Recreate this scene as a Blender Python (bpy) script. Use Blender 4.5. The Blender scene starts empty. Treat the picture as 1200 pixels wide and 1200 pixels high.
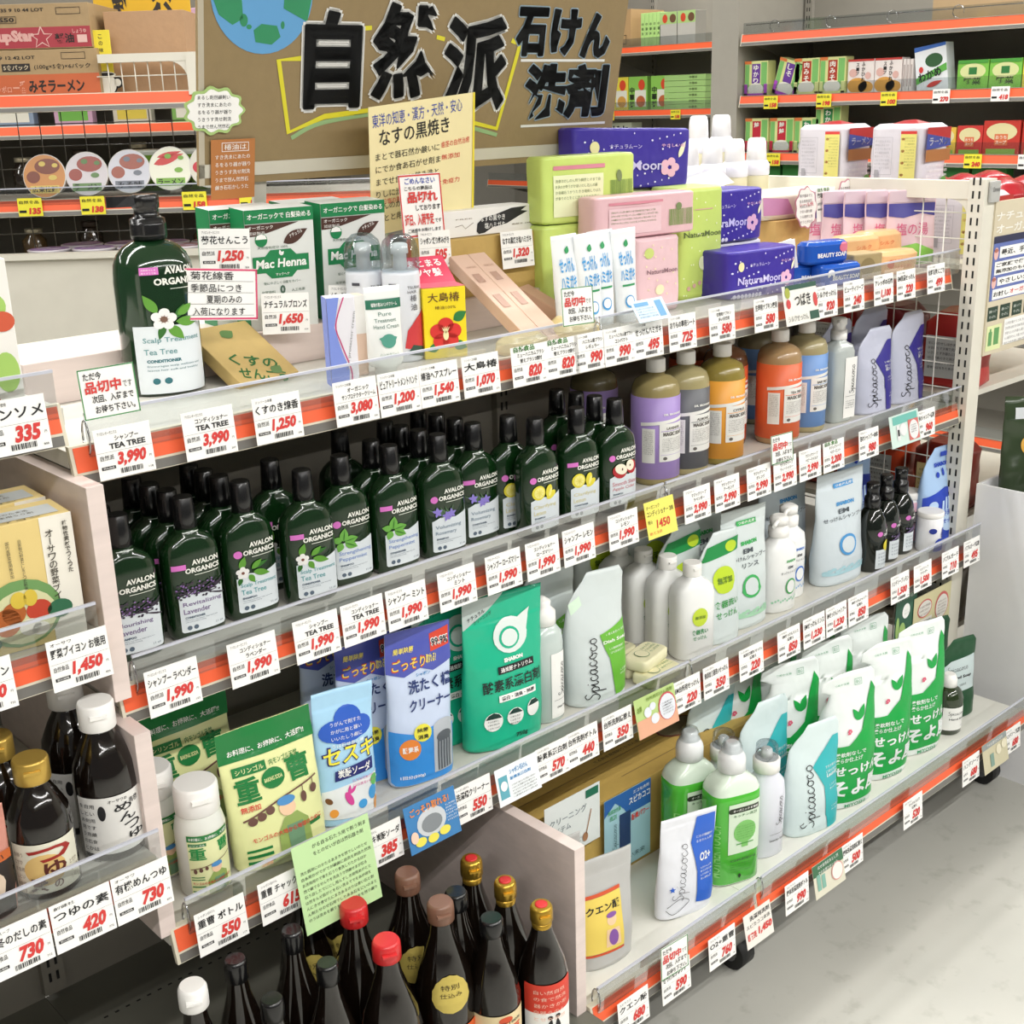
import bpy, bmesh, math, random
from mathutils import Matrix, Vector
from math import sin, cos, pi, radians
random.seed(7)
C = bpy.context.scene.collection
SC = bpy.context.scene
# ------------------------------------------------------------------ camera
cam = bpy.data.cameras.new('camera'); camo = bpy.data.objects.new('camera', cam); C.objects.link(camo)
cam.sensor_fit = 'HORIZONTAL'; cam.sensor_width = 36.0; cam.lens = 1467.3 / 1200 * 36
cam.clip_start = 0.02; cam.clip_end = 60
R = ((0.73573, 0.229525, -0.637196), (-0.676677, 0.209608, -0.705813), (-0.02844, 0.950465, 0.309529))
mw = Matrix(R).to_4x4(); mw.translation = Vector((-0.50813, -1.21428, 0.59623)); camo.matrix_world = mw
SC.camera = camo
# ------------------------------------------------------------------ world, view and the shop's ceiling lamps
W = bpy.data.worlds.new('world'); SC.world = W; W.use_nodes = True
W.node_tree.nodes['Background'].inputs[0].default_value = (1.0, 0.995, 0.98, 1)
W.node_tree.nodes['Background'].inputs[1].default_value = 0.10
SC.view_settings.view_transform = 'Standard'; SC.view_settings.look = 'None'
SC.view_settings.gamma = 1; SC.view_settings.use_curve_mapping = False
SC.view_settings.exposure = 0.48
FLOOR = -0.803; CEIL = 1.95
def strip(x, y, rot=0, e=11):
    l = bpy.data.lights.new('strip_lamp', 'AREA'); l.shape = 'RECTANGLE'; l.size = 1.24; l.size_y = 0.035
    l.energy = e; l.color = (1.0, 0.985, 0.96)
    o = bpy.data.objects.new('strip_lamp', l); C.objects.link(o); o.location = (x, y, CEIL - 0.07); o.rotation_euler = (0, 0, rot)
for lx in range(-2, 5):
    for ly, le in ((-4.3, 15), (-2.1, 21), (0.48, 8), (0.61, 8), (2.9, 14)):
        strip(lx * 1.28 + 0.3, ly, 0, le)
# ------------------------------------------------------------------ materials
def lin(h):
    h = h.lstrip('#'); c = [int(h[i:i+2], 16) / 255 for i in (0, 2, 4)]
    return tuple(v / 12.92 if v <= .04045 else ((v + .055) / 1.055) ** 2.4 for v in c) + (1,)
_M = {}
def mat(col, rough=.45, metal=0., kind='', coat=0., em=0., nm=None):
    k = (col, rough, metal, kind, coat, em)
    if k in _M: return _M[k]
    m = bpy.data.materials.new(nm or ('m_' + (kind or 'plain') + '_' + col.strip('#'))); m.use_nodes = True
    nt = m.node_tree; N = nt.nodes; L = nt.links; b = N['Principled BSDF']; c = lin(col)
    b.inputs['Roughness'].default_value = rough; b.inputs['Metallic'].default_value = metal
    if coat: b.inputs['Coat Weight'].default_value = coat; b.inputs['Coat Roughness'].default_value = .08
    if em: b.inputs['Emission Color'].default_value = c; b.inputs['Emission Strength'].default_value = em
    if kind == 'clear':
        b.inputs['Base Color'].default_value = c
        tr = N.new('ShaderNodeBsdfTransparent'); tr.inputs[0].default_value = c
        gl = N.new('ShaderNodeBsdfGlossy'); gl.inputs['Roughness'].default_value = rough
        lw = N.new('ShaderNodeLayerWeight'); lw.inputs[0].default_value = .35
        mm = N.new('ShaderNodeMath'); mm.operation = 'MULTIPLY_ADD'; mm.inputs[1].default_value = .32; mm.inputs[2].default_value = .06
        mx = N.new('ShaderNodeMixShader'); L.new(lw.outputs['Fresnel'], mm.inputs[0]); L.new(mm.outputs[0], mx.inputs[0])
        L.new(tr.outputs[0], mx.inputs[1]); L.new(gl.outputs[0], mx.inputs[2]); L.new(mx.outputs[0], N['Material Output'].inputs[0])
    elif kind == 'frost':
        b.inputs['Base Color'].default_value = c
        b.inputs['Alpha'].default_value = .55
    else:
        tc = N.new('ShaderNodeTexCoord'); no = N.new('ShaderNodeTexNoise'); mp = N.new('ShaderNodeMapping')
        L.new(tc.outputs['Object'], mp.inputs[0]); L.new(mp.outputs[0], no.inputs[0])
        mix = N.new('ShaderNodeMix'); mix.data_type = 'RGBA'
        sc, d, bump = {'wood': (14, .16, .02), 'kraft': (60, .07, .08), 'concrete': (3.0, .22, .05), 'paint': (20, .05, 0), 'foil': (14, .06, .5), 'film': (22, .03, .35)}.get(kind, (25, .035, 0))
        if kind == 'wood': mp.inputs['Scale'].default_value = (.35, 2.2, 5.0)
        no.inputs['Scale'].default_value = sc; no.inputs['Detail'].default_value = 5 if kind in ('wood', 'concrete') else 2
        lo = tuple(v * (1 - d) for v in c[:3]) + (1,); hi = tuple(min(1, v * (1 + d)) for v in c[:3]) + (1,)
        mix.inputs[6].default_value = lo; mix.inputs[7].default_value = hi
        L.new(no.outputs[0], mix.inputs[0]); out = mix.outputs[2]
        if kind == 'concrete':
            n2 = N.new('ShaderNodeTexNoise'); n2.inputs['Scale'].default_value = 28; n2.inputs['Detail'].default_value = 6
            L.new(tc.outputs['Object'], n2.inputs[0]); rp = N.new('ShaderNodeValToRGB'); L.new(n2.outputs[0], rp.inputs[0])
            rp.color_ramp.elements[0].position = .28; rp.color_ramp.elements[0].color = (.45, .44, .40, 1)
            rp.color_ramp.elements[1].position = .42; rp.color_ramp.elements[1].color = (1, 1, 1, 1)
            m2 = N.new('ShaderNodeMix'); m2.data_type = 'RGBA'; m2.blend_type = 'MULTIPLY'; m2.inputs[0].default_value = .28
            L.new(out, m2.inputs[6]); L.new(rp.outputs[0], m2.inputs[7]); out = m2.outputs[2]
        L.new(out, b.inputs['Base Color'])
        if bump:
            bp = N.new('ShaderNodeBump'); bp.inputs['Strength'].default_value = bump; bp.inputs['Distance'].default_value = .01
            L.new(no.outputs[0], bp.inputs['Height']); L.new(bp.outputs[0], b.inputs['Normal'])
    _M[k] = m; return m
WHITE = mat('#f4f2ee', .4); PAPER = mat('#f5f4f0', .6); BLACK = mat('#1c1c1e', .5); RED = mat('#d23a36', .5); GREY = mat('#8c8c8c', .5)
DGREEN = mat('#0d2a10', .12, coat=.6); CAPBLK = mat('#101011', .25, coat=.3); ORANGE = mat('#ee6238', .45)
CREAM = mat('#dcd8ca', .4, kind='paint'); STEEL = mat('#cfccc2', .4, kind='paint'); DARKPANEL = mat('#4b4842', .5, kind='paint')
WOOD = mat('#dfcfc8', .4, kind='wood'); KRAFT = mat('#c2a56c', .75, kind='kraft'); KRAFT2 = mat('#b08f68', .75, kind='kraft')
CLEAR = mat('#eef1f2', .06, kind='clear'); FILM = mat('#f2f4f4', .12, kind='clear'); GREEN = mat('#1f8a45', .4); CHROME = mat('#b9bbbd', .2, 1.0)
# ------------------------------------------------------------------ mesh helpers
class MB:
    def __init__(s): s.v = []; s.f = []; s.sm = []
    def add(s, vs, fs, smooth=False):
        o = len(s.v); s.v += [tuple(v) for v in vs]; s.f += [tuple(i + o for i in f) for f in fs]; s.sm += [smooth] * len(fs); return s
    def box(s, x0, y0, z0, x1, y1, z1, M=None):
        vs = [(x, y, z) for z in (z0, z1) for y in (y0, y1) for x in (x0, x1)]
        if M: vs = [M @ Vector(v) for v in vs]
        return s.add(vs, [(0, 2, 3, 1), (4, 5, 7, 6), (0, 1, 5, 4), (2, 6, 7, 3), (0, 4, 6, 2), (1, 3, 7, 5)])
    def rings(s, rs, smooth=True, cap=True):
        n = len(rs[0]); vs = [p for r in rs for p in r]; fs = []
        for i in range(len(rs) - 1):
            for j in range(n):
                k = (j + 1) % n; fs.append((i*n+j, i*n+k, (i+1)*n+k, (i+1)*n+j))
        s.add(vs, fs, smooth)
        if cap:
            o = len(s.v) - len(vs); s.f.append(tuple(o + j for j in range(n))[::-1]); s.f.append(tuple(o + (len(rs)-1)*n + j for j in range(n))); s.sm += [False, False]
        return s
    def cyl(s, cx, cy, z0, z1, r0, r1=None, n=20, smooth=True):
        r1 = r0 if r1 is None else r1
        return s.rings([[(cx + r*cos(2*pi*j/n), cy + r*sin(2*pi*j/n), z) for j in range(n)] for z, r in ((z0, r0), (z1, r1))], smooth)
    def lathe(s, prof, cx=0, cy=0, n=24):
        return s.rings([[(cx + r*cos(2*pi*j/n), cy + r*sin(2*pi*j/n), z) for j in range(n)] for z, r in prof])
    def tube(s, pts, r, n=8, closed=False):
        pts = [Vector(p) for p in pts]; rs = []
        for i, p in enumerate(pts):
            t = (pts[min(i+1, len(pts)-1)] - pts[max(i-1, 0)]).normalized()
            a = t.cross(Vector((0, 0, 1)));
            if a.length < .1: a = t.cross(Vector((1, 0, 0)))
            a.normalize(); b = t.cross(a)
            rs.append([p + a*r*cos(2*pi*j/n) + b*r*sin(2*pi*j/n) for j in range(n)])
        return s.rings(rs)
    def prism_x(s, poly, x0, x1):      # poly in (y,z)
        n = len(poly); s.add([(x0, y, z) for y, z in poly] + [(x1, y, z) for y, z in poly],
            [tuple(range(n)), tuple(range(2*n-1, n-1, -1))] + [(i, n+i, n+(i+1) % n, (i+1) % n) for i in range(n)]); return s
    def build(s, name, m, parent=None, loc=None, rot=None, bevel=0):
        me = bpy.data.meshes.new(name); me.from_pydata(s.v, [], s.f); me.polygons.foreach_set('use_smooth', s.sm)
        if bevel:
            b = bmesh.new(); b.from_mesh(me); bmesh.ops.bevel(b, geom=b.edges[:], offset=bevel, segments=2, profile=.6, affect='EDGES'); b.to_mesh(me); b.free()
        me.materials.append(m); o = bpy.data.objects.new(name, me); C.objects.link(o)
        if parent: o.parent = parent
        if loc: o.location = loc
        if rot: o.rotation_euler = rot
        return o
def thing(name, label, cat, loc=(0, 0, 0), rz=0, group=None, rx=0, ry=0):
    o = bpy.data.objects.new(name, None); C.objects.link(o); o.empty_display_size = .02
    o.location = loc; o.rotation_euler = (radians(rx), radians(ry), radians(rz)); o['label'] = label; o['category'] = cat
    if group: o['group'] = group
    return o
def tag_it(o, label, cat, group=None):
    o['label'] = label; o['category'] = cat
    if group: o['group'] = group
    return o
def struct(o, nm=None): o['kind'] = 'structure'; return o
def kids(o): return [c for c in ALLCH(o)]
def ALLCH(o): return o.children
def dup(root, label, loc, rz=0, group=None, rx=0, ry=0):
    r = root.copy(); C.objects.link(r); r.location = loc; r.rotation_euler = (radians(rx), radians(ry), radians(rz)); r['label'] = label
    if group: r['group'] = group
    for ch in list(root.children):
        c = ch.copy(); C.objects.link(c); c.parent = r
        for g in list(ch.children):
            d = g.copy(); C.objects.link(d); d.parent = c
    return r
# ---- text as flat 2D triangles
_T = {}
def text2d(s, bold=0., res=2):
    if any(ord(q) > 0x2e80 for q in s): bold = min(bold, .09) * .5
    k = (s, bold, res)
    if k not in _T:
        c = bpy.data.curves.new('t', 'FONT'); c.body = s; c.resolution_u = res; c.offset = bold
        o = bpy.data.objects.new('t', c); me = bpy.data.meshes.new_from_object(o)
        vs = [(v.co.x, v.co.y) for v in me.vertices]; fs = [tuple(p.vertices) for p in me.polygons]
        bpy.data.objects.remove(o); bpy.data.curves.remove(c); bpy.data.meshes.remove(me)
        xs = [v[0] for v in vs] or [0, 1]; ys = [v[1] for v in vs] or [0, 1]
        _T[k] = ([((x - min(xs)) / (max(xs)-min(xs)+1e-9), (y - min(ys)) / (max(ys)-min(ys)+1e-9)) for x, y in vs], fs, (max(xs)-min(xs)) / (max(ys)-min(ys)+1e-9))
    return _T[k]
def T(s, x0, z0, x1, z1, bold=.0, shear=0., rot=0., keep=False): return ('t', s, x0, z0, x1, z1, bold, shear, rot, keep)
def Rc(x0, z0, x1, z1): return ('p', [(x0, z0), (x1, z0), (x1, z1), (x0, z1)])
def El(cx, cz, rx, rz, a=0, n=18): 
    ca, sa = cos(radians(a)), sin(radians(a))
    return ('p', [(cx + rx*cos(2*pi*i/n)*ca - rz*sin(2*pi*i/n)*sa, cz + rx*cos(2*pi*i/n)*sa + rz*sin(2*pi*i/n)*ca) for i in range(n)])
def Leaf(cx, cz, L, w, a):
    ca, sa = cos(radians(a)), sin(radians(a)); n = 8
    pts = [(L*i/n, w*sin(pi*(i/n)**.8)) for i in range(n+1)] + [(L*i/n, -w*sin(pi*(i/n)**.8)) for i in range(n-1, 0, -1)]
    return ('p', [(cx + x*ca - z*sa, cz + x*sa + z*ca) for x, z in pts])
def Pg(*pts): return ('p', list(pts))
def Str(pts, w): return ('s', pts, w)
def Frame(x0, z0, x1, z1, w): return ('m', [Rc(x0, z0, x1, z0+w), Rc(x0, z1-w, x1, z1), Rc(x0, z0, x0+w, z1), Rc(x1-w, z0, x1, z1)])
def spline(pts, k=5):
    out = []
    for i in range(len(pts)-1):
        p0 = pts[max(i-1, 0)]; p1 = pts[i]; p2 = pts[i+1]; p3 = pts[min(i+2, len(pts)-1)]
        for j in range(k):
            t = j / k; out.append(tuple(.5*((2*p1[d]) + (-p0[d]+p2[d])*t + (2*p0[d]-5*p1[d]+4*p2[d]-p3[d])*t*t + (-p0[d]+3*p1[d]-3*p2[d]+p3[d])*t**3) for d in (0, 1)))
    return out + [pts[-1]]
def _cx(x): return [(x+.62, .8), (x+.42, 1.0), (x+.1, .75), (x+.08, .3), (x+.35, 0), (x+.65, .1), (x+.95, .45)]
def _ox(x): return [(x+.45, 1.0), (x+.12, .75), (x+.1, .25), (x+.42, 0), (x+.75, .3), (x+.72, .8), (x+.45, 1.0), (x+.6, .82), (x+1.05, .85)]
LET = [[(.95, 1.75), (.65, 2.0), (.25, 1.75), (.35, 1.3), (.8, .9), (.85, .35), (.45, 0), (.0, .25)], [(1.0, .35), (1.35, 1.0), (1.3, .1), (1.2, -.95)], [(1.27, .6), (1.55, 1.0), (1.9, .7), (1.8, .15), (1.5, 0), (1.3, .15)],
 [(2.0, .4), (2.3, 1.0), (2.25, .25), (2.45, 0), (2.7, .25)], [(2.36, 1.4), (2.40, 1.5)], _cx(2.75), [(4.35, .85), (4.05, 1.0), (3.75, .7), (3.75, .2), (4.0, 0), (4.3, .4), (4.42, .95), (4.38, .25), (4.6, 0), (4.85, .3)], _cx(4.85), _ox(5.85), _cx(6.9), _ox(7.9)[:-1]]
def Script(x, z, size, rot=0, w=.07):
    ca, sa = cos(radians(rot)), sin(radians(rot)); k = .84
    return ('m', [Str([(x + size*k*(a*ca - b*sa), z + size*k*(a*sa + b*ca)) for a, b in spline(L, 3)], w*size) for L in LET])
def tri2d(items):
    from mathutils.geometry import tessellate_polygon
    V = []; F = []
    for it in items:
        if it[0] == 'p':
            pts = it[1]; o = len(V); V += pts
            F += [tuple(i + o for i in t) for t in tessellate_polygon([[Vector((p[0], p[1], 0)) for p in pts]])]
        elif it[0] == 'm':
            v, f = tri2d(it[1]); o = len(V); V += v; F += [tuple(i + o for i in t) for t in f]
        elif it[0] == 't':
            _, s, x0, z0, x1, z1, bold, shear, rot, keep = it
            vs, fs, asp = text2d(s, bold); w = x1 - x0; h = z1 - z0
            if keep: w2 = min(w, h * asp); x0 += (w - w2) / 2; w = w2
            ca, sa = cos(radians(rot)), sin(radians(rot)); o = len(V)
            for a, b in vs:
                X = a*w + shear*b*h; Z = b*h; V.append((x0 + X*ca - Z*sa, z0 + X*sa + Z*ca))
            for f in fs: F.append(tuple(i + o for i in f))
        elif it[0] == 's':
            pts = it[1]; w = it[2] / 2; o = len(V)
            for i, p in enumerate(pts):
                a = pts[max(i-1, 0)]; b = pts[min(i+1, len(pts)-1)]; dx, dz = b[0]-a[0], b[1]-a[1]; l = math.hypot(dx, dz) or 1
                V.append((p[0] - dz/l*w, p[1] + dx/l*w)); V.append((p[0] + dz/l*w, p[1] - dx/l*w))
            for i in range(len(pts)-1): F.append((o+2*i, o+2*i+1, o+2*i+3, o+2*i+2))
    return V, F
def subdiv(V, F, L):
    F2 = []
    for f in F:
        for i in range(1, len(f)-1): F2.append((f[0], f[i], f[i+1]))
    F = F2
    for it in range(9):
        mid = {}; out = []; any_ = False
        def m(a, b):
            k = (min(a, b), max(a, b))
            if k not in mid: mid[k] = len(V); V.append(((V[a][0]+V[b][0])/2, (V[a][1]+V[b][1])/2))
            return mid[k]
        for a, b, c in F:
            e = [math.dist(V[a], V[b]), math.dist(V[b], V[c]), math.dist(V[c], V[a])]
            if max(e) > L:
                any_ = True; k = e.index(max(e)); a, b, c = ((a, b, c), (b, c, a), (c, a, b))[k]; q = m(a, b); out += [(a, q, c), (q, b, c)]
            else: out.append((a, b, c))
        F = out
        if not any_: break
    return V, F
class Surf:                                   # a printable face of a body
    curved = False; L = 9
    def __init__(s, fn): s.fn = fn
    def pt(s, x, z, e): return s.fn(x, z, e)
def paint(parent, name, surf, m, items, e=.0005):
    V, F = tri2d(items)
    if surf.curved: V, F = subdiv(list(V), F, surf.L * .62); e = e * 1.25 + .0002
    b = MB(); b.add([surf.pt(x, z, e) for x, z in V], F, surf.curved)
    return b.build(name, m, parent)
def flat(y=0.): return Surf(lambda x, z, e: (x, y - e, z))
class Box:
    """a carton: body mesh plus its printable faces (front -y, left -x, top)"""
    def __init__(s, root, w, d, h, m, name='carton', bevel=.0012, z0=0):
        s.w, s.d, s.h = w, d, h; s.root = root; s.body = MB().box(-w/2, -d/2, z0, w/2, d/2, z0+h).build(name, m, root, bevel=bevel)
        s.front = Surf(lambda x, z, e: (x, -d/2 - e, z0+z)); s.left = Surf(lambda x, z, e: (-w/2 - e, -x, z0+z))
        s.top = Surf(lambda x, z, e: (x, z, z0 + h + e))
class Loft(Surf):
    """lofted body; prof rows: (z, x_left, x_right, half_depth, y_centre); n = superellipse exponent"""
    curved = True
    def __init__(s, prof, n=2., wr=0., seed=0., L=.012):
        s.prof = [tuple(p) + (0,)*(5-len(p)) for p in prof]; s.n = n; s.wr = wr; s.seed = seed; s.L = L
    def at(s, z):
        P = s.prof
        if z <= P[0][0]: return P[0][1:]
        for a, b in zip(P, P[1:]):
            if z <= b[0]:
                t = (z - a[0]) / (b[0] - a[0] + 1e-9); return tuple(a[i] + (b[i]-a[i])*t for i in range(1, 5))
        return P[-1][1:]
    def w(s, x, z):
        q = s.seed; return s.wr * (sin(38*x + 5*q + 21*z) * sin(31*z + q*3) + .6*sin(71*x - 47*z + q) + .35*sin(120*z + 40*x + 2*q))
    def pt(s, x, z, e):
        xl, xr, b, y0 = s.at(z); a = max((xr - xl)/2, 1e-4); cx = (xl+xr)/2; u = (x - cx) / a
        if b > a*.45 and s.n < 3.6:
            amx = max((p[2]-p[1])/2 for p in s.prof); u = sin(max(-1.45, min(1.45, x/amx*1.22))) if s.n <= 2.3 else max(-.93, min(.93, u)); x = cx + a*u
        t = min(abs(u), .985)
        return (x, y0 - b * (1 - t**s.n) ** (1/s.n) + s.w(x, z) - e, z)
    def build(s, name, m, parent, N=44, zs=None):
        rs = []
        rows = zs or sorted(set([p[0] for p in s.prof] + ([s.prof[0][0] + (s.prof[-1][0]-s.prof[0][0])*i/22 for i in range(23)] if s.wr else [])))
        for z in rows:
            xl, xr, b, y0 = s.at(z); a = (xr-xl)/2; cx = (xl+xr)/2; r = []
            for j in range(N):
                t = 2*pi*j/N; c, q = cos(t), sin(t)
                x = cx + a*math.copysign(abs(c)**(2/s.n), c); r.append((x, y0 + b*math.copysign(abs(q)**(2/s.n), q) + s.w(x, z), z))
            rs.append(r)
        return MB().rings(rs).build(name, m, parent)
def rnd(prof_r, dx=0, dy=0): return [(z, -r, r, r) for z, r in prof_r]
# ================================================================== room
struct(MB().box(-5, -6, FLOOR-.05, 9, 9, FLOOR).build('floor', mat('#b3b2aa', .42, kind='concrete')))
struct(MB().box(-5, -6, CEIL, 9, 9, CEIL+.05).build('ceiling', mat('#bdbbb6', .7, kind='paint')))
struct(MB().box(-5, 6.4, FLOOR, 9, 6.5, CEIL).build('wall_back', mat('#a8a49a', .6, kind='paint')))
struct(MB().box(6.5, -6, FLOOR, 6.6, 6.4, CEIL).build('wall_right', mat('#a8a49a', .6, kind='paint')))
for i, ly in enumerate((-4.3, -2.1, 0.545, 2.9)):
    struct(MB().box(-3.2, ly-.10, CEIL-.055, 6.2, ly+.10, CEIL).build('trim_%d' % (i+1), mat('#efeee8', .5, kind='paint')))
# ================================================================== gondolas
def rail(par, x0, x1, zt, yf, ztag=.0, strip_m=ORANGE):
    pr = MB().prism_x([(yf+.008, zt+.001), (yf, zt+.001), (yf-.009, zt-.041), (yf-.003, zt-.041)], x0, x1).build('price_rail', mat('#d9d2bd', .45, kind='paint'), par)
    y = lambda z: yf - .009*(zt-z)/.042
    MB().prism_x([(y(zt-.001)-.001, zt-.001), (y(zt-.027)-.001, zt-.027), (y(zt-.027)+.001, zt-.027), (y(zt-.001)+.001, zt-.001)], x0+.004, x1-.004).build('orange_strip', strip_m, pr)
    MB().prism_x([(y(zt-.030)-.0008, zt-.030), (y(zt-.040)-.0008, zt-.040), (y(zt-.040)+.001, zt-.040), (y(zt-.030)+.001, zt-.030)], x0+.004, x1-.004).build('grey_strip', mat('#6f6d68', .4), pr)
def guard(par, x0, x1, zt, yf, h=.034):
    g = MB(); y = yf - .0035
    g.prism_x([(y-.0009, zt-.012), (y+.0009, zt-.012), (y+.0009, zt+h), (y-.0009, zt+h)], x0, x1)
    g.prism_x([(y-.0009, zt-.013), (y+.010, zt-.013), (y+.010, zt-.0115), (y-.0009, zt-.0115)], x0, x1)
    o = g.build('clear_guard', CLEAR, par)
    MB().prism_x([(y-.0016, zt+h-.002), (y+.0016, zt+h-.002), (y+.0016, zt+h+.001), (y-.0016, zt+h+.001)], x0, x1).build('guard_edge', mat('#c3c5d0', .25), o)
    ring = [(x0+.004, y - .001 + 0*t, 0) for t in range(2)]
    c = [(x0 + .001, y+.004 + .008*cos(t*pi/8) , zt + .007 + .019*sin(t*pi/8)) for t in range(0, 17)]
    MB().tube(c, .0012, 6).build('wire_clip', CHROME, o)
def board(par, x0, x1, z, yf, yb, m=STEEL, th=.018):
    return MB().box(x0, yf+.006, z-th, x1, yb, z).build('shelf_board', m, par)
def slots(par, x, y, z0, z1, axis='y', dx=.011, step=.025, m=None):
    b = MB(); z = z0; k = 0
    while z < z1:
        for q in (-dx/2, dx/2):
            if axis == 'y': b.box(x+q-.0018, y-.0006, z, x+q+.0018, y+.0002, z+.014)
            else: b.box(x-.0006, y+q-.0018, z, x+.0002, y+q+.0018, z+.014)
        z += step
    o = b.build('slots', mat('#191917', .8), par); o['kind'] = 'stuff'; return o
YB = .372
LV = {1: (.262, .038), 2: (-.003, 0.), 3: (-.285, -.055)}
gon = thing('gondola_shelf', 'two-bay white store gondola holding the natural soaps and shampoos', 'shelf unit', (.9, .1, FLOOR))
gon_l = thing('gondola_shelf', 'neighbouring gondola at the left edge holding soup stock and sauces', 'shelf unit', (-.5, .1, FLOOR))
def gadd(o, g):   # keep parts in world coordinates under their gondola
    o.location = o.location - g.location; return o
def in_g(fn, g):
    before = set(g.children); fn()
    for c in g.children:
        if c not in before: c.location = Vector(c.location) - Vector(g.location)
def build_main():
    g = gon
    for z, yf in LV.values():
        for x0, x1 in ((0, .9), (.9, 1.8)):
            b = board(g, x0 + .0005, x1 - .0005, z, yf, YB)
            rail(b, x0, x1, z+.005, yf)
            if x0 == 0: guard(b, .02, .9 if z < .1 else .795, z+.005, yf)
            else: guard(b, .905 if z < .1 else .80, 1.826, z+.005, yf)
    for x0, x1 in ((.526, .9), (.9, 1.8)):
        b = board(g, x0+.0005, x1-.0005, -.612, -.2, YB, mat('#e6e5dc', .35, kind='paint'), .022)
        rail(b, x0, x1, -.607, -.2); guard(b, x0+.012, x1+.02 if x1 > 1 else .9, -.607, -.2, .03)
    b = MB().box(-.012, -.3, -.634, .5255, YB, -.612).build('base_deck', mat('#6d6c62', .45, kind='paint'), g)
    h = MB(); [h.box(.03+i*.0165, .27, -.6125, .036+i*.0165, .273, -.6116) for i in range(28)]; [h.box(.03+i*.0165, .05, -.6125, .036+i*.0165, .053, -.6116) for i in range(28)]
    h.build('deck_holes', mat('#191917', .8), b)['kind'] = 'stuff'
    MB().box(.0, YB, -.634, 1.8, YB+.02, .262).build('back_panel', mat('#8b867b', .55, kind='paint'), g)
    for x in (.0, .9, 1.775):
        u = MB().box(x-.016, YB-.014, -.60, x+.016, YB-.0005, .258).build('upright', mat('#8b867b', .5, kind='paint'), g)
        slots(u, x, YB-.0145, -.58, .24)
    # far side of the gondola
    for z in (.262, -.003, -.285): board(g, 0, 1.8, z, YB+.018, .74)
    MB().box(1.3, .395, .2625, 1.8, .62, .385).build('riser_board', CREAM, g)
    # base plinth and casters
    MB().box(.03, -.15, -.70, 1.79, .70, -.635).build('base_frame', mat('#3b3a38', .5), g)
    for cx, cy in ((.95, -.13), (1.80, -.13), (.95, .60), (1.78, .60)):
        c = MB(); c.tube([(cx-.016, cy, FLOOR+.0285), (cx+.016, cy, FLOOR+.0285)], .028, 20).build('caster', mat('#161616', .5), g)
        MB().box(cx-.02, cy-.014, FLOOR+.03, cx+.02, cy+.014, -.70).build('caster_fork', mat('#8a8a86', .35, .8), c if False else g)
        MB().tube([(cx-.0175, cy, FLOOR+.0285), (cx+.0175, cy, FLOOR+.0285)], .012, 14).build('caster_hub', mat('#77777a', .4, .4), g)
    # end post and wire-mesh end frame
    p = MB().box(1.800, -.020, FLOOR+.02, 1.845, .014, .436).build('end_post', CREAM, g, bevel=.001)
    slots(p, 1.800, -.003, -.70, .43, 'x', .013)
    cp = MB().box(1.812, -.028, .392, 1.846, -.0205, .432).build('end_cap', mat('#b4b4b0', .4, kind='paint'), p, bevel=.002)
    paint(cp, 'lettering', Surf(lambda x, z, e: (1.829+x, -.0282-e, .416+z)), mat('#6d6d6d'), [T('Chomeral', -.013, -.004, .013, .005, .02)])
    MB().prism_x([(.014, .398), (.50, .398), (.50, .432), (.014, .432)], 1.803, 1.829).build('end_rail', CREAM, g)
    arc = [(.014, .398)] + [(.014+.04-.04*cos(t*pi/12), .398-.04+.04*sin(t*pi/12)) for t in range(0, 7)]
    MB().prism_x(arc, 1.805, 1.827).build('corner_gusset', CREAM, g)
    MB().box(1.803, .47, -.7, 1.829, .50, .398).build('end_post', CREAM, g)
    m = MB(); y = .016
    while y < .47: m.tube([(1.815, y, -.7), (1.815, y, .40)], .0014, 5); y += .0493
    z = .371
    while z > -.7: m.tube([(1.8165, .0, z), (1.8165, .48, z)], .0014, 5); z -= .0495
    m.build('wire_mesh', mat('#dcd9cf', .35, kind='paint'), g)['kind'] = 'stuff'
    # wood-look bay dividers
    MB().box(-.0115, -.020, -.003, .0075, YB, .238).build('side_panel', WOOD, g, bevel=.0008)
    MB().box(-.0115, -.055, -.285, .0075, YB, -.03).build('side_panel', WOOD, g, bevel=.0008)
in_g(build_main, gon)
def build_left():
    g = gon_l
    for z, yf in ((.318, .0), (.078, -.025), (-.168, -.085)):
        b = board(g, -1.0, -.0125, z, yf, YB); rail(b, -1.0, -.0175, z+.005, yf); guard(b, -1.0, -.022 if z > 0 else -.0135, z+.005, yf, .036)
    b = MB().box(-1.0, -.3, -.634, -.0125, YB, -.612).build('base_deck', mat('#6d6c62', .45, kind='paint'), g)
    h = MB(); [h.box(-.03-i*.0165, .27, -.6125, -.024-i*.0165, .273, -.6116) for i in range(28)]
    h.build('deck_holes', mat('#191917', .8), b)['kind'] = 'stuff'
    MB().box(-1.0, YB, -.634, -.0125, YB+.02, .318).build('back_panel', mat('#8b867b', .55, kind='paint'), g)
    MB().box(-1.0, -.1, FLOOR, -.013, .70, -.635).build('base_frame', mat('#3b3a38', .5), g)
in_g(build_left, gon_l)
MB().box(-1.0, -.2, FLOOR, -.001, -.18, -.635).build('kick_plate', mat('#6d6c62', .5, kind='paint'), gon_l, loc=-Vector(gon_l.location))
tag_it(MB().box(.5055, -.195, -.612, .5245, .365, -.345).build('divider_board', WOOD, bevel=.0008), 'pinkish wood-grain divider board standing between soy sauce bottles and cleaning goods', 'divider')
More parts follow.
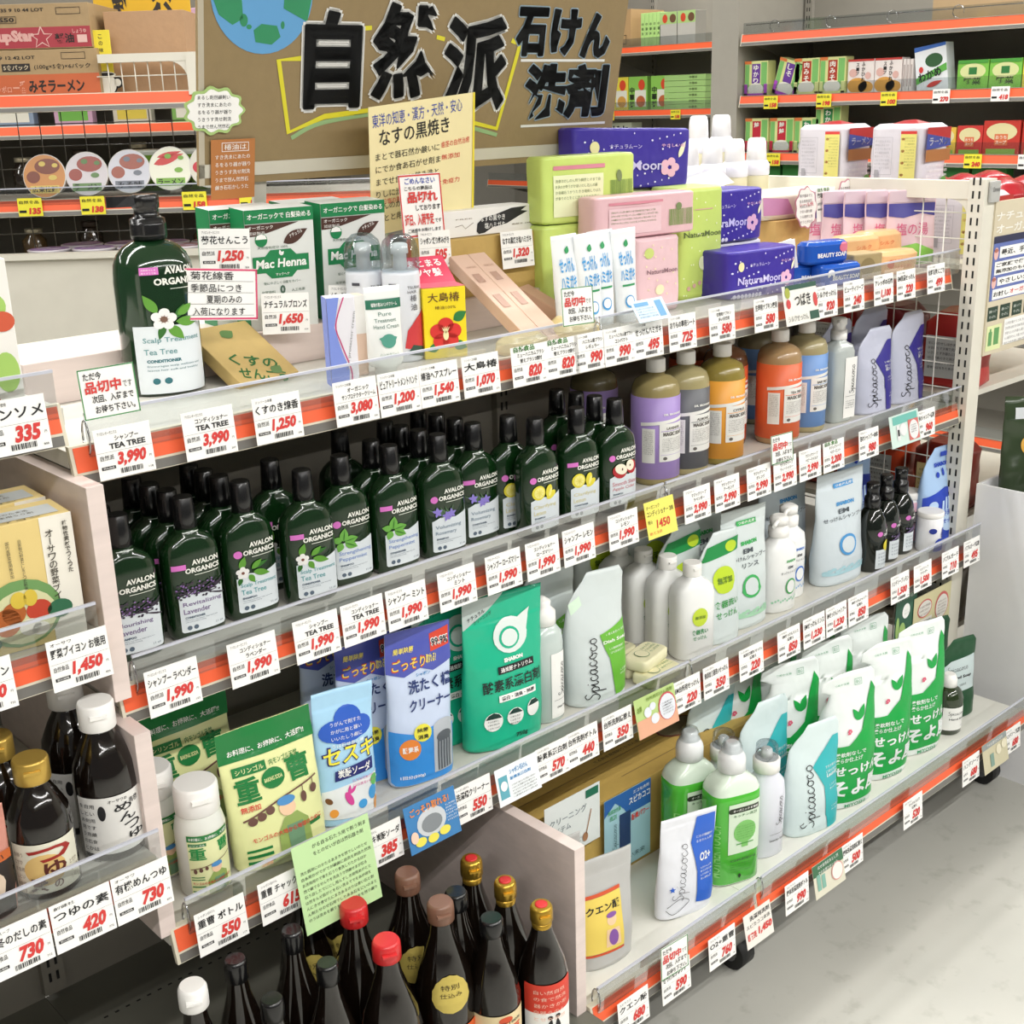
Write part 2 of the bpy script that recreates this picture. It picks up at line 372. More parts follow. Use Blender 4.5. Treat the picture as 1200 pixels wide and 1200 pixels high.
# ================================================================== price tags
TW = .064; TH = .054
def bars(x0, x1, z0, z1, seed=0):
    r = random.Random(seed); out = []; x = x0
    while x < x1:
        w = r.choice((.0005, .0009, .0013)); out.append(Rc(x, z0, min(x+w, x1), z1)); x += w + r.choice((.0006, .0010))
    return ('m', out)
def price_tag(x, z, y, price, lines, label, w=TW, green=False, sect='自然派', top='アバロンオーガニクス', rz=0, rx=-5, ry=0, h=TH, oos=False, group=None):
    """x = left edge, z = bottom edge"""
    t = thing('price_tag', label, 'price tag', (x + w/2, y, z + h), rz, group, rx=rx, ry=ry)
    MB().box(-w/2, -.0003, -h, w/2, .0003, 0).build('card', PAPER, t)
    f = flat(-.0004); s = w / .064; bl = []
    if top: bl.append(T(top, -.028*s, -.0065, -.006*s, -.003))
    if len(lines) == 1: bl.append(T(lines[0], -.029*s, -.0195, .029*s, -.009, .035))
    else:
        ws = [min(.05*s, .0046*s*len(l)+.004) for l in lines[:2]]
        bl.append(T(lines[0], .004-ws[0]/2, -.0145, .004+ws[0]/2, -.0085, .03)); bl.append(T(lines[1], .004-ws[1]/2, -.0225, .004+ws[1]/2, -.0165, .03))
    bl.append(T(sect, -.0285*s, -.0335, -.013*s, -.028, .01)); bl.append(Rc(-.0285*s, -.0435, -.013*s, -.040))
    bl.append(Rc(-.031*s, -.0252, .031*s, -.0250)); bl.append(T('円', .0265*s, -.038, .0290*s, -.0355)); bl.append(bars(-.008*s, .017*s, -.050, -.0445, sum(map(ord, price)) % 99))
    bl.append(T('%d' % (100 + int(x*900) % 800), .024*s, -.050, .029*s, -.0478))
    paint(t, 'lettering', f, BLACK, bl)
    wd = .0335 if len(price) > 3 else .026
    paint(t, 'price_figures', f, RED, [T(price, (.0225-wd)*s, -.0432, .0215*s, -.0268, .052, .18)])
    paint(t, 'box_lettering', Surf(lambda a, b, e: (a, -.001, b)), PAPER, [T('税込価格', -.027*s, -.0429, -.0145*s, -.0406)])
    if green:
        g = paint(t, 'green_heading', Surf(lambda a, b, e: (a, -.0006, b)), mat('#3c7a2c'), [T('自然食品', -.027*s, -.0075, .012*s, .0005, .05)])
    return t
S1 = [(0.021, '3,990', ['シャンプー', 'TEA TREE'], 'tea tree shampoo'), (0.122, '3,990', ['コンディショナー', 'TEA TREE'], 'tea tree conditioner'), (0.212, '1,250', ['くすのき線香'], 'camphor incense'),
 (0.3235, '3,080', ['オーガニック', 'サンプロテクタークリーム'], 'sun protector cream'), (0.389, '1,200', ['ピュアトリートメントハンド'], 'treatment hand cream'), (0.4545, '1,540', ['椿油ヘアスプレー'], 'camellia hair spray'),
 (0.526, '1,070', ['大島椿'], 'camellia oil'), (0.612, '820', ['ミューハニカムブラシ', '替えブラシ2個付'], 'honeycomb brush, regular size'), (0.677, '820', ['ミューハニカムブラシ', '替えブラシ2個付'], 'honeycomb brush, compact size'),
 (0.734, '990', ['ハニカム歯ブラシ', 'レギュラー'], 'regular toothbrush'), (0.793, '990', ['ミューハニカム歯ブラシ', 'コンパクト'], 'compact toothbrush'), (0.858, '495', ['せっけんハミガキ'], 'soap toothpaste'),
 (0.936, '725', ['おりもの専用シート'], 'panty liners'), (1.031, '580', ['生理用ナプキン', '多い日昼用'], 'day napkins'), (1.147, '580', ['生理用ナプキン夜用'], 'night napkins'),
 (1.319, '920', ['シルクせっけん'], 'silk soap'), (1.401, '240', ['ビューティソープ'], 'beauty soap'), (1.499, '1,100', ['アレッポの石鹸'], 'olive bar soap'), (1.575, '220', ['EM洗濯せっけん'], 'laundry soap bar'), (1.68, '499', ['化粧石鹸 にごり'], 'cloudy cosmetic soap')]
for i, (x, p, ln, what) in enumerate(S1):
    price_tag(x, .2305, .0215 - .0011*(i % 3 == 1), p, ln, 'white price tag reading %s for %s on the top shelf rail' % (p, what), green=(7 <= i <= 8), top='アバロンオーガニクス' if i < 2 else 'ソンバーユ本舗')
S2 = [(.025, '1,990', ['シャンプー ラベンダー'], 'lavender shampoo'), (.127, '1,990', ['コンディショナー', 'ラベンダー'], 'lavender conditioner'), (.216, '1,990', ['シャンプー', 'TEA TREE'], 'tea tree shampoo'),
 (.285, '1,990', ['コンディショナー', 'TEA TREE'], 'tea tree conditioner'), (.353, '1,990', ['シャンプー ミント'], 'mint shampoo'), (.438, '1,990', ['コンディショナー', 'ミント'], 'mint conditioner'), (.521, '1,990', ['シャンプー ローズマリー'], 'rosemary shampoo'),
 (.594, '1,990', ['コンディショナー', 'ローズマリー'], 'rosemary conditioner'), (.667, '1,990', ['シャンプー レモン'], 'lemon shampoo'), (.761, '1,990', ['コンディショナー', 'レモン'], 'lemon conditioner'),
 (.931, '2,990', ['マジックソープ', 'ラベンダー'], 'lavender liquid soap'), (1.007, '2,990', ['マジックソープ', 'アーモンド'], 'almond liquid soap'), (1.091, '2,990', ['マジックソープ', 'オレンジ'], 'orange liquid soap'),
 (1.162, '2,990', ['マジックソープ', 'ティートゥリー'], 'tea tree liquid soap'), (1.236, '2,990', ['マジックソープ', 'ベビーマイルド'], 'baby mild liquid soap'), (1.307, '2,200', ['マジックソープ', 'ペパーミント'], 'peppermint liquid soap'),
 (1.417, '980', ['泡のシャンプー本体'], 'shampoo bottle'), (1.617, '960', ['泡のシャンプー詰替'], 'shampoo refill')]
for i, (x, p, ln, what) in enumerate(S2):
    price_tag(x, -.0355, -.0165 - .001*(i % 3 == 1), p, ln, 'white price tag reading %s for %s on the second shelf rail' % (p, what), green=(i == 15), top='ブロナー' if i > 9 else 'アバロンオーガニクス')
S3 = [(.022, '550', ['重曹 ボトル'], 'baking soda bottle'), (.104, '615', ['重曹 チャック付'], 'baking soda pouch'), (.251, '385', ['セスキ炭酸ソーダ'], 'alkaline soda'), (.404, '550', ['洗濯槽クリーナー'], 'washtub cleaner'),
 (.552, '570', ['酸素系漂白剤'], 'oxygen bleach'), (.614, '440', ['台所洗剤ボトル'], 'dish soap bottle'), (.688, '350', ['台所洗剤詰替え'], 'dish soap refill'), (.847, '220', ['EM台所用せっけん'], 'kitchen soap bar'),
 (.92, '350', ['無添加食器洗いせっけん'], 'additive-free dish soap bottle'), (1.012, '220', ['無添加食器洗いせっけん', '詰替え'], 'additive-free dish soap refill'), (1.115, '850', ['EMせっけんリンス', '詰替え'], 'rinse refill'), (1.19, '1,230', ['EMせっけんリンス'], 'rinse bottle'),
 (1.258, '1,230', ['EMせっけんシャンプー'], 'soap shampoo bottle'), (1.326, '850', ['EMせっけんシャンプー', '詰替え'], 'soap shampoo refill'), (1.468, '1,500', ['ハンドソープ レモン'], 'lemon hand soap'), (1.549, '1,500', ['ハンドソープ', 'ラベンダー'], 'lavender hand soap'),
 (1.651, '710', ['バブルガード'], 'bubble guard soap'), (1.737, '495', ['バブルガード詰替'], 'bubble guard refill')]
for i, (x, p, ln, what) in enumerate(S3):
    price_tag(x, -.3165, -.0715 - .001*(i % 3 == 1), p, ln, 'white price tag reading %s for %s on the third shelf rail' % (p, what), sect='自然食品', top='シャボン石けん')
S4 = [(.564, '680', ['クエン酸'], 'citric acid'), (.657, '590', ['せっけんクレンザー'], 'soap cleanser'), (.765, '760', ['O2+重曹'], 'oxygen plus soda'), (.959, '990', ['液体洗濯洗剤ボトル'], 'laundry liquid bottle'),
 (1.119, '500', ['液体洗濯洗剤詰替え'], 'laundry liquid refill'), (1.314, '520', ['せっけんそよ風', '詰替え'], 'green laundry soap refill'), (1.523, '680', ['ハンドソープ'], 'hand soap'), (1.689, '680', ['ハンドソープ詰替'], 'hand soap refill')]
for i, (x, p, ln, what) in enumerate(S4):
    price_tag(x, -.6665, -.2165, p, ln, 'white price tag reading %s for %s on the bottom shelf rail' % (p, what), top='スピカココ')
price_tag(-.103, .287, -.016, '335', ['コンソメ'], 'white price tag reading 335 for bouillon, top left shelf edge', sect='自然食品', top='化学調味料不使用')
price_tag(-.084, .043, -.0415, '1,450', ['野菜ブイヨン お徳用'], 'white price tag reading 1,450 for vegetable bouillon, left shelf edge', sect='自然食品', top='オーサワ')
price_tag(-.184, .043, -.0415, '1,380', ['野菜ブイヨン'], 'white price tag cut by the left picture edge beside the 1,450 tag', sect='自然食品', top='オーサワ')
price_tag(-.209, -.207, -.1015, '730', ['秋冬のだしの素'], 'white price tag reading 730 for autumn and winter stock base, left edge', sect='自然食品', top='うどんスープ')
price_tag(-.143, -.207, -.1015, '420', ['つゆの素'], 'white price tag reading 420 for noodle soup base', sect='自然食品', top='創健社')
price_tag(-.0775, -.207, -.1015, '730', ['有機めんつゆ'], 'white price tag reading 730 for organic noodle sauce', sect='自然食品', top='オーサワ')
# yellow handwritten tag, picture cards, sold-out cards
def card(x0, x1, z0, z1, y, m, label, parts, name='shelf_card', cat='card', rx=-12, rz=0, ry=0, group=None):
    w, h = x1-x0, z1-z0; t = thing(name, label, cat, ((x0+x1)/2, y, z1), rz, group, rx=rx, ry=ry)
    MB().box(-w/2, -.0003, -h, w/2, .0003, 0).build('card', m, t)
    for i, (nm, pm, items) in enumerate(parts): paint(t, nm, Surf(lambda a, b, e, i=i: (a, -.0008 - .0003*i, b)), pm, items)
    return t
def scrib(x0, x1, z, n, h=.003, seed=0, txt='お料理やお掃除に使えるせっけんです'):
    out = []
    for k in range(n):
        r = random.Random(seed+k); s = ''.join(r.choice('のりにはをがでとしたすきあるいうまんかせ石鹸自然洗剤用食器') for _ in range(max(3, int((x1-x0)/h*.9)))); out.append(T(s, x0, z - k*h*1.7 - h, x1 - r.random()*.1*(x1-x0), z - k*h*1.7))
    return out
card(.836, .903, -.036, .021, -.0195, mat('#ece36a', .6), 'yellow handwritten tag reading 1450 between the white tags of the second shelf', [('lettering', BLACK, [T('オーガニック', -.030, -.012, .0, -.006), T('コンディショナー 200', -.03, -.023, .03, -.014, .01), T('税込', -.03, -.034, -.02, -.028)]), ('price_figures', RED, [T('1450', -.012, -.043, .018, -.030, .02, .1), T('あと2点', -.03, -.051, -.002, -.046)])], 'handwritten_tag', 'price tag')
card(1.219, 1.314, .231, .297, .0195, mat('#f0eee6'), 'white picture card for camellia silk soap with green band, top shelf rail', [('green_band', mat('#32594a'), [Rc(-.04, -.008, .0475, 0), Rc(.02, -.062, .046, -.048)]), ('flower_print', mat('#d04a4a'), [El(-.036, -.030, .006, .008), El(.040, -.030, .006, .012)]), ('leaf_print', mat('#a8b04a'), [El(-.036, -.012, .007, .009)]), ('lettering', BLACK, [T('つばき', -.018, -.036, .026, -.016, .03), T('シルクせっけん', -.042, -.060, .014, -.050)])])
card(1.511, 1.612, -.032, .028, -.0195, mat('#cfe3da'), 'pale teal picture card with red badge on the second shelf rail', [('teal_band', mat('#6fb9ae'), [Rc(-.04, -.018, .044, -.003)]), ('badge_frame', mat('#d0706a'), [Rc(.010, -.055, .046, -.016)]), ('badge', mat('#e6e6e6'), [El(.028, -.036, .016, .018), El(-.008, -.030, .012, .012), Rc(-.03, -.048, -.02, -.02)]), ('lettering', BLACK, scrib(.018, .038, -.026, 4, .0025, 3) + [Rc(-.028, -.04, -.022, -.028)])])
card(.318, .402, -.317, -.253, -.0745, mat('#3d7fb8'), 'blue card with a washtub picture between the 385 and 550 tags', [('tub_print', mat('#c9ced2'), [El(-.002, -.032, .024, .019)]), ('tub_hole', mat('#83898d'), [El(-.002, -.034, .017, .012)]), ('yellow_bubbles', mat('#e9de57'), [El(-.024, -.052, .009, .006), El(-.004, -.054, .009, .006), El(.016, -.051, .009, .006)]), ('heading', mat('#e7892c'), [T('ごっそり取れる!', -.034, -.016, .030, -.005, .05)]), ('face_print', mat('#f1cdb5'), [El(-.033, -.043, .006, .008)]), ('lettering', PAPER, scrib(.022, .04, -.018, 6, .0025, 5))])
card(.4735, .5515, -.315, -.262, -.0745, mat('#eef3f5'), 'white card with a blue pouch picture beside the 570 tag', [('pouch_print', mat('#5fa8b8'), [Rc(-.035, -.044, -.019, -.012)]), ('heading', mat('#3a86c0'), [T('シャボン石けん', -.014, -.014, .020, -.006, .04), T('酸素系漂白剤', -.014, -.022, .024, -.017, .04)]), ('pouch_label', PAPER, [El(-.027, -.026, .006, .007)]), ('lettering', BLACK, scrib(-.014, .034, -.028, 5, .0025, 8))])
card(.7535, .845, -.320, -.258, -.0745, mat('#b7cf83'), 'green and orange picture card with a round badge, third shelf rail', [('orange_field', mat('#e2a98a'), [Rc(-.0455, -.062, .0455, -.034)]), ('badge_frame', mat('#c9545c'), [El(.024, -.030, .020, .022)]), ('badge', mat('#dfe3ea'), [El(.024, -.031, .018, .020), El(-.02, -.026, .008, .008), El(-.006, -.040, .009, .008), El(-.008, -.020, .007, .006)]), ('heading', mat('#6d8a2c'), [T('台所用石けん洗剤', -.02, -.009, .04, -.003, .03), T('お得', -.042, -.022, -.032, -.012, .05)]), ('lettering', BLACK, scrib(.012, .036, -.022, 5, .0025, 12))])
card(1.030, 1.116, -.668, -.610, -.2185, mat('#d8d4c0'), 'green-topped picture card between the 990 and 500 tags, bottom rail', [('green_band', mat('#3c6d4c'), [Rc(-.043, -.020, .043, 0)]), ('pack_print', mat('#7fb0a0'), [Rc(-.035, -.046, -.025, -.018), Rc(-.022, -.046, -.012, -.022)]), ('badge', mat('#d99a92'), [El(.022, -.032, .017, .016)]), ('badge_paper', mat('#e9e7e0'), [El(.022, -.032, .015, .014)]), ('lettering', PAPER, scrib(-.03, .03, -.003, 2, .006, 14))])
card(1.591, 1.686, -.666, -.606, -.2185, mat('#c9c2a2'), 'beige picture card with grey top between the hand soap tags', [('grey_band', mat('#8f9694'), [Rc(-.047, -.012, .047, 0)]), ('tube_print', mat('#7d9a8c'), [Rc(-.022, -.052, -.008, -.026)]), ('round_prints', mat('#e3dcc0'), [El(.012, -.026, .010, .010), El(.034, -.022, .010, .009)]), ('lettering', PAPER, scrib(-.03, .036, -.003, 1, .006, 15))])
card(.847, .915, -.668, -.612, -.2185, mat('#e9e4dc'), 'pale 1,450 card for laundry soap beside the O2 tag, bottom rail', [('lettering', BLACK, [T('洗濯用洗剤', -.02, -.014, .03, -.006, .03), T('スピカココ本体', -.03, -.025, .03, -.018)]), ('price_figures', RED, [T('1,450', -.004, -.044, .03, -.030, .05, .18), T('新発売', -.030, -.044, -.008, -.032, .05)])], 'picture_tag', 'price tag')
def soldout(x, z, y, label, w=.062, h=.052, rz=0, ry=-4):
    return card(x, x+w, z, z+h, y, PAPER, label, [('green_border', mat('#3f8a4c'), [Frame(-w/2, -h, w/2, 0, .0012)]), ('lettering', BLACK, [T('ただ今', -.026, -.012, -.006, -.004, .03), T('次回、入荷まで', -.020, -.036, .026, -.028, .03), T('お待ち下さい。', -.018, -.047, .026, -.039, .03), T('です', .016, -.024, .026, -.017)]), ('red_lettering', RED, [T('品切中', -.026, -.026, .014, -.013, .06)])], 'sold_out_card', 'card', rx=-6, rz=rz, ry=ry)
soldout(.012, .298, .0195, 'green-bordered sold-out card above the tea tree shampoo tag, top left', ry=0)
soldout(.708, .300, .0195, 'green-bordered sold-out card above the toothbrush tags, middle of top shelf', ry=2)
soldout(1.150, .014, -.0195, 'green-bordered sold-out card above the tea tree liquid soap tag', .060, .048, ry=2)
soldout(.652, -.618, -.2195, 'green-bordered sold-out card above the cleanser tag, bottom shelf', .060, .050, ry=4)
card(.846, .916, .283, .318, .0175, mat('#cfe2ee'), 'small pale blue leaflet card tilted over the top shelf guard', [('blue_print', mat('#6ea3cc'), [Rc(-.03, -.010, .0, -.004), Rc(.014, -.030, .028, -.004)]), ('lettering', mat('#4a6f94'), scrib(-.03, .01, -.013, 4, .0026, 17))], rx=-35)
card(.150, .262, -.345, -.232, -.0775, mat('#bfe0a4'), 'pale green handwritten note taped below the third shelf', [('lettering', BLACK, scrib(-.028, .052, -.006, 2, .0055, 21) + scrib(-.050, .052, -.034, 9, .0044, 23))], 'handwritten_note', 'note', rx=-10)
# ================================================================== second shelf: green shampoo bottles
def ring_band(surf, x0, x1, z0, z1): return Rc(x0, z0, x1, z1)
GL = mat('#dfe6ea', .4); PINK = mat('#d873c4', .5); LEAF = mat('#5f9a34', .5); LEAF2 = mat('#2f6a24', .5)
def avalon(kind, label, loc, rz, group, cond=False):
    t = thing('shampoo_bottle', label, 'bottle', loc, rz, group)
    n = 2.7; s = Loft([(0, -.031, .031, .016), (.003, -.034, .034, .0185), (.008, -.0355, .0355, .0195), (.060, -.0365, .0365, .0197), (.112, -.0355, .0355, .0190), (.123, -.0330, .0330, .0180), (.131, -.0275, .0275, .0165), (.137, -.0205, .0205, .0145), (.1405, -.0140, .0140, .0125), (.147, -.0118, .0118, .0118)], n, L=.010)
    s.build('bottle_body', DGREEN, t)
    MB().lathe([(.1455, .0122), (.1465, .0138), (.160, .0132), (.185, .0118), (.1865, .0108)]).build('cap', CAPBLK, t)
    paint(t, 'neck_ring', s, mat('#cfd6cf', .3), [Rc(-.010, .1415, .010, .1425)], .0012)
    dz = -.004
    paint(t, 'white_label', s, GL, [Pg((-.026, .014), (-.024, .012), (.029, .012), (.031, .014), (.031, .068), (.010, .062), (-.012, .066), (-.026, .060))], .0007)
    paint(t, 'brand_lettering', s, mat('#ecebe2', .5), [T('AVALON', -.006, .1005, .0295, .1075, .04), T('ORGANICS', -.015, .0905, .0300, .0975, .04), Rc(-.004, .0868, .028, .0876)], .0009)
    paint(t, 'sticker', s, PINK, [El(-.0215, .0935, .0052, .0052)] if not cond else [Rc(-.030, .0965, -.0135, .1035)], .0010)
    rr = random.Random(kind)
    t.scale = (1, 1, .93)
    names = {'lav': ('Revitalizing' if cond else 'Nourishing', 'Lavender', '#77608c'), 'tea': ('Scalp Treatment', 'Tea Tree', '#5aa0a4'), 'mint': ('Strengthening', 'Peppermint', '#8099d0'), 'rose': ('Volumizing', 'Rosemary', '#7b8fa0'), 'lemon': ('Clarifying', 'Lemon', '#d8cf9a'), 'apple': ('Smooth Shine', 'Apple Cider', '#d08a92')}[kind]
    paint(t, 'scent_lettering', s, mat(names[2]), [T(names[0], -.022, .046, min(.028, -.022+.0042*len(names[0])), .053, .01), T(names[1], -.022, .037, -.022+.0042*len(names[1]), .044, .01)], .0010)
    paint(t, 'small_lettering', s, mat('#5b6a7a'), [T('CONDITIONER' if cond else 'SHAMPOO', -.021, .0305, -.002 if not cond else .004, .0335, .05), T('Nourishes and softens, helps leave hair', -.021, .0275, .020, .0292), T('soft and healthy looking', -.021, .0250, .004, .0267), El(-.017, .018, .0030, .0030), El(-.009, .018, .0030, .0030), T('11 oz', .017, .016, .027, .019)], .0010)
    if kind == 'lav':
        paint(t, 'lavender_print', s, mat('#3b3140'), [Leaf(-.030 + .006*k, .059 + rr.random()*.008, .030, .0011, rr.uniform(-25, 35)) for k in range(9)] + [El(-.028+rr.random()*.056, .060+rr.random()*.020-.0001*k, .0016, .0013) for k in range(46)], .0012)
        paint(t, 'flower_print', s, mat('#8d6aa8'), [El(-.028+rr.random()*.05, .062+rr.random()*.016, .0012, .0010) for k in range(26)], .0015)
    if kind == 'tea':
        paint(t, 'leaf_print', s, LEAF, [Leaf(-.020, .073, .018, .0045, 70), Leaf(-.006, .071, .018, .004, 35), Leaf(-.004, .067, .024, .0045, -18), Leaf(-.010, .064, .014, .004, -60)], .0012)
        paint(t, 'dark_leaf_print', s, LEAF2, [Leaf(-.004, .072, .022, .003, 15), Leaf(-.020, .062, .012, .003, -110)], .0011)
        paint(t, 'petal_print', s, mat('#f0eeea'), [El(-.018+.0050*cos(a), .068+.0050*sin(a), .0036, .0036) for a in [2*pi*k/5+.3 for k in range(5)]], .0015)
        paint(t, 'flower_centre', s, mat('#7a4a3a'), [El(-.018, .068, .002, .002)], .0018)
    if kind == 'mint':
        paint(t, 'leaf_print', s, mat('#6fb04a'), [Leaf(-.015, .068, .019, .0062, 80), Leaf(-.013, .068, .020, .006, 5), Leaf(-.013, .066, .021, .006, -28), Leaf(-.017, .066, .014, .005, -115), Leaf(-.017, .069, .013, .005, 165)], .0012)
        paint(t, 'leaf_vein_print', s, LEAF2, [Leaf(-.015, .068, .017, .0008, 80), Leaf(-.013, .068, .018, .0007, 5), Leaf(-.013, .066, .019, .0007, -28)], .0015)
    if kind == 'rose':
        paint(t, 'leaf_print', s, mat('#4e6b4a'), [Leaf(-.012 + rr.uniform(-.010, .018), .064+rr.random()*.010, .014, .0011, rr.uniform(-30, 210)) for k in range(16)], .0011)
        paint(t, 'flower_print', s, mat('#8f7fd0'), [Leaf(cx, cz, .008, .0022, a) for cx, cz in ((-.018, .074), (-.004, .066), (.004, .069)) for a in (20, 95, 160, 250, 310)], .0015)
    if kind == 'lemon':
        paint(t, 'lemon_print', s, mat('#e6d83e'), [El(-.013, .073, .0115, .0115, 10), El(.006, .073, .006, .010, -15), El(.010, .066, .010, .0055, 25)], .0012)
        paint(t, 'lemon_flesh_print', s, mat('#f2e98a'), [El(-.0125, .073, .0088, .0088)] + [El(.008, .0705, .0025, .007, -20)], .0015)
        paint(t, 'lemon_segment_print', s, mat('#d8c832'), [Leaf(-.0125, .073, .008, .0004, a) for a in range(0, 360, 45)], .0018)
    if kind == 'apple':
        paint(t, 'apple_skin_print', s, mat('#b3262c'), [El(-.008, .070, .014, .0115, -20), El(.016, .074, .011, .012, 30)], .0012)
        paint(t, 'apple_flesh_print', s, mat('#f0ead2'), [El(-.006, .0735, .0125, .0085, -25), El(.013, .077, .0085, .0095, 35)], .0015)
        paint(t, 'apple_seed_print', s, mat('#5a2a20'), [El(-.004, .073, .0014, .0022), El(.012, .077, .0013, .002)], .0018)
    return t
A = [('lav', .062, .060, 0, 'nourishing lavender shampoo bottle, first of the row beside the wooden panel'), ('lav', .147, .066, 1, 'revitalizing lavender conditioner bottle, second of the green row'),
 ('tea', .227, .071, 0, 'tea tree shampoo bottle with round-shouldered label and flower, third of the row'), ('tea', .306, .056, 1, 'tea tree conditioner bottle with pink rectangular sticker, fourth of the row'),
 ('mint', .378, .076, 0, 'peppermint shampoo bottle with pink dot sticker, fifth of the row'), ('mint', .452, .068, 1, 'peppermint conditioner bottle, sixth of the green row'),
 ('rose', .532, .064, 0, 'rosemary shampoo bottle with purple flowers, seventh of the row'), ('rose', .606, .076, 1, 'rosemary conditioner bottle, last before the gap at the upright'),
 ('lemon', .684, .030, 0, 'lemon shampoo bottle with pink dot, first after the gap'), ('lemon', .768, .030, 1, 'lemon conditioner bottle with pink strip sticker, second after the gap'), ('apple', .846, .026, 0, 'apple cider shampoo bottle with red apple print beside the lilac soap')]
protos = {}
for i, (k, x, y, c, lab) in enumerate(A):
    protos[i] = avalon(k, 'dark green ' + lab, (x, y + .022, -.0028), -6 + (i % 3)*2, 'green shampoo bottles on the second shelf', c)
G2 = 'green shampoo bottles behind the front row'
back = [(0, .060, .100), (0, .058, .140), (1, .147, .105), (1, .145, .145), (1, .143, .188), (2, .222, .112), (2, .222, .150), (2, .223, .190), (3, .305, .128), (5, .452, .108), (5, .455, .186), (6, .530, .103), (6, .528, .141), (6, .530, .180), (7, .607, .116), (7, .606, .156), (7, .603, .195), (8, .668, .070), (10, .842, .064), (10, .840, .101), (10, .835, .139)]
col = {0: 'nourishing lavender', 1: 'revitalizing lavender', 2: 'tea tree shampoo', 3: 'tea tree conditioner', 5: 'peppermint conditioner', 6: 'rosemary shampoo', 7: 'rosemary conditioner', 8: 'lemon shampoo', 10: 'apple cider'}
cnt = {}
for i, x, y in back:
    cnt[i] = cnt.get(i, 0) + 1
    dup(protos[i], 'green bottle standing %s behind the front %s bottle, black cap showing' % (('directly', 'second', 'third')[cnt[i]-1], col[i]), (x, y + .022, -.0028), -5, G2)
# ---- big round castile soaps
def bronner(c, lab, x, y, name, liquid='#8a7a4a', rz=-26, back=False):
    t = thing('liquid_soap_bottle', lab, 'bottle', (x, y, -.0028), rz, 'large liquid soap bottles with white caps'); t.scale = (1, 1, .925)
    prof = [(0, .037), (.004, .039), (.010, .0398), (.160, .0398), (.172, .0385), (.183, .034), (.190, .024), (.193, .0145), (.199, .0135)]
    s = Loft([(z, -r, r, r, 0) for z, r in prof], 2, L=.012)
    s.build('bottle_body', mat(liquid, .22, coat=.3), t, N=36)
    MB().lathe([(.1975, .0150), (.199, .0160), (.219, .0155), (.221, .0145)]).build('cap', WHITE, t)
    MB().lathe([(.012, .0399), (.0122, .0403), (.158, .0403), (.1582, .0399)], n=36).build('label_wrap', mat(c, .4), t)
    s2 = Loft([(0, -.0405, .0405, .0405), (.2, -.0405, .0405, .0405)], 2, L=.010)
    W2 = mat('#efeee8', .45)
    paint(t, 'white_panels', s2, W2, [Rc(-.008, .044, .036, .112), Rc(-.032, .042, -.014, .104), Pg((-.034, .108), (.038, .117), (.038, .123), (-.034, .114))], .0006)
    paint(t, 'panel_bars', s2, mat(c, .4), [Rc(-.006, .0985, .034, .0995), Rc(-.006, .056, .034, .0565)], .0010)
    paint(t, 'lettering', s2, mat('#6b6660'), [T(name, .002, .101, .026, .106, .03), T('MAGIC SOAP', -.003, .090, .031, .097, .05)] + scrib(-.004, .033, .086, 8, .0018, 31) + scrib(-.030, -.016, .100, 16, .0016, 47) + [El(.000, .050, .003, .003)], .0010)
    paint(t, 'brand_lettering', s2, W2, [T("DR. BRONNER'S", -.002, .1265, .030, .1305, .04)], .0010)
    return t
BR = [('#a98fd0', 1.005, .105, 'LAVENDER', 'lilac-labelled round soap bottle beside the apple shampoo', '#9a8c5c'), ('#5f6166', 1.084, .108, 'ALMOND', 'grey-labelled round soap bottle right of the lilac one', '#a59a6e'),
 ('#f0a63c', 1.172, .102, 'CITRUS', 'amber yellow-labelled round soap bottle', '#8f7f3c'), ('#ea6a3a', 1.345, .108, 'TEA TREE', 'front orange-red-labelled round soap bottle, widest in view', '#a98a62'), ('#6f9ad6', 1.447, .122, 'BABY MILD', 'light blue-labelled round soap bottle beside the clear pump bottle', '#a59a72')]
for c, x, y, nm, lab, lq in BR: bronner(c, lab, x, y, nm, lq)
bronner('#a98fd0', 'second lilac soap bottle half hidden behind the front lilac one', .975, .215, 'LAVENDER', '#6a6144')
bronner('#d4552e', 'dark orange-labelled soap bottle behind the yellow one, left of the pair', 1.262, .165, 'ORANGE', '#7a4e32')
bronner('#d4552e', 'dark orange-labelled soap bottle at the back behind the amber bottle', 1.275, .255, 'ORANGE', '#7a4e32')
bronner('#6f9ad6', 'shaded blue soap bottle at the back with pale flip cap', 1.44, .225, 'BABY MILD', '#8a8468')
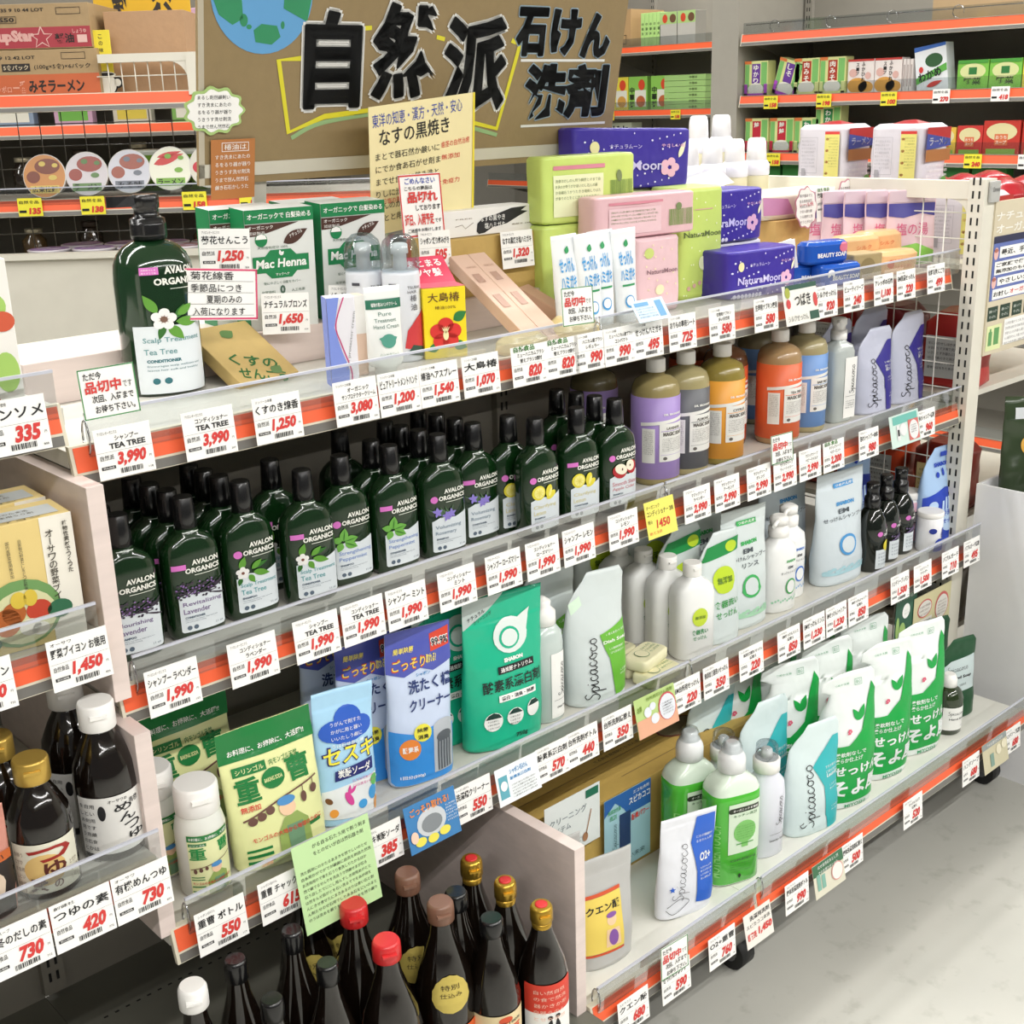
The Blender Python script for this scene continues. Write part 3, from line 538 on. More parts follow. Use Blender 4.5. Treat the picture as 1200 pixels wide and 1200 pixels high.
# ---- pouches: generic refill pouch
def pouch(label, loc, rz, w, h, d, m, group=None, cat='pouch', name='refill_pouch', shape=None, wr=.0012, seed=0, rx=0, ry=0, top=.86, n=2.3):
    t = thing(name, label, cat, loc, rz, group, rx=rx, ry=ry); a = w/2
    if shape is None:
        pr = [(0, -a*.93, a*.93, d*.5), (.003, -a*.97, a*.97, d*.55), (h*.22, -a, a, d*.5), (h*.55, -a*.98, a*.98, d*.30), (h*top, -a, a, d*.06), (h*(top+.01), -a, a, .0012), (h, -a, a, .0010)]
    elif shape == 'spoutR':     # pouring corner at the upper right, slope on the left
        pr = [(0, -a*.93, a*.93, d*.5), (.003, -a*.97, a*.97, d*.55), (h*.22, -a, a, d*.5), (h*.55, -a*.98, a*.96, d*.34), (h*.72, -a*.92, a*.97, d*.2), (h*.80, -a*.86, a, d*.12), (h*.87, -a*.66, a, d*.08), (h*.94, -a*.36, a*1.0, .0035), (h, -a*.2, a*.86, .0010)]
    elif shape == 'spoutL':
        pr = [(0, -a*.93, a*.93, d*.5), (.003, -a*.97, a*.97, d*.55), (h*.22, -a, a, d*.5), (h*.55, -a*.96, a*.98, d*.36), (h*.72, -a*.94, a*.96, d*.22), (h*.82, -a*.86, a, d*.10), (h*.88, -a*.95, a, d*.05), (h*.92, -a*.98, a*.99, .003), (h*.97, -a*.55, a*.96, .0012), (h, -a*.1, a*.8, .0010)]
    s = Loft(pr, n, wr, seed, L=.013); s.h = h; s.a = a
    zs = sorted(set([p[0] for p in pr] + [h*i/26 for i in range(27)]))
    s.build('pouch_body', m, t, N=40, zs=zs); t_s = s; return t, s
def notch(t, s, h):  # heat-sealed edge line
    pass
SILV = mat('#c5c8da', .3, kind='film'); NAVY = mat('#3b3590', .3, kind='film'); FROST = mat('#d3dcdb', .28, kind='film'); WPL = mat('#e9ecec', .3, kind='film')
def spica_pouch(label, loc, rz, w, h, base, panel, txt, group, seed=1, sub='Soap', hh=None):
    t, s = pouch(label, loc, rz, w, h, .05, base, group, shape='spoutR', seed=seed)
    a = w/2
    paint(t, 'colour_panel', s, panel, [Pg((a*.28, h*.02), (a*.93, h*.02), (a*.96, h*.60), (a*.93, h*.84), (a*.70, h*.84), (-a*.16, h*.62), (a*.22, h*.42))], .0008)
    paint(t, 'script_lettering', s, BLACK, [Script(-a*.18, h*.08, h*.078, 90, .10)], .0011)
    paint(t, 'lettering', s, WPL, scrib(a*.30, a*.88, h*.60, 2, h*.025, seed) + [T(txt, a*.32, h*.485, a*.90, h*.53, .02)] + scrib(a*.45, a*.85, h*.42, 2, h*.02, seed+2) + scrib(a*.5, a*.85, h*.22, 2, h*.02, seed+4), .0013)
    return t
pb = thing('pump_bottle', 'clear pump bottle with white label and white pump, beside the blue soap', 'bottle', (1.537, .112, -.0028), -8)
MB().rings([[(a*math.copysign(abs(cos(t))**.5, cos(t)), b*math.copysign(abs(sin(t))**.5, sin(t)), z) for t in [2*pi*j/28 for j in range(28)]] for z, a, b in ((0, .027, .020), (.004, .030, .023), (.135, .030, .023), (.147, .026, .020), (.154, .013, .012), (.160, .012, .012))]).build('bottle_body', mat('#b9c0bd', .12, coat=.4), pb)
MB().lathe([(.158, .014), (.159, .0155), (.176, .0155), (.1765, .012), (.184, .012), (.187, .0145), (.197, .0145), (.199, .012)]).tube([(0, 0, .193), (-.014, -.012, .193), (-.020, -.017, .190)], .0042, 10).build('pump', WHITE, pb)
paint(pb, 'white_label', flat(-.0235), PAPER, [Rc(-.004, .008, .028, .125)]); paint(pb, 'script_lettering', flat(-.0242), BLACK, [Script(.022, .055, .0075, 90, .12), Rc(.0, .05, .026, .0505)] + scrib(.001, .026, .042, 4, .0025, 3))
spica_pouch('silver and navy refill pouch with script lettering, left of the pair', (1.648, .105, -.0028), -6, .105, .165, SILV, NAVY, '石鹸シャンプー', 'navy and silver refill pouches', 1)
spica_pouch('silver and navy refill pouch standing nearest the wire mesh end', (1.768, .105, -.0028), -4, .110, .180, SILV, NAVY, '石鹸シャンプー', 'navy and silver refill pouches', 2)
spica_pouch('shaded silver pouch behind the left navy one', (1.618, .175, -.0028), -4, .110, .175, SILV, NAVY, '石鹸シャンプー', 'navy and silver refill pouches', 3)
spica_pouch('shaded silver pouch behind the right navy one', (1.735, .172, -.0028), -8, .110, .188, SILV, NAVY, '石鹸シャンプー', 'navy and silver refill pouches', 4)
# ================================================================== third shelf
Z3 = -.2848
BSGREEN = mat('#1e7a3c', .35, kind='film'); BSYEL = mat('#e6e8a8', .32, kind='film')
def flipcap(b, z, r, h): b.lathe([(z, r*.97), (z+.001, r), (z+h*.9, r), (z+h, r*.92)]).box(-r*.45, -r*1.12, z+h*.55, r*.45, -r*.8, z+h*.68); return b
def soda_bottle(lab, x, y):
    t = thing('baking_soda_bottle', lab, 'bottle', (x, y, Z3), -14, 'baking soda bottles')
    s = Loft([(0, -.025, .025, .025), (.003, -.030, .030, .030), (.086, -.030, .030, .030), (.098, -.027, .027, .027), (.103, -.0245, .0245, .0245), (.106, -.0235, .0235, .0235)], 2, L=.009)
    s.build('bottle_body', mat('#dfe0d8', .25, coat=.3), t); flipcap(MB(), .105, .0262, .036).build('cap', WHITE, t)
    bs_art(t, s, -.020, .006, .0265, .086, 1)
    return t
def bs_art(t, s, x0, z0, x1, z1, sm):
    w, h = x1-x0, z1-z0; P = lambda a: x0 + w*a; Q = lambda b: z0 + h*b
    paint(t, 'label_panel', s, mat('#e4e6b0', .4), [Rc(P(0), Q(0), P(1), Q(1))], .0006)
    paint(t, 'green_band', s, BSGREEN, [Rc(P(0), Q(.90), P(1), Q(1)), Rc(P(.02), Q(.82), P(.40), Q(.87)), Rc(P(.02), Q(.06), P(.3), Q(.08)), Rc(P(.02), Q(.14), P(.3), Q(.16)), Rc(P(.02), Q(.30), P(.3), Q(.315)), Rc(P(.02), Q(.26), P(.3), Q(.275))], .0010)
    paint(t, 'band_lettering', s, PAPER, [T('お料理に、お掃除に、大活躍!!', P(.04), Q(.925), P(.96), Q(.975), .02), T('シリンゴル', P(.05), Q(.83), P(.37), Q(.865), .02)], .0014)
    paint(t, 'green_lettering', s, GREEN, [T('重', P(.02), Q(.60), P(.38), Q(.80), .04), T('曹', P(.64), Q(.66), P(.96), Q(.86), .04)], .0011)
    paint(t, 'red_lettering', s, RED, [T('モンゴルの大地から地球のために', P(.04), Q(.19), P(.94), Q(.235), .02)], .0016)
    paint(t, 'cook_clothes_print', s, mat('#93a95c'), [Pg((P(.36), Q(.02)), (P(.86), Q(.02)), (P(.82), Q(.30)), (P(.66), Q(.38)), (P(.48), Q(.36)), (P(.36), Q(.24)))], .0010)
    paint(t, 'apron_print', s, mat('#6f9474'), [Rc(P(.50), Q(.02), P(.74), Q(.27))], .0013)
    paint(t, 'face_print', s, mat('#eec8a4'), [El(P(.58), Q(.42), w*.115, h*.075)], .0013)
    paint(t, 'cap_print', s, mat('#4f8fc8'), [El(P(.58), Q(.485), w*.125, h*.042), Rc(P(.46), Q(.455), P(.70), Q(.48))], .0016)
    paint(t, 'tool_rack_print', s, mat('#6b4a40'), [Str([(P(.02), Q(.44)), (P(.98), Q(.57))], h*.012), El(P(.12), Q(.41), w*.04, h*.04), El(P(.24), Q(.43), w*.04, h*.035), El(P(.36), Q(.45), w*.035, h*.03)], .0012)
soda_bottle('white baking soda bottle with flip cap and green label, corner of the third shelf', .078, .002)
soda_bottle('shaded baking soda bottle behind the front one, only cap and shoulder showing', .056, .072)
def soda_bag(lab, x, y, rz, rx=0):
    t, s = pouch(lab, (x, y, Z3), rz, .128, .1785, .05, BSYEL, 'baking soda bags', 'bag', 'baking_soda_bag', wr=.0016, seed=x*30, rx=rx, top=.80)
    paint(t, 'green_header', s, BSGREEN, [Rc(-.0645, .139, .0645, .1785)], .0007); paint(t, 'header_lettering', s, PAPER, [T('お料理に、お掃除に、大活躍!!', -.052, .146, .052, .154, .03)], .0012)
    w, h = .112, .128; P = lambda a: -.056 + w*a; Q = lambda b: .008 + h*b
    paint(t, 'name_pill', s, BSGREEN, [Rc(P(.04), Q(.88), P(.42), Q(.97)), El(P(.47), Q(.78), w*.14, h*.10), Rc(P(.03), Q(.08), P(.30), Q(.11)), Rc(P(.03), Q(.14), P(.30), Q(.165)), Rc(P(.03), Q(.02), P(.30), Q(.05)), Rc(P(.68), Q(.20), P(.95), Q(.24))], .0010)
    paint(t, 'green_lettering', s, BSGREEN, [T('重', P(.03), Q(.62), P(.30), Q(.86), .05), T('曹', P(.64), Q(.68), P(.93), Q(.92), .05), T('内モンゴル天然', P(.46), Q(.90), P(.82), Q(.96), .02)], .0012)
    paint(t, 'oval_lettering', s, BSYEL, [T('BAKING SODA', P(.36), Q(.76), P(.58), Q(.80), .02), T('シリンゴル', P(.07), Q(.90), P(.39), Q(.95), .03)], .0014)
    paint(t, 'red_lettering', s, RED, [T('モンゴルの大地から地球のために', P(.10), Q(.235), P(.96), Q(.285), .03), T('無添加', P(.04), Q(.54), P(.26), Q(.60), .03)], .0022)
    paint(t, 'cook_clothes_print', s, mat('#93a95c'), [Pg((P(.38), Q(.04)), (P(.80), Q(.04)), (P(.78), Q(.30)), (P(.66), Q(.40)), (P(.50), Q(.38)), (P(.40), Q(.26)))], .0012)
    paint(t, 'apron_print', s, mat('#6f9474'), [Rc(P(.50), Q(.04), P(.70), Q(.30))], .0016)
    paint(t, 'face_print', s, mat('#eec8a4'), [El(P(.56), Q(.46), w*.10, h*.075)], .0015); paint(t, 'cap_print', s, mat('#4f8fc8'), [El(P(.56), Q(.53), w*.11, h*.045)], .0018)
    paint(t, 'tool_rack_print', s, mat('#6b4a40'), [Str([(P(.04), Q(.46)), (P(.98), Q(.66))], .0022), El(P(.14), Q(.44), .006, .005), El(P(.25), Q(.46), .006, .005), El(P(.36), Q(.49), .006, .005), El(P(.78), Q(.50), .004, .007), El(P(.92), Q(.54), .005, .006), Rc(P(.775), Q(.5), P(.785), Q(.61)), Rc(P(.915), Q(.54), P(.925), Q(.64))], .0013)
soda_bag('yellow baking soda bag with green header leaning in front, showing a cook picture', .180, -.004, -4, -6)
soda_bag('shaded baking soda bag standing behind the front bag', .135, .125, 0, -4)
# alkaline soda pouch
t, s = pouch('light blue pouch with a dark blue cloud and yellow katakana, tilted beside the baking soda', (.287, .012, Z3), -6, .088, .182, .045, mat('#a9d4ef', .3, kind='film'), None, 'pouch', 'soda_pouch', seed=4, ry=3)
paint(t, 'blue_cloud', s, mat('#2a5cc0'), [El(-.018, .128, .020, .014), El(.004, .140, .020, .018), El(.020, .128, .018, .014), El(.0, .122, .028, .012)], .0010)
paint(t, 'white_field', s, WPL, [Pg((-.043, .012), (.043, .006), (.043, .060), (-.040, .050))], .0008)
paint(t, 'cloud_lettering', s, PAPER, scrib(-.022, .024, .140, 4, .0055, 61), .0014)
paint(t, 'navy_outline', s, mat('#232a70'), [T('セスキ', -.038, .083, .040, .110, .14, .1), Pg((-.022, .062), (.034, .066), (.035, .082), (-.021, .076))], .0011)
paint(t, 'yellow_lettering', s, mat('#f3e544'), [T('セスキ', -.036, .085, .038, .108, .035, .1)], .0017)
paint(t, 'panel_lettering', s, PAPER, [T('炭酸ソーダ', -.018, .066, .030, .078, .04)], .0017)
paint(t, 'pink_print', s, mat('#d94a9a'), [El(-.004, .036, .004, .010, 20), Leaf(-.004, .040, .014, .002, 80), Leaf(-.002, .042, .012, .002, 50)] + scrib(.002, .038, .060, 2, .004, 66), .0015)
paint(t, 'round_prints', s, mat('#4aa0dc'), [El(.030, .034, .009, .010), El(.012, .024, .006, .006)], .0013); paint(t, 'green_dot', s, mat('#6cc060'), [El(.034, .050, .008, .008)], .0015); paint(t, 'orange_dot', s, mat('#f0a040'), [El(.038, .016, .006, .010), El(-.024, .020, .006, .006)], .0015); paint(t, 'brown_dot', s, mat('#7a5230'), [El(-.030, .038, .006, .004, -30)], .0015)
def wash(lab, x, y, rz, seed, h=.212, w=.094):
    t, s = pouch(lab, (x, y, Z3), rz, w, h, .04, mat('#c9d6ee', .3, kind='film'), 'washtub cleaner pouches', 'pouch', 'cleaner_pouch', seed=seed, top=.90, ry=2)
    q = h/.212; a = w/2
    paint(t, 'purple_top', s, mat('#4f58b0', .35, kind='film'), [Pg((-a, .158*q), (-a*.5, .150*q), (0, .158*q), (a*.4, .150*q), (a, .160*q), (a, .2125*q), (-a, .2125*q))], .0007)
    paint(t, 'blue_field', s, mat('#3a90dc', .35, kind='film'), [Pg((-a*.98, .003), (a*.98, .003), (a, .070*q), (a*.3, .078*q), (-a*.4, .072*q), (-a, .080*q))], .0007)
    paint(t, 'orange_outline', s, mat('#cf4a2a'), [T('ごっそり', -a*.86, .158*q, a*.15, .176*q, .10, .1)], .0010); paint(t, 'yellow_lettering', s, mat('#f4e060'), [T('ごっそり', -a*.84, .160*q, a*.13, .1745*q, .02, .1), T('簡単除菌', -a*.8, .182*q, -a*.2, .190*q, .03, .2), T('取れる!', a*.16, .162*q, a*.48, .174*q, .04, .1)], .0015)
    paint(t, 'red_badge', s, mat('#d8442c'), [Pg((a*.34, .176*q), (a*.95, .180*q), (a*.95, .206*q), (a*.34, .200*q))], .0010); paint(t, 'badge_lettering', s, PAPER, [T('99.9%', a*.36, .182*q, a*.93, .194*q, .10)], .0014); paint(t, 'badge_figures', s, BLACK, [T('99.9%', a*.38, .183*q, a*.91, .193*q, .02)], .0019)
    paint(t, 'blue_lettering', s, mat('#22356e'), [T('洗たく槽', -a*.42, .126*q, a*.95, .144*q, .05), T('クリーナー', -a*.42, .102*q, a*.90, .118*q, .05)], .0012)
    paint(t, 'brand_lettering', s, mat('#3a86c0'), [T('シャボン', -a*.15, .147*q, a*.30, .152*q, .05)], .0012)
    paint(t, 'yellow_badge', s, mat('#ece24a'), [El(-a*.10, .072*q, a*.26, .012*q)], .0013); paint(t, 'orange_badge', s, mat('#ec8a3a'), [El(-a*.48, .052*q, a*.30, .014*q)], .0012)
    paint(t, 'badge_text', s, BLACK, [T('除菌', -a*.26, .073*q, a*.06, .079*q, .04), T('消臭', -a*.26, .064*q, a*.06, .070*q, .04)], .0018); paint(t, 'white_text', s, PAPER, [T('酸素系', -a*.70, .048*q, -a*.26, .056*q, .05), T('1回分(500g)', -a*.8, .012, -a*.1, .018, .03)], .0018)
    paint(t, 'tub_print', s, mat('#b9bec4'), [Rc(a*.22, .012, a*.92, .072*q), El(a*.57, .074*q, a*.35, .010)], .0010); paint(t, 'tub_hole_print', s, mat('#5b6066'), [El(a*.57, .060*q, a*.26, .008), Rc(a*.34, .014, a*.80, .058*q)], .0014)
    paint(t, 'tub_shine', s, mat('#9aa0a6'), [Rc(a*(.38+.1*k), .014, a*(.42+.1*k), .054*q) for k in range(4)], .0018)
    return t
wash('purple-topped washtub cleaner pouch in front, 99.9 badge at its top right', .420, .020, -8, 1, .222, .100)
wash('washtub cleaner pouch half hidden behind the front one', .372, .068, -8, 2, .212, .098)
wash('dark washtub cleaner pouch at the back with only its orange heading showing', .352, .125, -8, 3, .222, .098)
wash('washtub cleaner pouch at the back showing a second 99.9 badge', .432, .108, -8, 4, .226, .098)
TEAL = mat('#1fb48c', .3, kind='film')
def teal_bag(lab, x, y, rz, seed):
    t, s = pouch(lab, (x, y, Z3), rz, .138, .228, .05, TEAL, 'teal bleach bags', 'bag', 'bleach_bag', seed=seed, top=.82, ry=2)
    paint(t, 'grey_corner', s, mat('#b8c4c0'), [Pg((-.069, .185), (-.069, .2285), (.0, .2285), (-.03, .205))], .0008)
    paint(t, 'drop_print', s, mat('#dfe8e4'), [El(.008, .165, .029, .026), Pg((.018, .185), (.045, .198), (.034, .160))], .0010)
    paint(t, 'drop_centre', s, TEAL, [El(.005, .162, .017, .016)], .0014); paint(t, 'drop_face', s, mat('#dfe8e4'), [El(.005, .162, .0135, .0125)], .0018)
    paint(t, 'black_pill', s, BLACK, [Rc(-.020, .113, .046, .124)], .0012); paint(t, 'pill_lettering', s, PAPER, [T('過炭酸ナトリウム', -.016, .115, .042, .122, .03)], .0017)
    paint(t, 'lettering', s, BLACK, [T('酸素系漂白剤', -.046, .088, .058, .106, .03), T('750g', .004, .012, .026, .020, .02), T('ナチュラル', -.060, .196, -.030, .202, .02, .0, 20), T('クリーニング', -.050, .190, -.018, .196, .02, .0, 20)], .0013)
    paint(t, 'white_pill', s, PAPER, [Rc(-.022, .072, .046, .082), T('SHABON', -.008, .128, .026, .134, .06)], .0012); paint(t, 'pill_text', s, BLACK, [T('漂白・消臭・除菌', -.018, .0740, .042, .0800, .03)], .0017)
    paint(t, 'round_panels', s, PAPER, [El(-.032, .045, .015, .014), El(.004, .046, .014, .013), El(.038, .050, .013, .013)], .0012); paint(t, 'round_tops', s, mat('#1d3a34'), [Pg((-.045, .050), (-.040, .056), (-.032, .059), (-.024, .056), (-.019, .050)), Pg((-.008, .051), (.0, .058), (.008, .058), (.016, .051)), Pg((.027, .055), (.034, .062), (.044, .062), (.050, .055))], .0016)
    paint(t, 'round_text', s, BLACK, scrib(-.042, -.022, .048, 3, .003, 71) + scrib(-.005, .012, .048, 3, .003, 72), .0018)
teal_bag('large teal bleach bag with white drop emblem, front of the third shelf', .572, .018, -6, 5)
teal_bag('shaded teal bleach bag directly behind the front one', .525, .075, -4, 6)
teal_bag('dark teal bleach bag at the back, mostly hidden', .505, .135, -4, 7)
# dish soap bottle
t = thing('dish_soap_bottle', 'clear dish soap bottle with white pull cap and white label, beside the teal bag', 'bottle', (.665, .025, Z3), -10)
s = Loft([(0, -.026, .026, .024), (.003, -.029, .029, .027), (.125, -.029, .029, .027), (.140, -.027, .027, .025), (.150, -.019, .019, .018), (.154, -.015, .015, .015)], 2.2)
s.build('bottle_body', mat('#c3cfcb', .1, coat=.5), t); MB().lathe([(.152, .0175), (.153, .0195), (.172, .0190), (.177, .014), (.180, .0115), (.187, .0125), (.190, .0095), (.193, .005), (.195, .003)]).build('pull_cap', WHITE, t)
paint(t, 'white_label', s, PAPER, [Rc(-.004, .008, .029, .112)], .0007); paint(t, 'script_lettering', s, BLACK, [Script(.018, .042, .0072, 90, .12), Rc(.0, .036, .026, .0365)] + [T('Dish Soap', .004, .022, .024, .026, .02)], .0012)
def dish_pouch(lab, x, y, rz, h, seed):
    t, s = pouch(lab, (x, y, Z3), rz, .112, h, .06, FROST, 'white and green dish soap pouches', shape='spoutR', seed=seed); a = .056
    paint(t, 'green_panel', s, mat('#6cb83a', .35), [Pg((a*.25, h*.05), (a*.9, h*.06), (a*.95, h*.60), (-a*.10, h*.54), (a*.16, h*.34))], .0009)
    paint(t, 'lettering', s, mat('#eef4e8'), scrib(a*.1, a*.9, h*.54, 1, h*.02, seed) + [T('Dish Soap', 0, h*.45, a*.92, h*.485, .03)] + scrib(a*.2, a*.8, h*.42, 2, h*.018, seed+2) + scrib(a*.45, a*.8, h*.24, 2, h*.018, seed+2), .0014)
    paint(t, 'script_lettering', s, BLACK, [Script(-a*.22, h*.06, h*.064, 90, .11)], .0012); paint(t, 'spout_sticker', s, mat('#d8efd8'), [Pg((-a*.85, h*.72), (-a*.5, h*.78), (-a*.55, h*.85), (-a*.9, h*.8))], .0012)
dish_pouch('white and green dish soap pouch with large vertical script, front of the third shelf', .765, .018, -8, .208, 11)
dish_pouch('shaded clear dish pouch behind the white and green one', .735, .090, -4, .222, 12)
# wrapped kitchen soap bars
for i, (x, y, z, rz) in enumerate(((.878, -.012, Z3, 6), (.880, .038, Z3, 2), (.884, .088, Z3, 8), (.878, .012, Z3+.0205, 14))):
    t = thing('wrapped_soap_bar', 'cream paper-wrapped kitchen soap bar, %s' % ('front one in the little pile', 'middle one in the pile', 'rear one of the pile', 'top one resting on the other bars')[i], 'soap', (x, y, z), rz, 'wrapped kitchen soap bars')
    s = Loft([(0, -.036, .036, .020), (.004, -.040, .040, .0235), (.017, -.040, .040, .0235), (.020, -.037, .037, .020)], 6)
    s.build('wrapped_bar', mat('#e9e4bd', .4, kind='film'), t); tp = Surf(lambda a, b, e: (a, b, .0203+e)); paint(t, 'green_print', tp, mat('#5c8a5a'), [El(-.012, 0, .012, .013)] + scrib(.002, .034, .012, 3, .005, i)); paint(t, 'print_centre', Surf(lambda a, b, e: (a, b, .0206+e)), mat('#e9e4bd', .4, kind='film'), [El(-.012, 0, .011, .012)])
# white dish soap bottles
def whiteb(lab, x, y):
    t = thing('dish_soap_bottle', lab, 'bottle', (x, y, Z3), -16, 'row of white dish soap bottles')
    s = Loft([(0, -.034, .034, .022), (.003, -.037, .037, .0245), (.108, -.037, .037, .0245), (.122, -.034, .034, .023), (.132, -.024, .024, .019), (.137, -.0145, .0145, .0145), (.142, -.013, .013, .013)], 3.2, L=.012)
    s.build('bottle_body', mat('#f1f2f0', .32), t); flipcap(MB(), .141, .0155, .022).build('cap', WHITE, t)
    paint(t, 'green_badge', s, mat('#c6dc3c'), [El(.000, .074, .015, .016)], .0008); paint(t, 'badge_lettering', s, mat('#6f8a2c'), [T('無添加', -.010, .071, .010, .077, .05)], .0013)
    paint(t, 'lettering', s, GREEN, [T('食器洗い', -.016, .044, .016, .053, .04), T('せっけん', -.013, .034, .014, .041, .02)], .0009)
for i, (y, l) in enumerate(((.018, 'front white dish soap bottle with lime badge, nearest the guard'), (.068, 'second white dish soap bottle in the row going back'), (.119, 'third white dish soap bottle in the row, in shade'), (.172, 'rearmost dim white dish soap bottle of the row'))): whiteb(l, .992 - .003*i, y - .006)
def refill(lab, x, y, rz, w, h, kind, seed, base=FROST, shape='spoutR'):
    t, s = pouch(lab, (x, y, Z3), rz, w, h, .055, base, 'refill pouches on the third shelf', shape=shape, seed=seed); a = w/2
    if kind == 'lime':
        paint(t, 'green_header', s, GREEN, [Pg((-a*.9, h*.76), (a, h*.80), (a, h*.93), (-a*.55, h*.88))], .0010); paint(t, 'lime_badge', s, mat('#bcd62c'), [El(a*.05, h*.58, a*.55, h*.12), El(a*.6, h*.85, a*.28, h*.05)], .0013)
        paint(t, 'badge_lettering', s, mat('#5f7f20'), [T('無添加', -a*.32, h*.55, a*.42, h*.61, .06)], .0018); paint(t, 'lettering', s, mat('#3f9a4c'), [T('食器洗い', -a*.45, h*.33, a*.7, h*.40, .04), T('せっけん', -a*.4, h*.24, a*.6, h*.30, .03)], .0012)
    else:
        c = {'rinse': '#3fae5c', 'em': '#4a96d0'}[kind]
        paint(t, 'top_pill', s, mat(c), [Rc(-a*.35, h*.86, a*.5, h*.90), T('SHABON', -a*.3, h*.70, a*.45, h*.735, .06)], .0010); paint(t, 'pill_lettering', s, PAPER, [T('つめかえ用', -a*.28, h*.867, a*.43, h*.892, .04)], .0015)
        paint(t, 'lettering', s, mat('#4a5258'), [T('EM', -a*.22, h*.63, a*.22, h*.67, .03), T('せっけんシャンプー' if kind == 'em' else 'せっけんシャンプー', -a*.85, h*.575, a*.85, h*.615, .02)] + ([T('リンス', -a*.3, h*.51, a*.45, h*.55, .03)] if kind == 'rinse' else []), .0011)
        paint(t, 'ring_emblem', s, mat(c), [El(a*.05, h*.35, a*.38, h*.095)], .0010); paint(t, 'emblem_centre', s, base, [El(a*.05, h*.35, a*.29, h*.072)], .0015)
        paint(t, 'foam_print', s, mat('#a9cfd8' if kind == 'em' else '#a8d6b4'), [El(-a*.8 + a*1.6*k/13, h*(.13+.012*(k*7 % 3)), a*.09, h*.014) for k in range(14)] + [Rc(-a*.9, h*.1, a*.9, h*.125)], .0009)
    return t
refill('lime-badged refill pouch with green band, behind the white bottles', 1.030, .075, -8, .098, .200, 'lime', 21)
refill('lime-badged refill pouch in front with its badge beside the white bottle', 1.070, .024, -8, .092, .192, 'lime', 22)
refill('shaded lime-badged refill pouch at the back left', .985, .225, -8, .098, .200, 'lime', 23)
refill('dim lime refill pouch at the back behind the second one', 1.055, .165, -8, .098, .215, 'lime', 24)
refill('clear pouch with green ring emblem, tall, left of the pump bottles', 1.155, .030, -8, .108, .212, 'rinse', 25, FROST, 'full') if False else refill('clear rinse pouch with green ring emblem, left of the white pump bottles', 1.155, .035, -8, .108, .212, 'rinse', 25, FROST, None)
refill('shaded rinse pouch with folded top behind the green ring pouch', 1.120, .105, -8, .108, .225, 'rinse', 26, FROST)
refill('large clear blue-print shampoo refill pouch between pump bottles and dark bottles', 1.448, .035, -6, .130, .215, 'em', 27, mat('#cfd9de', .28, kind='film'), None)
refill('shaded shampoo refill pouch behind the large blue-print one', 1.380, .115, -6, .130, .222, 'em', 28, mat('#cfd9de', .28, kind='film'), None)
def pumpw(lab, x, y, c):
    t = thing('pump_bottle', lab, 'bottle', (x, y, Z3), -10, 'white pump bottles'); 
    s = Loft([(0, -.032, .032, .022), (.004, -.035, .035, .0245), (.105, -.035, .035, .0245), (.122, -.032, .032, .023), (.131, -.022, .022, .018), (.136, -.016, .016, .016), (.140, -.0155, .0155, .0155)], 2.6)
    s.build('bottle_body', mat('#f1f2f0', .3), t); MB().lathe([(.139, .0175), (.140, .0185), (.156, .0185), (.157, .014), (.161, .010), (.1615, .0165), (.174, .0165), (.178, .010)]).tube([(0, -.005, .171), (-.022, -.016, .172), (-.033, -.022, .167)], .0038, 10).build('pump', WHITE, t)
    m = mat(c); paint(t, 'brand_lettering', s, m, [T('SHABON', -.002, .094, .020, .099, .05)], .0009); paint(t, 'lettering', s, mat('#50555a'), [T('EM', .002, .082, .014, .087, .03), T('せっけんシャンプー', -.014, .073, .030, .078, .02)], .0009)
    paint(t, 'ring_emblem', s, m, [El(.010, .048, .013, .015)], .0009); paint(t, 'emblem_centre', s, mat('#f1f2f0', .3), [El(.010, .048, .010, .012)], .0014); paint(t, 'foam_print', s, mat('#9fcfb0' if c != '#4a7fd0' else '#9fbfe0'), [El(-.028+.005*k, .022+.002*(k % 3), .002, .002) for k in range(12)], .0009)
pumpw('white pump bottle with green ring emblem, front of the pair', 1.250, .028, '#4aa85c'); pumpw('white pump bottle with blue ring emblem, right behind the green-marked one', 1.312, .052, '#4a7fd0')
# dark hand soap bottles with pumps
def handb(lab, x, y, lemon):
    t = thing('hand_soap_bottle', lab, 'bottle', (x, y, Z3), -8, 'dark green pump hand soaps'); r = .030
    s = Loft([(0, -.027, .027, .027), (.003, -r, r, r), (.085, -r, r, r), (.105, -.026, .026, .026), (.120, -.017, .017, .017), (.126, -.0125, .0125, .0125)], 2); s.build('bottle_body', mat('#0e150f', .1, coat=.6), t)
    MB().lathe([(.125, .014), (.126, .0155), (.146, .0150), (.148, .012), (.160, .012), (.172, .013), (.174, .011)]).tube([(0, 0, .169), (-.016, -.008, .170), (-.026, -.013, .166)], .0038, 10).build('pump', CAPBLK, t)
    paint(t, 'sticker', s, PINK, [El(-.006, .078, .005, .005)], .0009); paint(t, 'brand_lettering', s, PAPER, [T('AVALON', .006, .080, .026, .085, .03), T('ORGANICS', .001, .073, .027, .078, .03)], .0009); paint(t, 'white_label', s, GL, [Rc(-.012, .008, .029, .046)], .0008); paint(t, 'lettering', s, mat('#6b7a88'), scrib(-.008, .026, .040, 4, .004, 33), .0012)
    if lemon: paint(t, 'lemon_print', s, mat('#e2d23a'), [El(.010, .053, .009, .011)], .0013)
    else: paint(t, 'lavender_print', s, mat('#6c5a80'), [Leaf(-.010+.005*k, .046+.002*(k % 3), .016, .0012, 20+12*k) for k in range(7)] + [El(-.008+.005*k, .056-.001*k, .0018, .0016) for k in range(7)], .0013)
handb('dark lemon hand soap half hidden by the blue-print refill pouch', 1.540, .020, True); handb('dark lavender hand soap, left one of the two whole pump bottles', 1.604, .030, False); handb('dark lavender hand soap, right one beside the pink container', 1.664, .034, False)
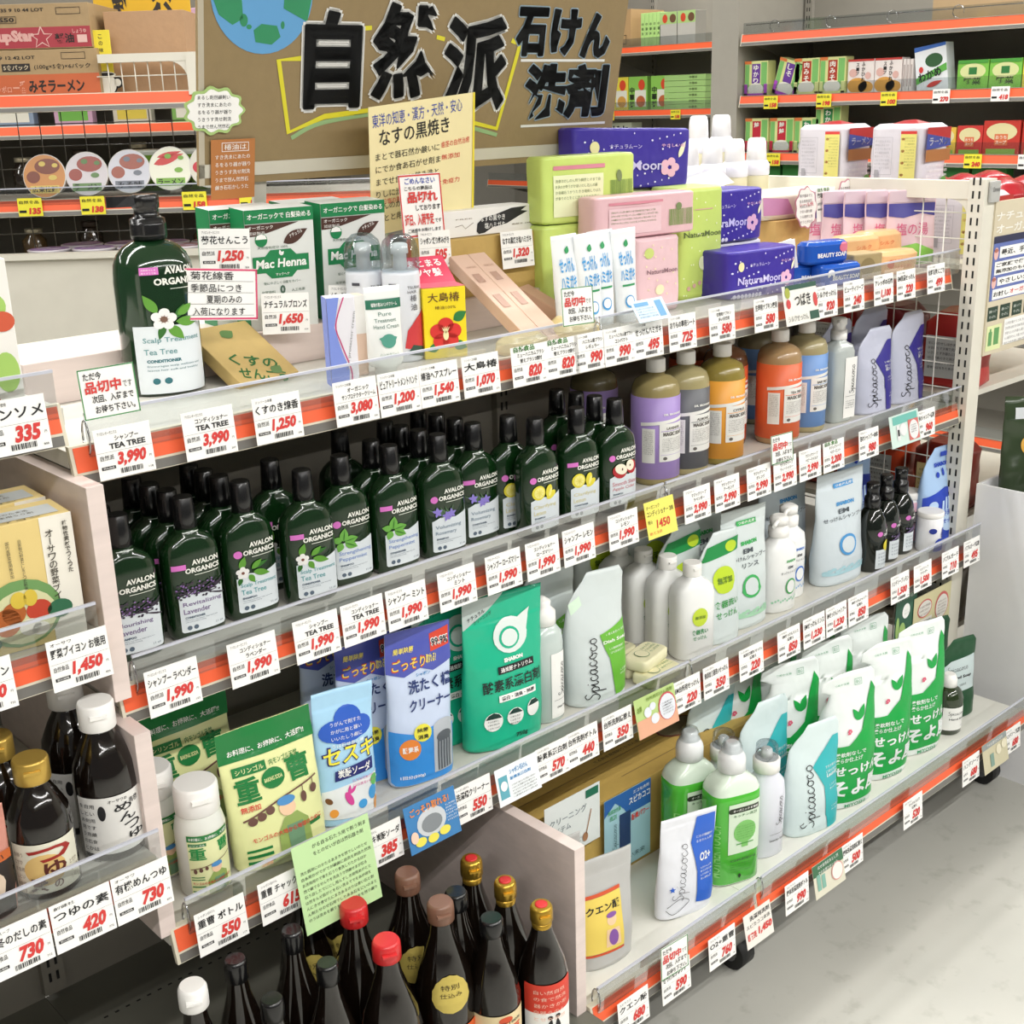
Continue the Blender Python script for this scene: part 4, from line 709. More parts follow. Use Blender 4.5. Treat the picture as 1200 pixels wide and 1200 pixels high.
def canister(lab, x, y, z, c, c2, txt):
    t = thing('soap_canister', lab, 'container', (x, y, z), -16); t.scale = (.95, .95, .82 if c2 is None else 1.06); s = Loft([(0, -.0255, .0255, .0255), (.003, -.027, .027, .027), (.084, -.027, .027, .027), (.087, -.024, .024, .024)], 2); s.build('container_body', mat('#eeeef0', .35), t); MB().lathe([(.086, .0265), (.088, .028), (.098, .028), (.100, .026)]).build('lid', WHITE, t)
    paint(t, 'colour_print', s, mat(c), [Pg((-.010, .004), (.026, .004), (.026, .030), (.0, .036), (-.006, .030)), Rc(.008, .03, .012, .062), Rc(.015, .03, .019, .060), Rc(.021, .03, .025, .055)] if c2 is None else [Rc(-.026, .004, .0262, .082)], .0009)
    if c2: paint(t, 'ring_print', s, mat(c2), [El(-.002, .052, .010, .012)], .0012); paint(t, 'ring_centre', s, PAPER, [El(-.002, .052, .0075, .009)], .0016)
    paint(t, 'lettering', s, mat('#2a3c9a') if c2 is None else mat('#d0608a'), [T('手洗い', .004, .040, .024, .052, .04), El(-.012, .056, .007, .007)] if c2 is None else [T(txt, .010, .050, .024, .066, .04)], .0014)
canister('white and blue hand-wash canister in front of the blue pouch', 1.714, -.008, Z3, '#2a48b8', None, ''); canister('pink laundry canister with ring print behind the white and blue one', 1.736, .056, Z3, '#efc0d0', '#3a3a3c', '用')
def bluep(lab, x, y, h, seed):
    t, s = pouch(lab, (x, y, Z3), -6, .100, h, .05, mat('#a8c6ea', .3, kind='film'), 'blue hand-wash refill pouches', seed=seed, shape='spoutR'); a = .05
    paint(t, 'blue_field', s, mat('#2443b4', .3, kind='film'), [Pg((-a*.95, .003), (a*.93, .003), (a*.95, h*.55), (a*.2, h*.58), (-a*.95, h*.50))], .0008); paint(t, 'hand_print', s, mat('#bcd4f0'), [El(a*.35, h*.22, a*.45, h*.12), Rc(a*.0, h*.2, a*.14, h*.44), Rc(a*.22, h*.2, a*.36, h*.47), Rc(a*.44, h*.2, a*.58, h*.47), Rc(a*.66, h*.2, a*.80, h*.43), Leaf(-a*.05, h*.18, a*.7, a*.12, 140)], .0012)
    paint(t, 'lettering', s, mat('#2443b4'), [T('手洗い', a*.05, h*.27, a*.75, h*.33, .04), T('せっけん', a*.05, h*.19, a*.75, h*.24, .04), El(-a*.15, h*.72, a*.10, h*.03), El(a*.2, h*.74, a*.07, h*.04), El(a*.6, h*.75, a*.12, h*.035), T('SHABON', -a*.3, h*.80, a*.6, h*.845, .06), Rc(a*.1, h*.90, a*.8, h*.95)], .0016); paint(t, 'round_badge', s, mat('#bcd4f0'), [El(-a*.5, h*.40, a*.24, h*.055)], .0012)
bluep('blue hand-wash refill pouch standing at the right end of the third shelf', 1.776, .022, .195, 41); bluep('blue hand-wash refill pouch behind the canisters, top half showing', 1.700, .165, .222, 42)
# ================================================================== bottom shelf
Z4 = -.6118
GRN = mat('#12a044', .3, kind='film')
def soyo(lab, x, y, rz, h, seed, face=True, w=.122):
    t = thing('refill_pouch', lab, 'pouch', (x, y, Z4), rz, 'white and green laundry soap refill pouches'); a = w/2
    pr = [(0, -a*.9, a*.9, .030), (.003, -a*.95, a*.95, .034), (h*.2, -a, a, .036), (h*.45, -a, a, .033), (h*.62, -a*.98, a, .026), (h*.75, -a*.80, a, .018), (h*.80, -a*.66, a, .014), (h*.86, -a*.60, a*1.02, .008), (h*.90, -a*.98, a*1.03, .004), (h*.96, -a*.92, a*1.0, .0015), (h, -a*.3, a*.85, .001)]
    s = Loft(pr, 2.2, .0016, seed, L=.013); zs = sorted(set([p[0] for p in pr] + [h*i/28 for i in range(29)])); s.build('pouch_body', mat('#e8eeeb', .3, kind='film'), t, N=40, zs=zs)
    paint(t, 'green_field', s, GRN, [Pg((-a*.94, h*.06), (a*.93, h*.06), (a*.97, h*.30), (a*.97, h*.84), (a*.82, h*.90), (a*.62, h*.80), (a*.30, h*.60), (-a*.2, h*.50), (-a*.7, h*.50), (-a*.96, h*.60))] + [Leaf(a*.2, h*.66, .030, .007, 60), Leaf(a*.2, h*.66, .026, .006, 120)], .0010)
    paint(t, 'lettering', s, WPL, [T('せっけん', -a*.62, h*.27, a*.80, h*.345, .07), T('そよ風', -a*.72, h*.11, a*.92, h*.235, .07), T('柔軟剤なしで', -a*.60, h*.42, a*.30, h*.455, .03), T('柔らか仕上げ', -a*.60, h*.375, a*.20, h*.41, .03)], .0016)
    paint(t, 'small_lettering', s, mat('#3a9a68'), [T('MIYOSHI', -a*.3, h*.018, a*.4, h*.045, .02), T('つめかえ用', -a*.5, h*.915, a*.0, h*.93, .0), Frame(a*.2, h*.90, a*.45, h*.945, .0006), T('安心', a*.24, h*.91, a*.41, h*.935, .0)], .0014)
    paint(t, 'pink_flower_print', s, mat('#d9607a'), [El(-a*.2 + .003*cos(k), h*.60+.003*sin(k), .002, .002) for k in range(6)], .0014)
    return t
for a_ in (('front left of the three big green pouches reading soyokaze', 1.250, -.128, -16, .250, 51), ('front middle green soyokaze pouch, largest', 1.385, -.120, -16, .262, 52), ('front right green soyokaze pouch beside the hand soap', 1.510, -.118, -14, .262, 53),
 ('green and white pouch behind the left soyokaze pouch', 1.195, -.045, -20, .262, 54), ('green and white pouch behind the middle soyokaze pouch', 1.315, -.040, -14, .262, 55), ('green and white pouch behind the right soyokaze pouch', 1.455, -.030, -14, .262, 56),
 ('shaded green pouch in the third row left, under the shelf edge', 1.150, .045, -18, .268, 57), ('shaded green pouch in the third row middle, under the shelf edge', 1.270, .050, -12, .262, 58), ('shaded green pouch in the third row beside the hanging cards', 1.400, .050, -10, .265, 59), ('shaded green pouch in the third row nearest the mesh end', 1.530, .060, -10, .262, 60), ('dim green pouch at the back of the bottom shelf, left', 1.205, .140, -10, .262, 61), ('dim green pouch at the back of the bottom shelf, right', 1.340, .140, -10, .262, 62)):
    soyo('white and green ' + a_[0] if not a_[0].startswith(('front', 'green')) else a_[0], *a_[1:])
AQ = mat('#d5e4e4', .28, kind='film')
def laund(lab, x, y, rz, h, seed):
    t = spica_pouch(lab, (x, y, Z4), rz, .118, h, AQ, mat('#35b3b8', .35), 'Laundry', 'aqua laundry detergent pouches', seed); return t
laund('aqua laundry detergent pouch in front with script lettering and teal panel', 1.135, -.138, -12, .198, 71)
laund('aqua laundry detergent pouch behind the front one, teal corner showing', 1.100, -.060, -10, .225, 72)
laund('shaded aqua laundry detergent pouch at the back beside the carton', 1.080, .040, -8, .235, 73)
# green dish liquid bottles
def mt(lab, x, y, rz):
    t = thing('green_liquid_bottle', lab, 'bottle', (x, y, Z4), rz, 'green detergent bottles with clear-white caps')
    s = Loft([(0, -.040, .040, .026), (.004, -.044, .044, .030), (.150, -.044, .044, .030), (.168, -.043, .043, .0295), (.178, -.038, .038, .027), (.188, -.026, .026, .021), (.193, -.017, .017, .017), (.197, -.015, .015, .015)], 3.5, L=.012)
    s.build('bottle_body', mat('#dfeedd', .15, coat=.4), t)
    q = Loft([(.0025, -.0425, .0425, .0290), (.006, -.0446, .0446, .0306), (.150, -.0446, .0446, .0306), (.163, -.0441, .0441, .0301), (.1635, -.0432, .0432, .0296)], 3.5, L=.012); q.build('green_liquid', mat('#4fb839', .12, coat=.5), t)
    MB().lathe([(.195, .0195), (.196, .0225), (.214, .0225), (.220, .0215), (.230, .016), (.232, .013), (.240, .0125), (.243, .010)]).build('cap', mat('#eef0f0', .3, coat=.3), t); MB().lathe([(.222, .0175), (.236, .0165), (.247, .012)]).build('cap_cover', CLEAR, t)
    paint(t, 'front_label', q, mat('#d5e6cf', .4), [Rc(-.022, .060, .038, .150)], .0008); paint(t, 'black_pill', q, mat('#25301f'), [Rc(-.018, .134, .034, .143), El(-.018, .1385, .0045, .0045)], .0012); paint(t, 'tree_print', q, mat('#7fc46a'), [El(.008, .098, .021, .020), Rc(.002, .070, .014, .082)], .0012)
    paint(t, 'tree_lettering', q, mat('#4b9a3e'), scrib(-.008, .026, .110, 6, .0026, 81) + [Rc(-.008, .076, .024, .078)], .0016); paint(t, 'lettering', q, mat('#2d6b28'), [T('キッチン洗剤', -.014, .126, .030, .131, .02), T('GREEN', -.018, .046, .030, .050, .02)] + scrib(-.018, .034, .042, 4, .0026, 82), .0012)
    paint(t, 'pill_lettering', q, PAPER, [T('オーガニック 植物性', -.015, .1365, .032, .1410, .03)], .0016); paint(t, 'side_emboss', q, mat('#8fd67a', .2), [T('MOTHER TOUCH', -.034, .020, .060, .034, .01, 0, 90)], .0010)
    paint(t, 'drop_print', q, mat('#1d3018'), [El(.0, .018, .0025, .004)], .0012)
mt('tall green liquid bottle in front with clear-white cap, beside the blue and white pouch', .922, -.132, -20)
mt('second green liquid bottle standing behind the front one, against the carton', .905, -.060, -18)
def wl(lab, x, y):
    t = thing('laundry_bottle', lab, 'bottle', (x, y, Z4), -18, 'white laundry bottles with clear caps')
    s = Loft([(0, -.029, .029, .021), (.003, -.032, .032, .0235), (.110, -.034, .034, .0245), (.135, -.031, .031, .023), (.148, -.021, .021, .018), (.152, -.018, .018, .018), (.164, -.018, .018, .018)], 2.4); s.build('bottle_body', mat('#e2e3ee', .25, coat=.3), t)
    MB().lathe([(.155, .021), (.156, .0225), (.176, .0225), (.178, .020)]).build('collar', WHITE, t); MB().lathe([(.178, .019), (.200, .018), (.203, .016)]).build('cap_cover', mat('#e8ecef', .08, kind='clear'), t); MB().lathe([(.178, .010), (.192, .009), (.195, .006)]).build('spout', WHITE, t)
    paint(t, 'script_lettering', s, BLACK, [Script(.018, .060, .0072, 90, .12), Rc(-.006, .044, .028, .0445)] + [T('Laundry Soap', -.006, .030, .026, .035, .02)], .0010)
wl('white laundry bottle with clear cap between the green bottle and the aqua pouch', 1.018, -.130); wl('white laundry bottle behind, only its clear cap showing over the green bottle', 1.000, -.055)
# blue and white O2 pouch leaning
t, s = pouch('white and blue oxygen pouch with handwritten script leaning at the bottom shelf front', (.797, -.138, Z4), -12, .108, .168, .035, mat('#e4e6ec', .3, kind='film'), None, seed=9, ry=4, top=.9, name='oxygen_pouch')
paint(t, 'blue_panel', s, mat('#2a62c8', .35), [Pg((.012, .020), (.050, .014), (.050, .160), (.014, .160), (.002, .120), (.014, .070))], .0010); paint(t, 'lettering', s, WPL, [T('O2+', .018, .086, .042, .100, .03)] + scrib(.012, .046, .130, 2, .0045, 91) + scrib(.020, .046, .076, 4, .0035, 92), .0015)
paint(t, 'script_lettering', s, BLACK, [Script(-.014, .030, .0125, 84, .06), Str(spline([(-.044, .018), (-.03, .010), (-.002, .026), (-.02, .034), (-.042, .022)]), .0009)], .0013); paint(t, 'star_print', s, mat('#2a62c8', .35), [('p', [(-.034+(.0055 if k % 2 == 0 else .0024)*sin(2*pi*k/10), .052+(.0055 if k % 2 == 0 else .0024)*cos(2*pi*k/10)) for k in range(10)])], .0013)
# citric acid
def citric(lab, x, y, seed):
    t, s = pouch(lab, (x, y, Z4), -10, .096, .178, .035, mat('#b9b9b6', .3, kind='foil'), 'silver citric acid pouches', seed=seed, name='citric_acid_pouch', top=.84)
    paint(t, 'yellow_label', s, mat('#ecd264', .5), [Rc(-.046, .028, .022, .118)], .0009); paint(t, 'orange_bands', s, mat('#d3552f'), [Rc(-.046, .1185, .022, .124), Rc(-.046, .024, .022, .0275)], .0010); paint(t, 'lettering', s, BLACK, [T('クエン酸', -.040, .092, .020, .106, .05)], .0014)
    paint(t, 'cook_print', s, mat('#f0cfa6'), [El(.002, .076, .0085, .009), Pg((-.010, .034), (.016, .034), (.014, .062), (-.008, .062))], .0013); paint(t, 'apron_print', s, mat('#8a5aa8'), [El(.003, .048, .008, .013), El(.002, .084, .009, .0045)], .0017)
citric('silver citric acid pouch with yellow label beside the wooden divider', .625, -.135, 5); citric('silver pouch with plain top behind the citric acid pouch', .597, -.060, 6)
# hand soaps at the right end
t = thing('hand_soap_bottle', 'small dark green hand soap bottle with white cap and white label, bottom shelf right', 'bottle', (1.618, -.128, Z4), -20)
s = Loft([(0, -.026, .026, .026), (.003, -.0285, .0285, .0285), (.074, -.0285, .0285, .0285), (.088, -.024, .024, .024), (.098, -.013, .013, .013)], 2); s.build('bottle_body', mat('#27351a', .1, coat=.6), t); MB().lathe([(.096, .0135), (.097, .015), (.112, .0145), (.122, .010)]).build('cap', WHITE, t)
paint(t, 'white_label', s, PAPER, [Rc(-.024, .012, .027, .060)], .0008); paint(t, 'lettering', s, BLACK, [Script(-.016, .045, .0045, 0, .12), T('Hand Soap', -.014, .033, .018, .038, .02), T('ハンド', .008, .018, .020, .022, .0)], .0012)
DG = mat('#164a2a', .3, kind='film')
for lab, x, y, sd in (('dark green hand soap refill pouch with pale label, right end of the bottom shelf', 1.688, -.100, 1), ('dark green pouch with folded corner behind the labelled one', 1.700, -.035, 2)):
    t, s = pouch(lab, (x, y, Z4), -16, .105, .165 if sd == 1 else .185, .05, DG, 'dark green hand soap refills', seed=sd+20, shape='spoutR')
    if sd == 1: paint(t, 'pale_label', s, mat('#c3d2d2'), [Pg((-.040, .062), (.040, .058), (.044, .128), (-.02, .122), (-.044, .110))], .0010); paint(t, 'lettering', s, BLACK, [Script(-.030, .100, .0068, 3, .10), T('Hand Soap', -.026, .084, .030, .092, .03), T('つめかえ', -.006, .070, .014, .075, .0)], .0014)
    else: paint(t, 'white_fold', s, WPL, [Pg((-.05, .10), (-.02, .13), (-.01, .15), (-.04, .13))], .0010)
# display carton with flyer cards at the back of the bottom shelf
t = thing('display_carton', 'long golden brown carton lying at the back of the bottom shelf behind the green bottles', 'box', (.858, .077, Z4), 0)
B = Box(t, .62, .16, .150, mat('#c2a256', .7, kind='kraft')); paint(t, 'flap_seam', B.top, mat('#8a744a'), [Rc(-.30, .0, .30, .0015), Rc(-.02, -.05, .14, -.0485)]); paint(t, 'stamp_print', B.top, mat('#7a3c34'), [('m', [El(.18, .0, .05, .030)])]); paint(t, 'stamp_centre', Surf(lambda x, z, e: (x, z, .1508)), mat('#8f8468'), [El(.18, .0, .046, .026)]); paint(t, 'lettering', B.top, mat('#4a4234'), scrib(-.02, .10, .045, 3, .008, 95))
card(.622, .742, -.512, -.412, -.0145, mat('#dfe4e2', .5), 'pale flyer card with cleaning drawing taped on the carton, left', [('lettering', mat('#4a5a66'), [T('クリーニング', -.050, -.038, .030, -.026, .0), T('アイテム', -.050, -.054, -.005, -.044, .0)] + scrib(-.04, .02, -.08, 2, .003, 96)), ('green_sign', mat('#1f6a50'), [Rc(.028, -.018, .056, -.004)]), ('broom_print', mat('#a87a58'), [Str([(.040, -.040), (.028, -.080)], .002), El(.026, -.084, .006, .008)])], 'flyer_card', rx=0, rz=0)
card(.752, .862, -.595, -.455, -.0145, mat('#9fc6d2', .5), 'light blue flyer card with navy panel taped on the carton, beside the green bottles', [('blue_corner', mat('#2c5fa4'), [Pg((.0, -.045), (.055, -.045), (.055, 0), (-.055, 0), (-.055, -.03), (-.03, -.012), (-.01, -.03))]), ('navy_panel', mat('#243a66'), [Rc(-.020, -.100, .006, -.038)]), ('lettering', PAPER, [T('スピカココ', .002, -.028, .052, -.016, .02), T('エコな洗剤', .012, -.012, .050, -.006, .0)]), ('red_lettering', RED, [T('酸素パワー', .008, -.060, .050, -.048, .04)]), ('green_lettering', mat('#3f9a5c'), [T('無添加洗濯', -.048, -.028, -.018, -.020, .02), T('洗剤', -.044, -.040, -.028, -.031, .02)]), ('script_lettering', mat('#46606a'), [Script(-.028, -.095, .0062, 90, .12)] + [T('よりよい未来', -.04, -.128, .04, -.118, .0)])], 'flyer_card', rx=0)
# hanging picture cards under the third shelf at the right
card(1.64, 1.785, -.462, -.368, -.028, mat('#cfc79c', .5), 'beige picture card with two round badges hanging under the third shelf by the post', [('badge_frames', mat('#c9605c'), [El(-.03, -.032, .028, .020), El(.038, -.044, .027, .030)]), ('badges', mat('#dedbd2'), [El(-.03, -.032, .025, .017), El(.038, -.046, .024, .026), Rc(-.064, -.088, .0, -.054)]), ('lettering', mat('#6a5050'), scrib(-.052, -.01, -.024, 3, .005, 97) + scrib(.022, .056, -.032, 5, .004, 98) + scrib(-.06, -.006, -.058, 4, .004, 99))], 'picture_card', rx=0)
card(1.575, 1.652, -.448, -.345, -.026, mat('#2f5c46', .5), 'dark green picture card with a white cloud, left of the beige hanging card', [('cloud_print', PAPER, [El(-.0, -.040, .014, .016)]), ('bottle_print', mat('#9fc070'), [El(-.012, -.082, .012, .020), El(-.030, -.070, .006, .024)]), ('lettering', mat('#cfd8cc'), scrib(-.034, .034, -.006, 1, .008, 100) + scrib(-.008, .010, -.036, 2, .004, 101))], 'picture_card', rx=0)
# ================================================================== soy sauce bottles on the base deck
SOY = mat('#120c08', .08, coat=.7); ZD = -.6118
def soy(lab, x, y, h, r, cap, kind='', seal=False, capr=.0155):
    t = thing('soy_sauce_bottle', lab, 'bottle', (x, y, ZD), -25, 'soy sauce bottles on the base deck')
    pr = [(0, r*.92), (.004, r), (h*.56, r), (h*.66, r*.86), (h*.76, r*.60), (h*.84, r*.42), (h*.90, r*.36), (h*.93, r*.35)]
    s = Loft([(z, -q, q, q, 0) for z, q in pr], 2, L=.011); s.build('bottle_body', SOY, t, N=44)
    c = MB().lathe([(h*.905, capr*.94), (h*.91, capr), (h*.955, capr*1.0), (h*.985, capr*.97), (h, capr*.82)])
    cm = {'black': CAPBLK, 'red': mat('#cf2a2c', .35, coat=.3), 'brown': mat('#7d5a48', .4, coat=.2), 'gold': mat('#c09a3c', .28, .8), 'white': WHITE}[cap]
    if cap in ('gold', 'brown', 'red', 'white'): c.box(-capr*.5, -capr*1.25, h*.955, capr*.5, -capr*.85, h*.965)
    if cap == 'gold': c.lathe([(h*.86, capr*.80), (h*.865, capr*.86), (h*.905, capr*.9)])
    c.build('cap', cm, t)
    if cap == 'gold': MB().lathe([(h*.995, capr*.55), (h+.0012, capr*.55), (h+.0016, capr*.4)]).build('red_seal', mat('#cf2a2c', .4), t)
    if seal:
        n = 28; paint(t, 'gold_seal', s, mat('#d2bd62', .35, .35), [('p', [(.0 + (.0215 + .0008*(k % 2))*cos(2*pi*k/n), h*.60 + (.0245+.0008*(k % 2))*sin(2*pi*k/n)) for k in range(n)])], .0012); paint(t, 'seal_lettering', s, mat('#3a2c10'), [T('特別', -.012, h*.625, .010, h*.65, .0), T('仕込み', -.013, h*.59, .012, h*.612, .0)], .0016)
    if kind == 'orange': paint(t, 'orange_label', s, mat('#e2602a'), [Rc(-r*.96, h*.12, r*.96, h*.42)], .0009); paint(t, 'lettering', s, mat('#5a1c10'), [T('有機しょうゆ', -r*.7, h*.33, r*.7, h*.38, .02)], .0014)
    if kind == 'cream': paint(t, 'cream_label', s, mat('#e6d3a4'), [Rc(-r*.96, h*.10, r*.96, h*.50)], .0009); paint(t, 'red_lettering', s, mat('#d3502c'), [T('丸大豆', -r*.55, h*.36, r*.7, h*.43, .06), El(.004, h*.47, .008, .005), Str(spline([(-r*.6, h*.44), (-r*.75, h*.38), (-r*.7, h*.28)]), .003)], .0014); paint(t, 'lettering', s, BLACK, [T('国産100%', -r*.3, h*.44, r*.7, h*.46, .03)] + scrib(-r*.5, r*.6, h*.33, 5, .006, 102), .0014)
    if kind == 'red': paint(t, 'white_label', s, PAPER, [Rc(-r*.96, h*.10, r*.96, h*.42)], .0009); paint(t, 'red_band', s, mat('#d6402e'), [Rc(-r*.96, h*.40, r*.96, h*.58)], .0010); paint(t, 'band_lettering', s, mat('#f0c8b4'), scrib(-r*.6, r*.6, h*.55, 5, .006, 103), .0015); paint(t, 'figure_print', s, BLACK, [Leaf(-.004, h*.28, .020, .003, 80), Leaf(.008, h*.27, .022, .003, 95), Leaf(-.014, h*.26, .014, .002, 70), El(-.002, h*.37, .003, .003), El(.007, h*.375, .003, .003)] + scrib(-r*.6, r*.5, h*.25, 2, .010, 104), .0014)
for a_ in (('white-capped bottle at the bottom edge, left of the black caps', -.010, -.115, .300, .034, 'white', 'orange', False, .0165), ('leftmost black-capped bottle of the deck', .052, -.100, .292, .033, 'black', '', False, .0135), ('short black-capped bottle in front of the leftmost ones', .056, -.168, .275, .033, 'black', '', False, .0135),
 ('tall black-capped bottle standing left of the red caps', .128, -.100, .292, .034, 'black', '', False, .0135), ('slim black-capped bottle in front of the tall one', .133, -.164, .278, .033, 'black', '', False, .0135),
 ('red-capped bottle, rear one of the two red caps', .213, -.105, .288, .038, 'red', '', False, .0175), ('red-capped bottle, front one of the two red caps', .209, -.175, .275, .038, 'red', '', False, .0175),
 ('brown-capped bottle with gold seal, rear one', .300, -.100, .288, .038, 'brown', '', True, .0165), ('brown-capped bottle with a whole gold seal, front one', .298, -.168, .280, .038, 'brown', 'orange', True, .0170),
 ('gold-sealed bottle behind the rear brown cap, half under the shelf', .250, -.015, .290, .038, 'brown', '', True, .0165), ('gold-sealed bottle at the back left of the seals, under the note', .195, -.020, .288, .038, 'brown', 'orange', True, .0165),
 ('black-capped clear-necked bottle behind the cream-labelled one', .341, -.146, .262, .034, 'black', '', False, .0150), ('black-capped bottle with cream label reading in red', .352, -.200, .245, .034, 'black', 'cream', False, .0155),
 ('gold-capped bottle with red top, farthest of the three gold caps', .402, -.105, .262, .033, 'gold', '', False, .0150), ('gold-capped bottle with red top, middle of the three gold caps', .412, -.160, .250, .033, 'gold', '', False, .0150), ('gold-capped bottle with red and white label, nearest the divider board', .424, -.215, .235, .033, 'gold', 'red', False, .0150)):
    soy('dark soy sauce ' + a_[0] if 'bottle' not in a_[0][:14] else a_[0], *a_[1:])
# ================================================================== left bay goods
def bouillon(lab, x, y, rz, full=True):
    t = thing('bouillon_box', lab, 'box', (x, y, .0785), rz, 'yellow vegetable bouillon boxes'); B = Box(t, .118, .06, .135, mat('#e2c983', .55))
    paint(t, 'white_strip', B.front, mat('#eee9dc'), [Rc(.026, .0, .059, .135)]); f = Surf(lambda x, z, e: (x, -.0307-e, z))
    paint(t, 'green_plate_print', f, mat('#6f9a5a'), [El(-.004, .040, .041, .036)]); paint(t, 'plate_centre', Surf(lambda x, z, e: (x, -.0312-e, z)), mat('#d9d8a8'), [El(-.003, .036, .034, .029)])
    g = lambda k: Surf(lambda x, z, e: (x, -.0316 - .0003*k - e, z)); paint(t, 'onion_print', g(1), mat('#b5622c'), [El(-.020, .034, .014, .015), El(-.012, .042, .012, .012)]); paint(t, 'tomato_print', g(1), mat('#c4442e'), [El(.013, .040, .013, .011)]); paint(t, 'corn_print', g(2), mat('#dcc045'), [El(-.006, .055, .008, .009), El(.006, .055, .007, .009)]); paint(t, 'leaf_print', g(1), mat('#2f6a4a'), [El(.034, .036, .013, .010), El(-.036, .014, .008, .006)]); paint(t, 'garlic_print', g(2), mat('#efeade'), [El(.002, .024, .011, .009), El(.012, .020, .009, .007)])
    def vert(s, x, z, sz, b=.02): return [T('|' if c == 'ー' else c, x, z-(k+1)*sz*1.08, x+sz, z-(k+1)*sz*1.08+sz, b, 0, 0, True) for k, c in enumerate(s)]
    paint(t, 'lettering', g(0), mat('#3f3a30'), vert('オーサワの野菜ブイヨン', .030, .122, .0078) + vert('植物性素材でつくった', .048, .128, .0052, .04) + vert('自家製の野菜だしをとった粉末', .002, .118, .0036, 0) + vert('国内産野菜使用無添加', -.010, .118, .0036, 0))
    paint(t, 'red_badge', g(0), mat('#cf4a3c'), [El(-.048, .104, .007, .012)]); paint(t, 'badge_lettering', g(1), PAPER, vert('30包入', -.0505, .114, .005))
    paint(t, 'top_sticker', B.top, mat('#c4cacb'), [Rc(-.055, -.022, .050, .012)]); paint(t, 'top_lettering', Surf(lambda x, z, e: (x, z, .1357)), mat('#55503c'), [T('野菜ブイヨン', -.05, -.028, .03, -.023, .03)] + scrib(-.04, .03, .005, 2, .006, 105))
bouillon('yellow bouillon box with vegetable plate picture, left bay middle shelf front', -.081, .030, -4); bouillon('yellow bouillon box behind the front one, in shade', -.078, .100, -2)
def sauce(lab, x, y, h, r, cap, lbl):
    t = thing('sauce_bottle', lab, 'bottle', (x, y, -.1678), -18, 'sauce bottles on the left bay'); pr = [(0, r*.93), (.003, r), (h*.48, r), (h*.60, r*.93), (h*.72, r*.66), (h*.80, r*.44), (h*.84, r*.40)]
    s = Loft([(z, -q, q, q, 0) for z, q in pr], 2, L=.010); s.build('bottle_body', SOY, t); c = flipcap(MB(), h*.82, r*.56, h*.17)
    c.build('cap', mat('#c9a650', .3, .6) if cap == 'gold' else WHITE, t)
    paint(t, 'paper_label', s, mat('#e6e3cf' if lbl == 'tsuyu' else '#e4e2dd'), [Rc(-r*.97, h*.06, r*.97, h*.44)], .0009)
    if lbl == 'tsuyu':
        paint(t, 'pale_sun_print', s, mat('#e3bf7a'), [El(-.002, h*.24, r*.55, h*.12)], .0012); paint(t, 'red_lettering', s, mat('#a02c24'), [T('つ', -r*.5, h*.30, r*.7, h*.41, .06)], .0016); paint(t, 'brown_lettering', s, mat('#5a241c'), [T('ゆ', -r*.1, h*.18, r*.5, h*.30, .05), T('の', r*.1, h*.09, r*.35, h*.15, .04), T('素', -r*.5, h*.08, -r*.05, h*.19, .06)], .0017); paint(t, 'side_lettering', s, mat('#8a7a6a'), scrib(-r*.9, -r*.6, h*.38, 8, .005, 106) + scrib(r*.6, r*.9, h*.25, 3, .005, 107), .0012)
    else:
        paint(t, 'lettering', s, BLACK, [T(c_, .001 + .0035*k, h*(.33-.068*k), r*.52 + .0035*k, h*(.33-.068*k)+h*.055, .03) for k, c_ in enumerate('めんつゆ')] + [T('有機', r*.45, h*.36, r*.75, h*.40, .02), T('オーサワの', -r*.1, h*.40, r*.4, h*.42, .02)] + scrib(-r*.9, -r*.45, h*.40, 9, .005, 108), .0014); paint(t, 'black_oval', s, BLACK, [El(-r*.28, h*.34, .0035, .009)], .0014)
sauce('gold-capped noodle base bottle with red brushed lettering, left bay front', -.116, -.038, .150, .0325, 'gold', 'tsuyu'); sauce('white-capped noodle sauce bottle with tall black lettering, left bay beside the panel', -.034, -.020, .178, .0345, 'white', 'men')
sauce('gold-capped bottle in shade behind the noodle base bottle', -.124, .035, .150, .0325, 'gold', 'tsuyu'); sauce('white-capped bottle in shade behind the noodle sauce bottle', -.036, .055, .178, .0345, 'white', 'men')
t, s = pouch('dark and orange foil pouch cut by the left picture edge beside the noodle base', (-.196, -.045, -.1678), -10, .085, .118, .04, mat('#c98a7a', .3, kind='foil'), None, seed=31, name='soup_pouch')
paint(t, 'dark_field', s, mat('#2c2624', .35), [Rc(-.042, .003, .042, .060)], .0009); paint(t, 'orange_strip', s, mat('#c4622c'), [Rc(-.042, .060, .042, .070)], .0010); paint(t, 'bowl_print', s, mat('#d9c4ae'), [El(.010, .040, .022, .016)], .0013); paint(t, 'lettering', s, BLACK, scrib(.0, .036, .068, 1, .007, 109), .0014)
t = thing('snack_box', 'white box with green and red vegetable pictures, top shelf at the left picture edge', 'box', (-.076, .045, .3185), -8); B = Box(t, .075, .03, .150, mat('#f0ede6', .5))
paint(t, 'green_print', B.front, mat('#a9cf6a'), [El(.016, .105, .016, .014), El(.024, .040, .012, .020), Pg((-.03, .130), (.03, .140), (.03, .149), (-.03, .149))]); paint(t, 'red_print', Surf(lambda x, z, e: (x, -.0157-e, z)), mat('#cf5a3c'), [El(.026, .090, .012, .010), Rc(-.036, .030, .004, .060), El(.0, .012, .014, .008)])
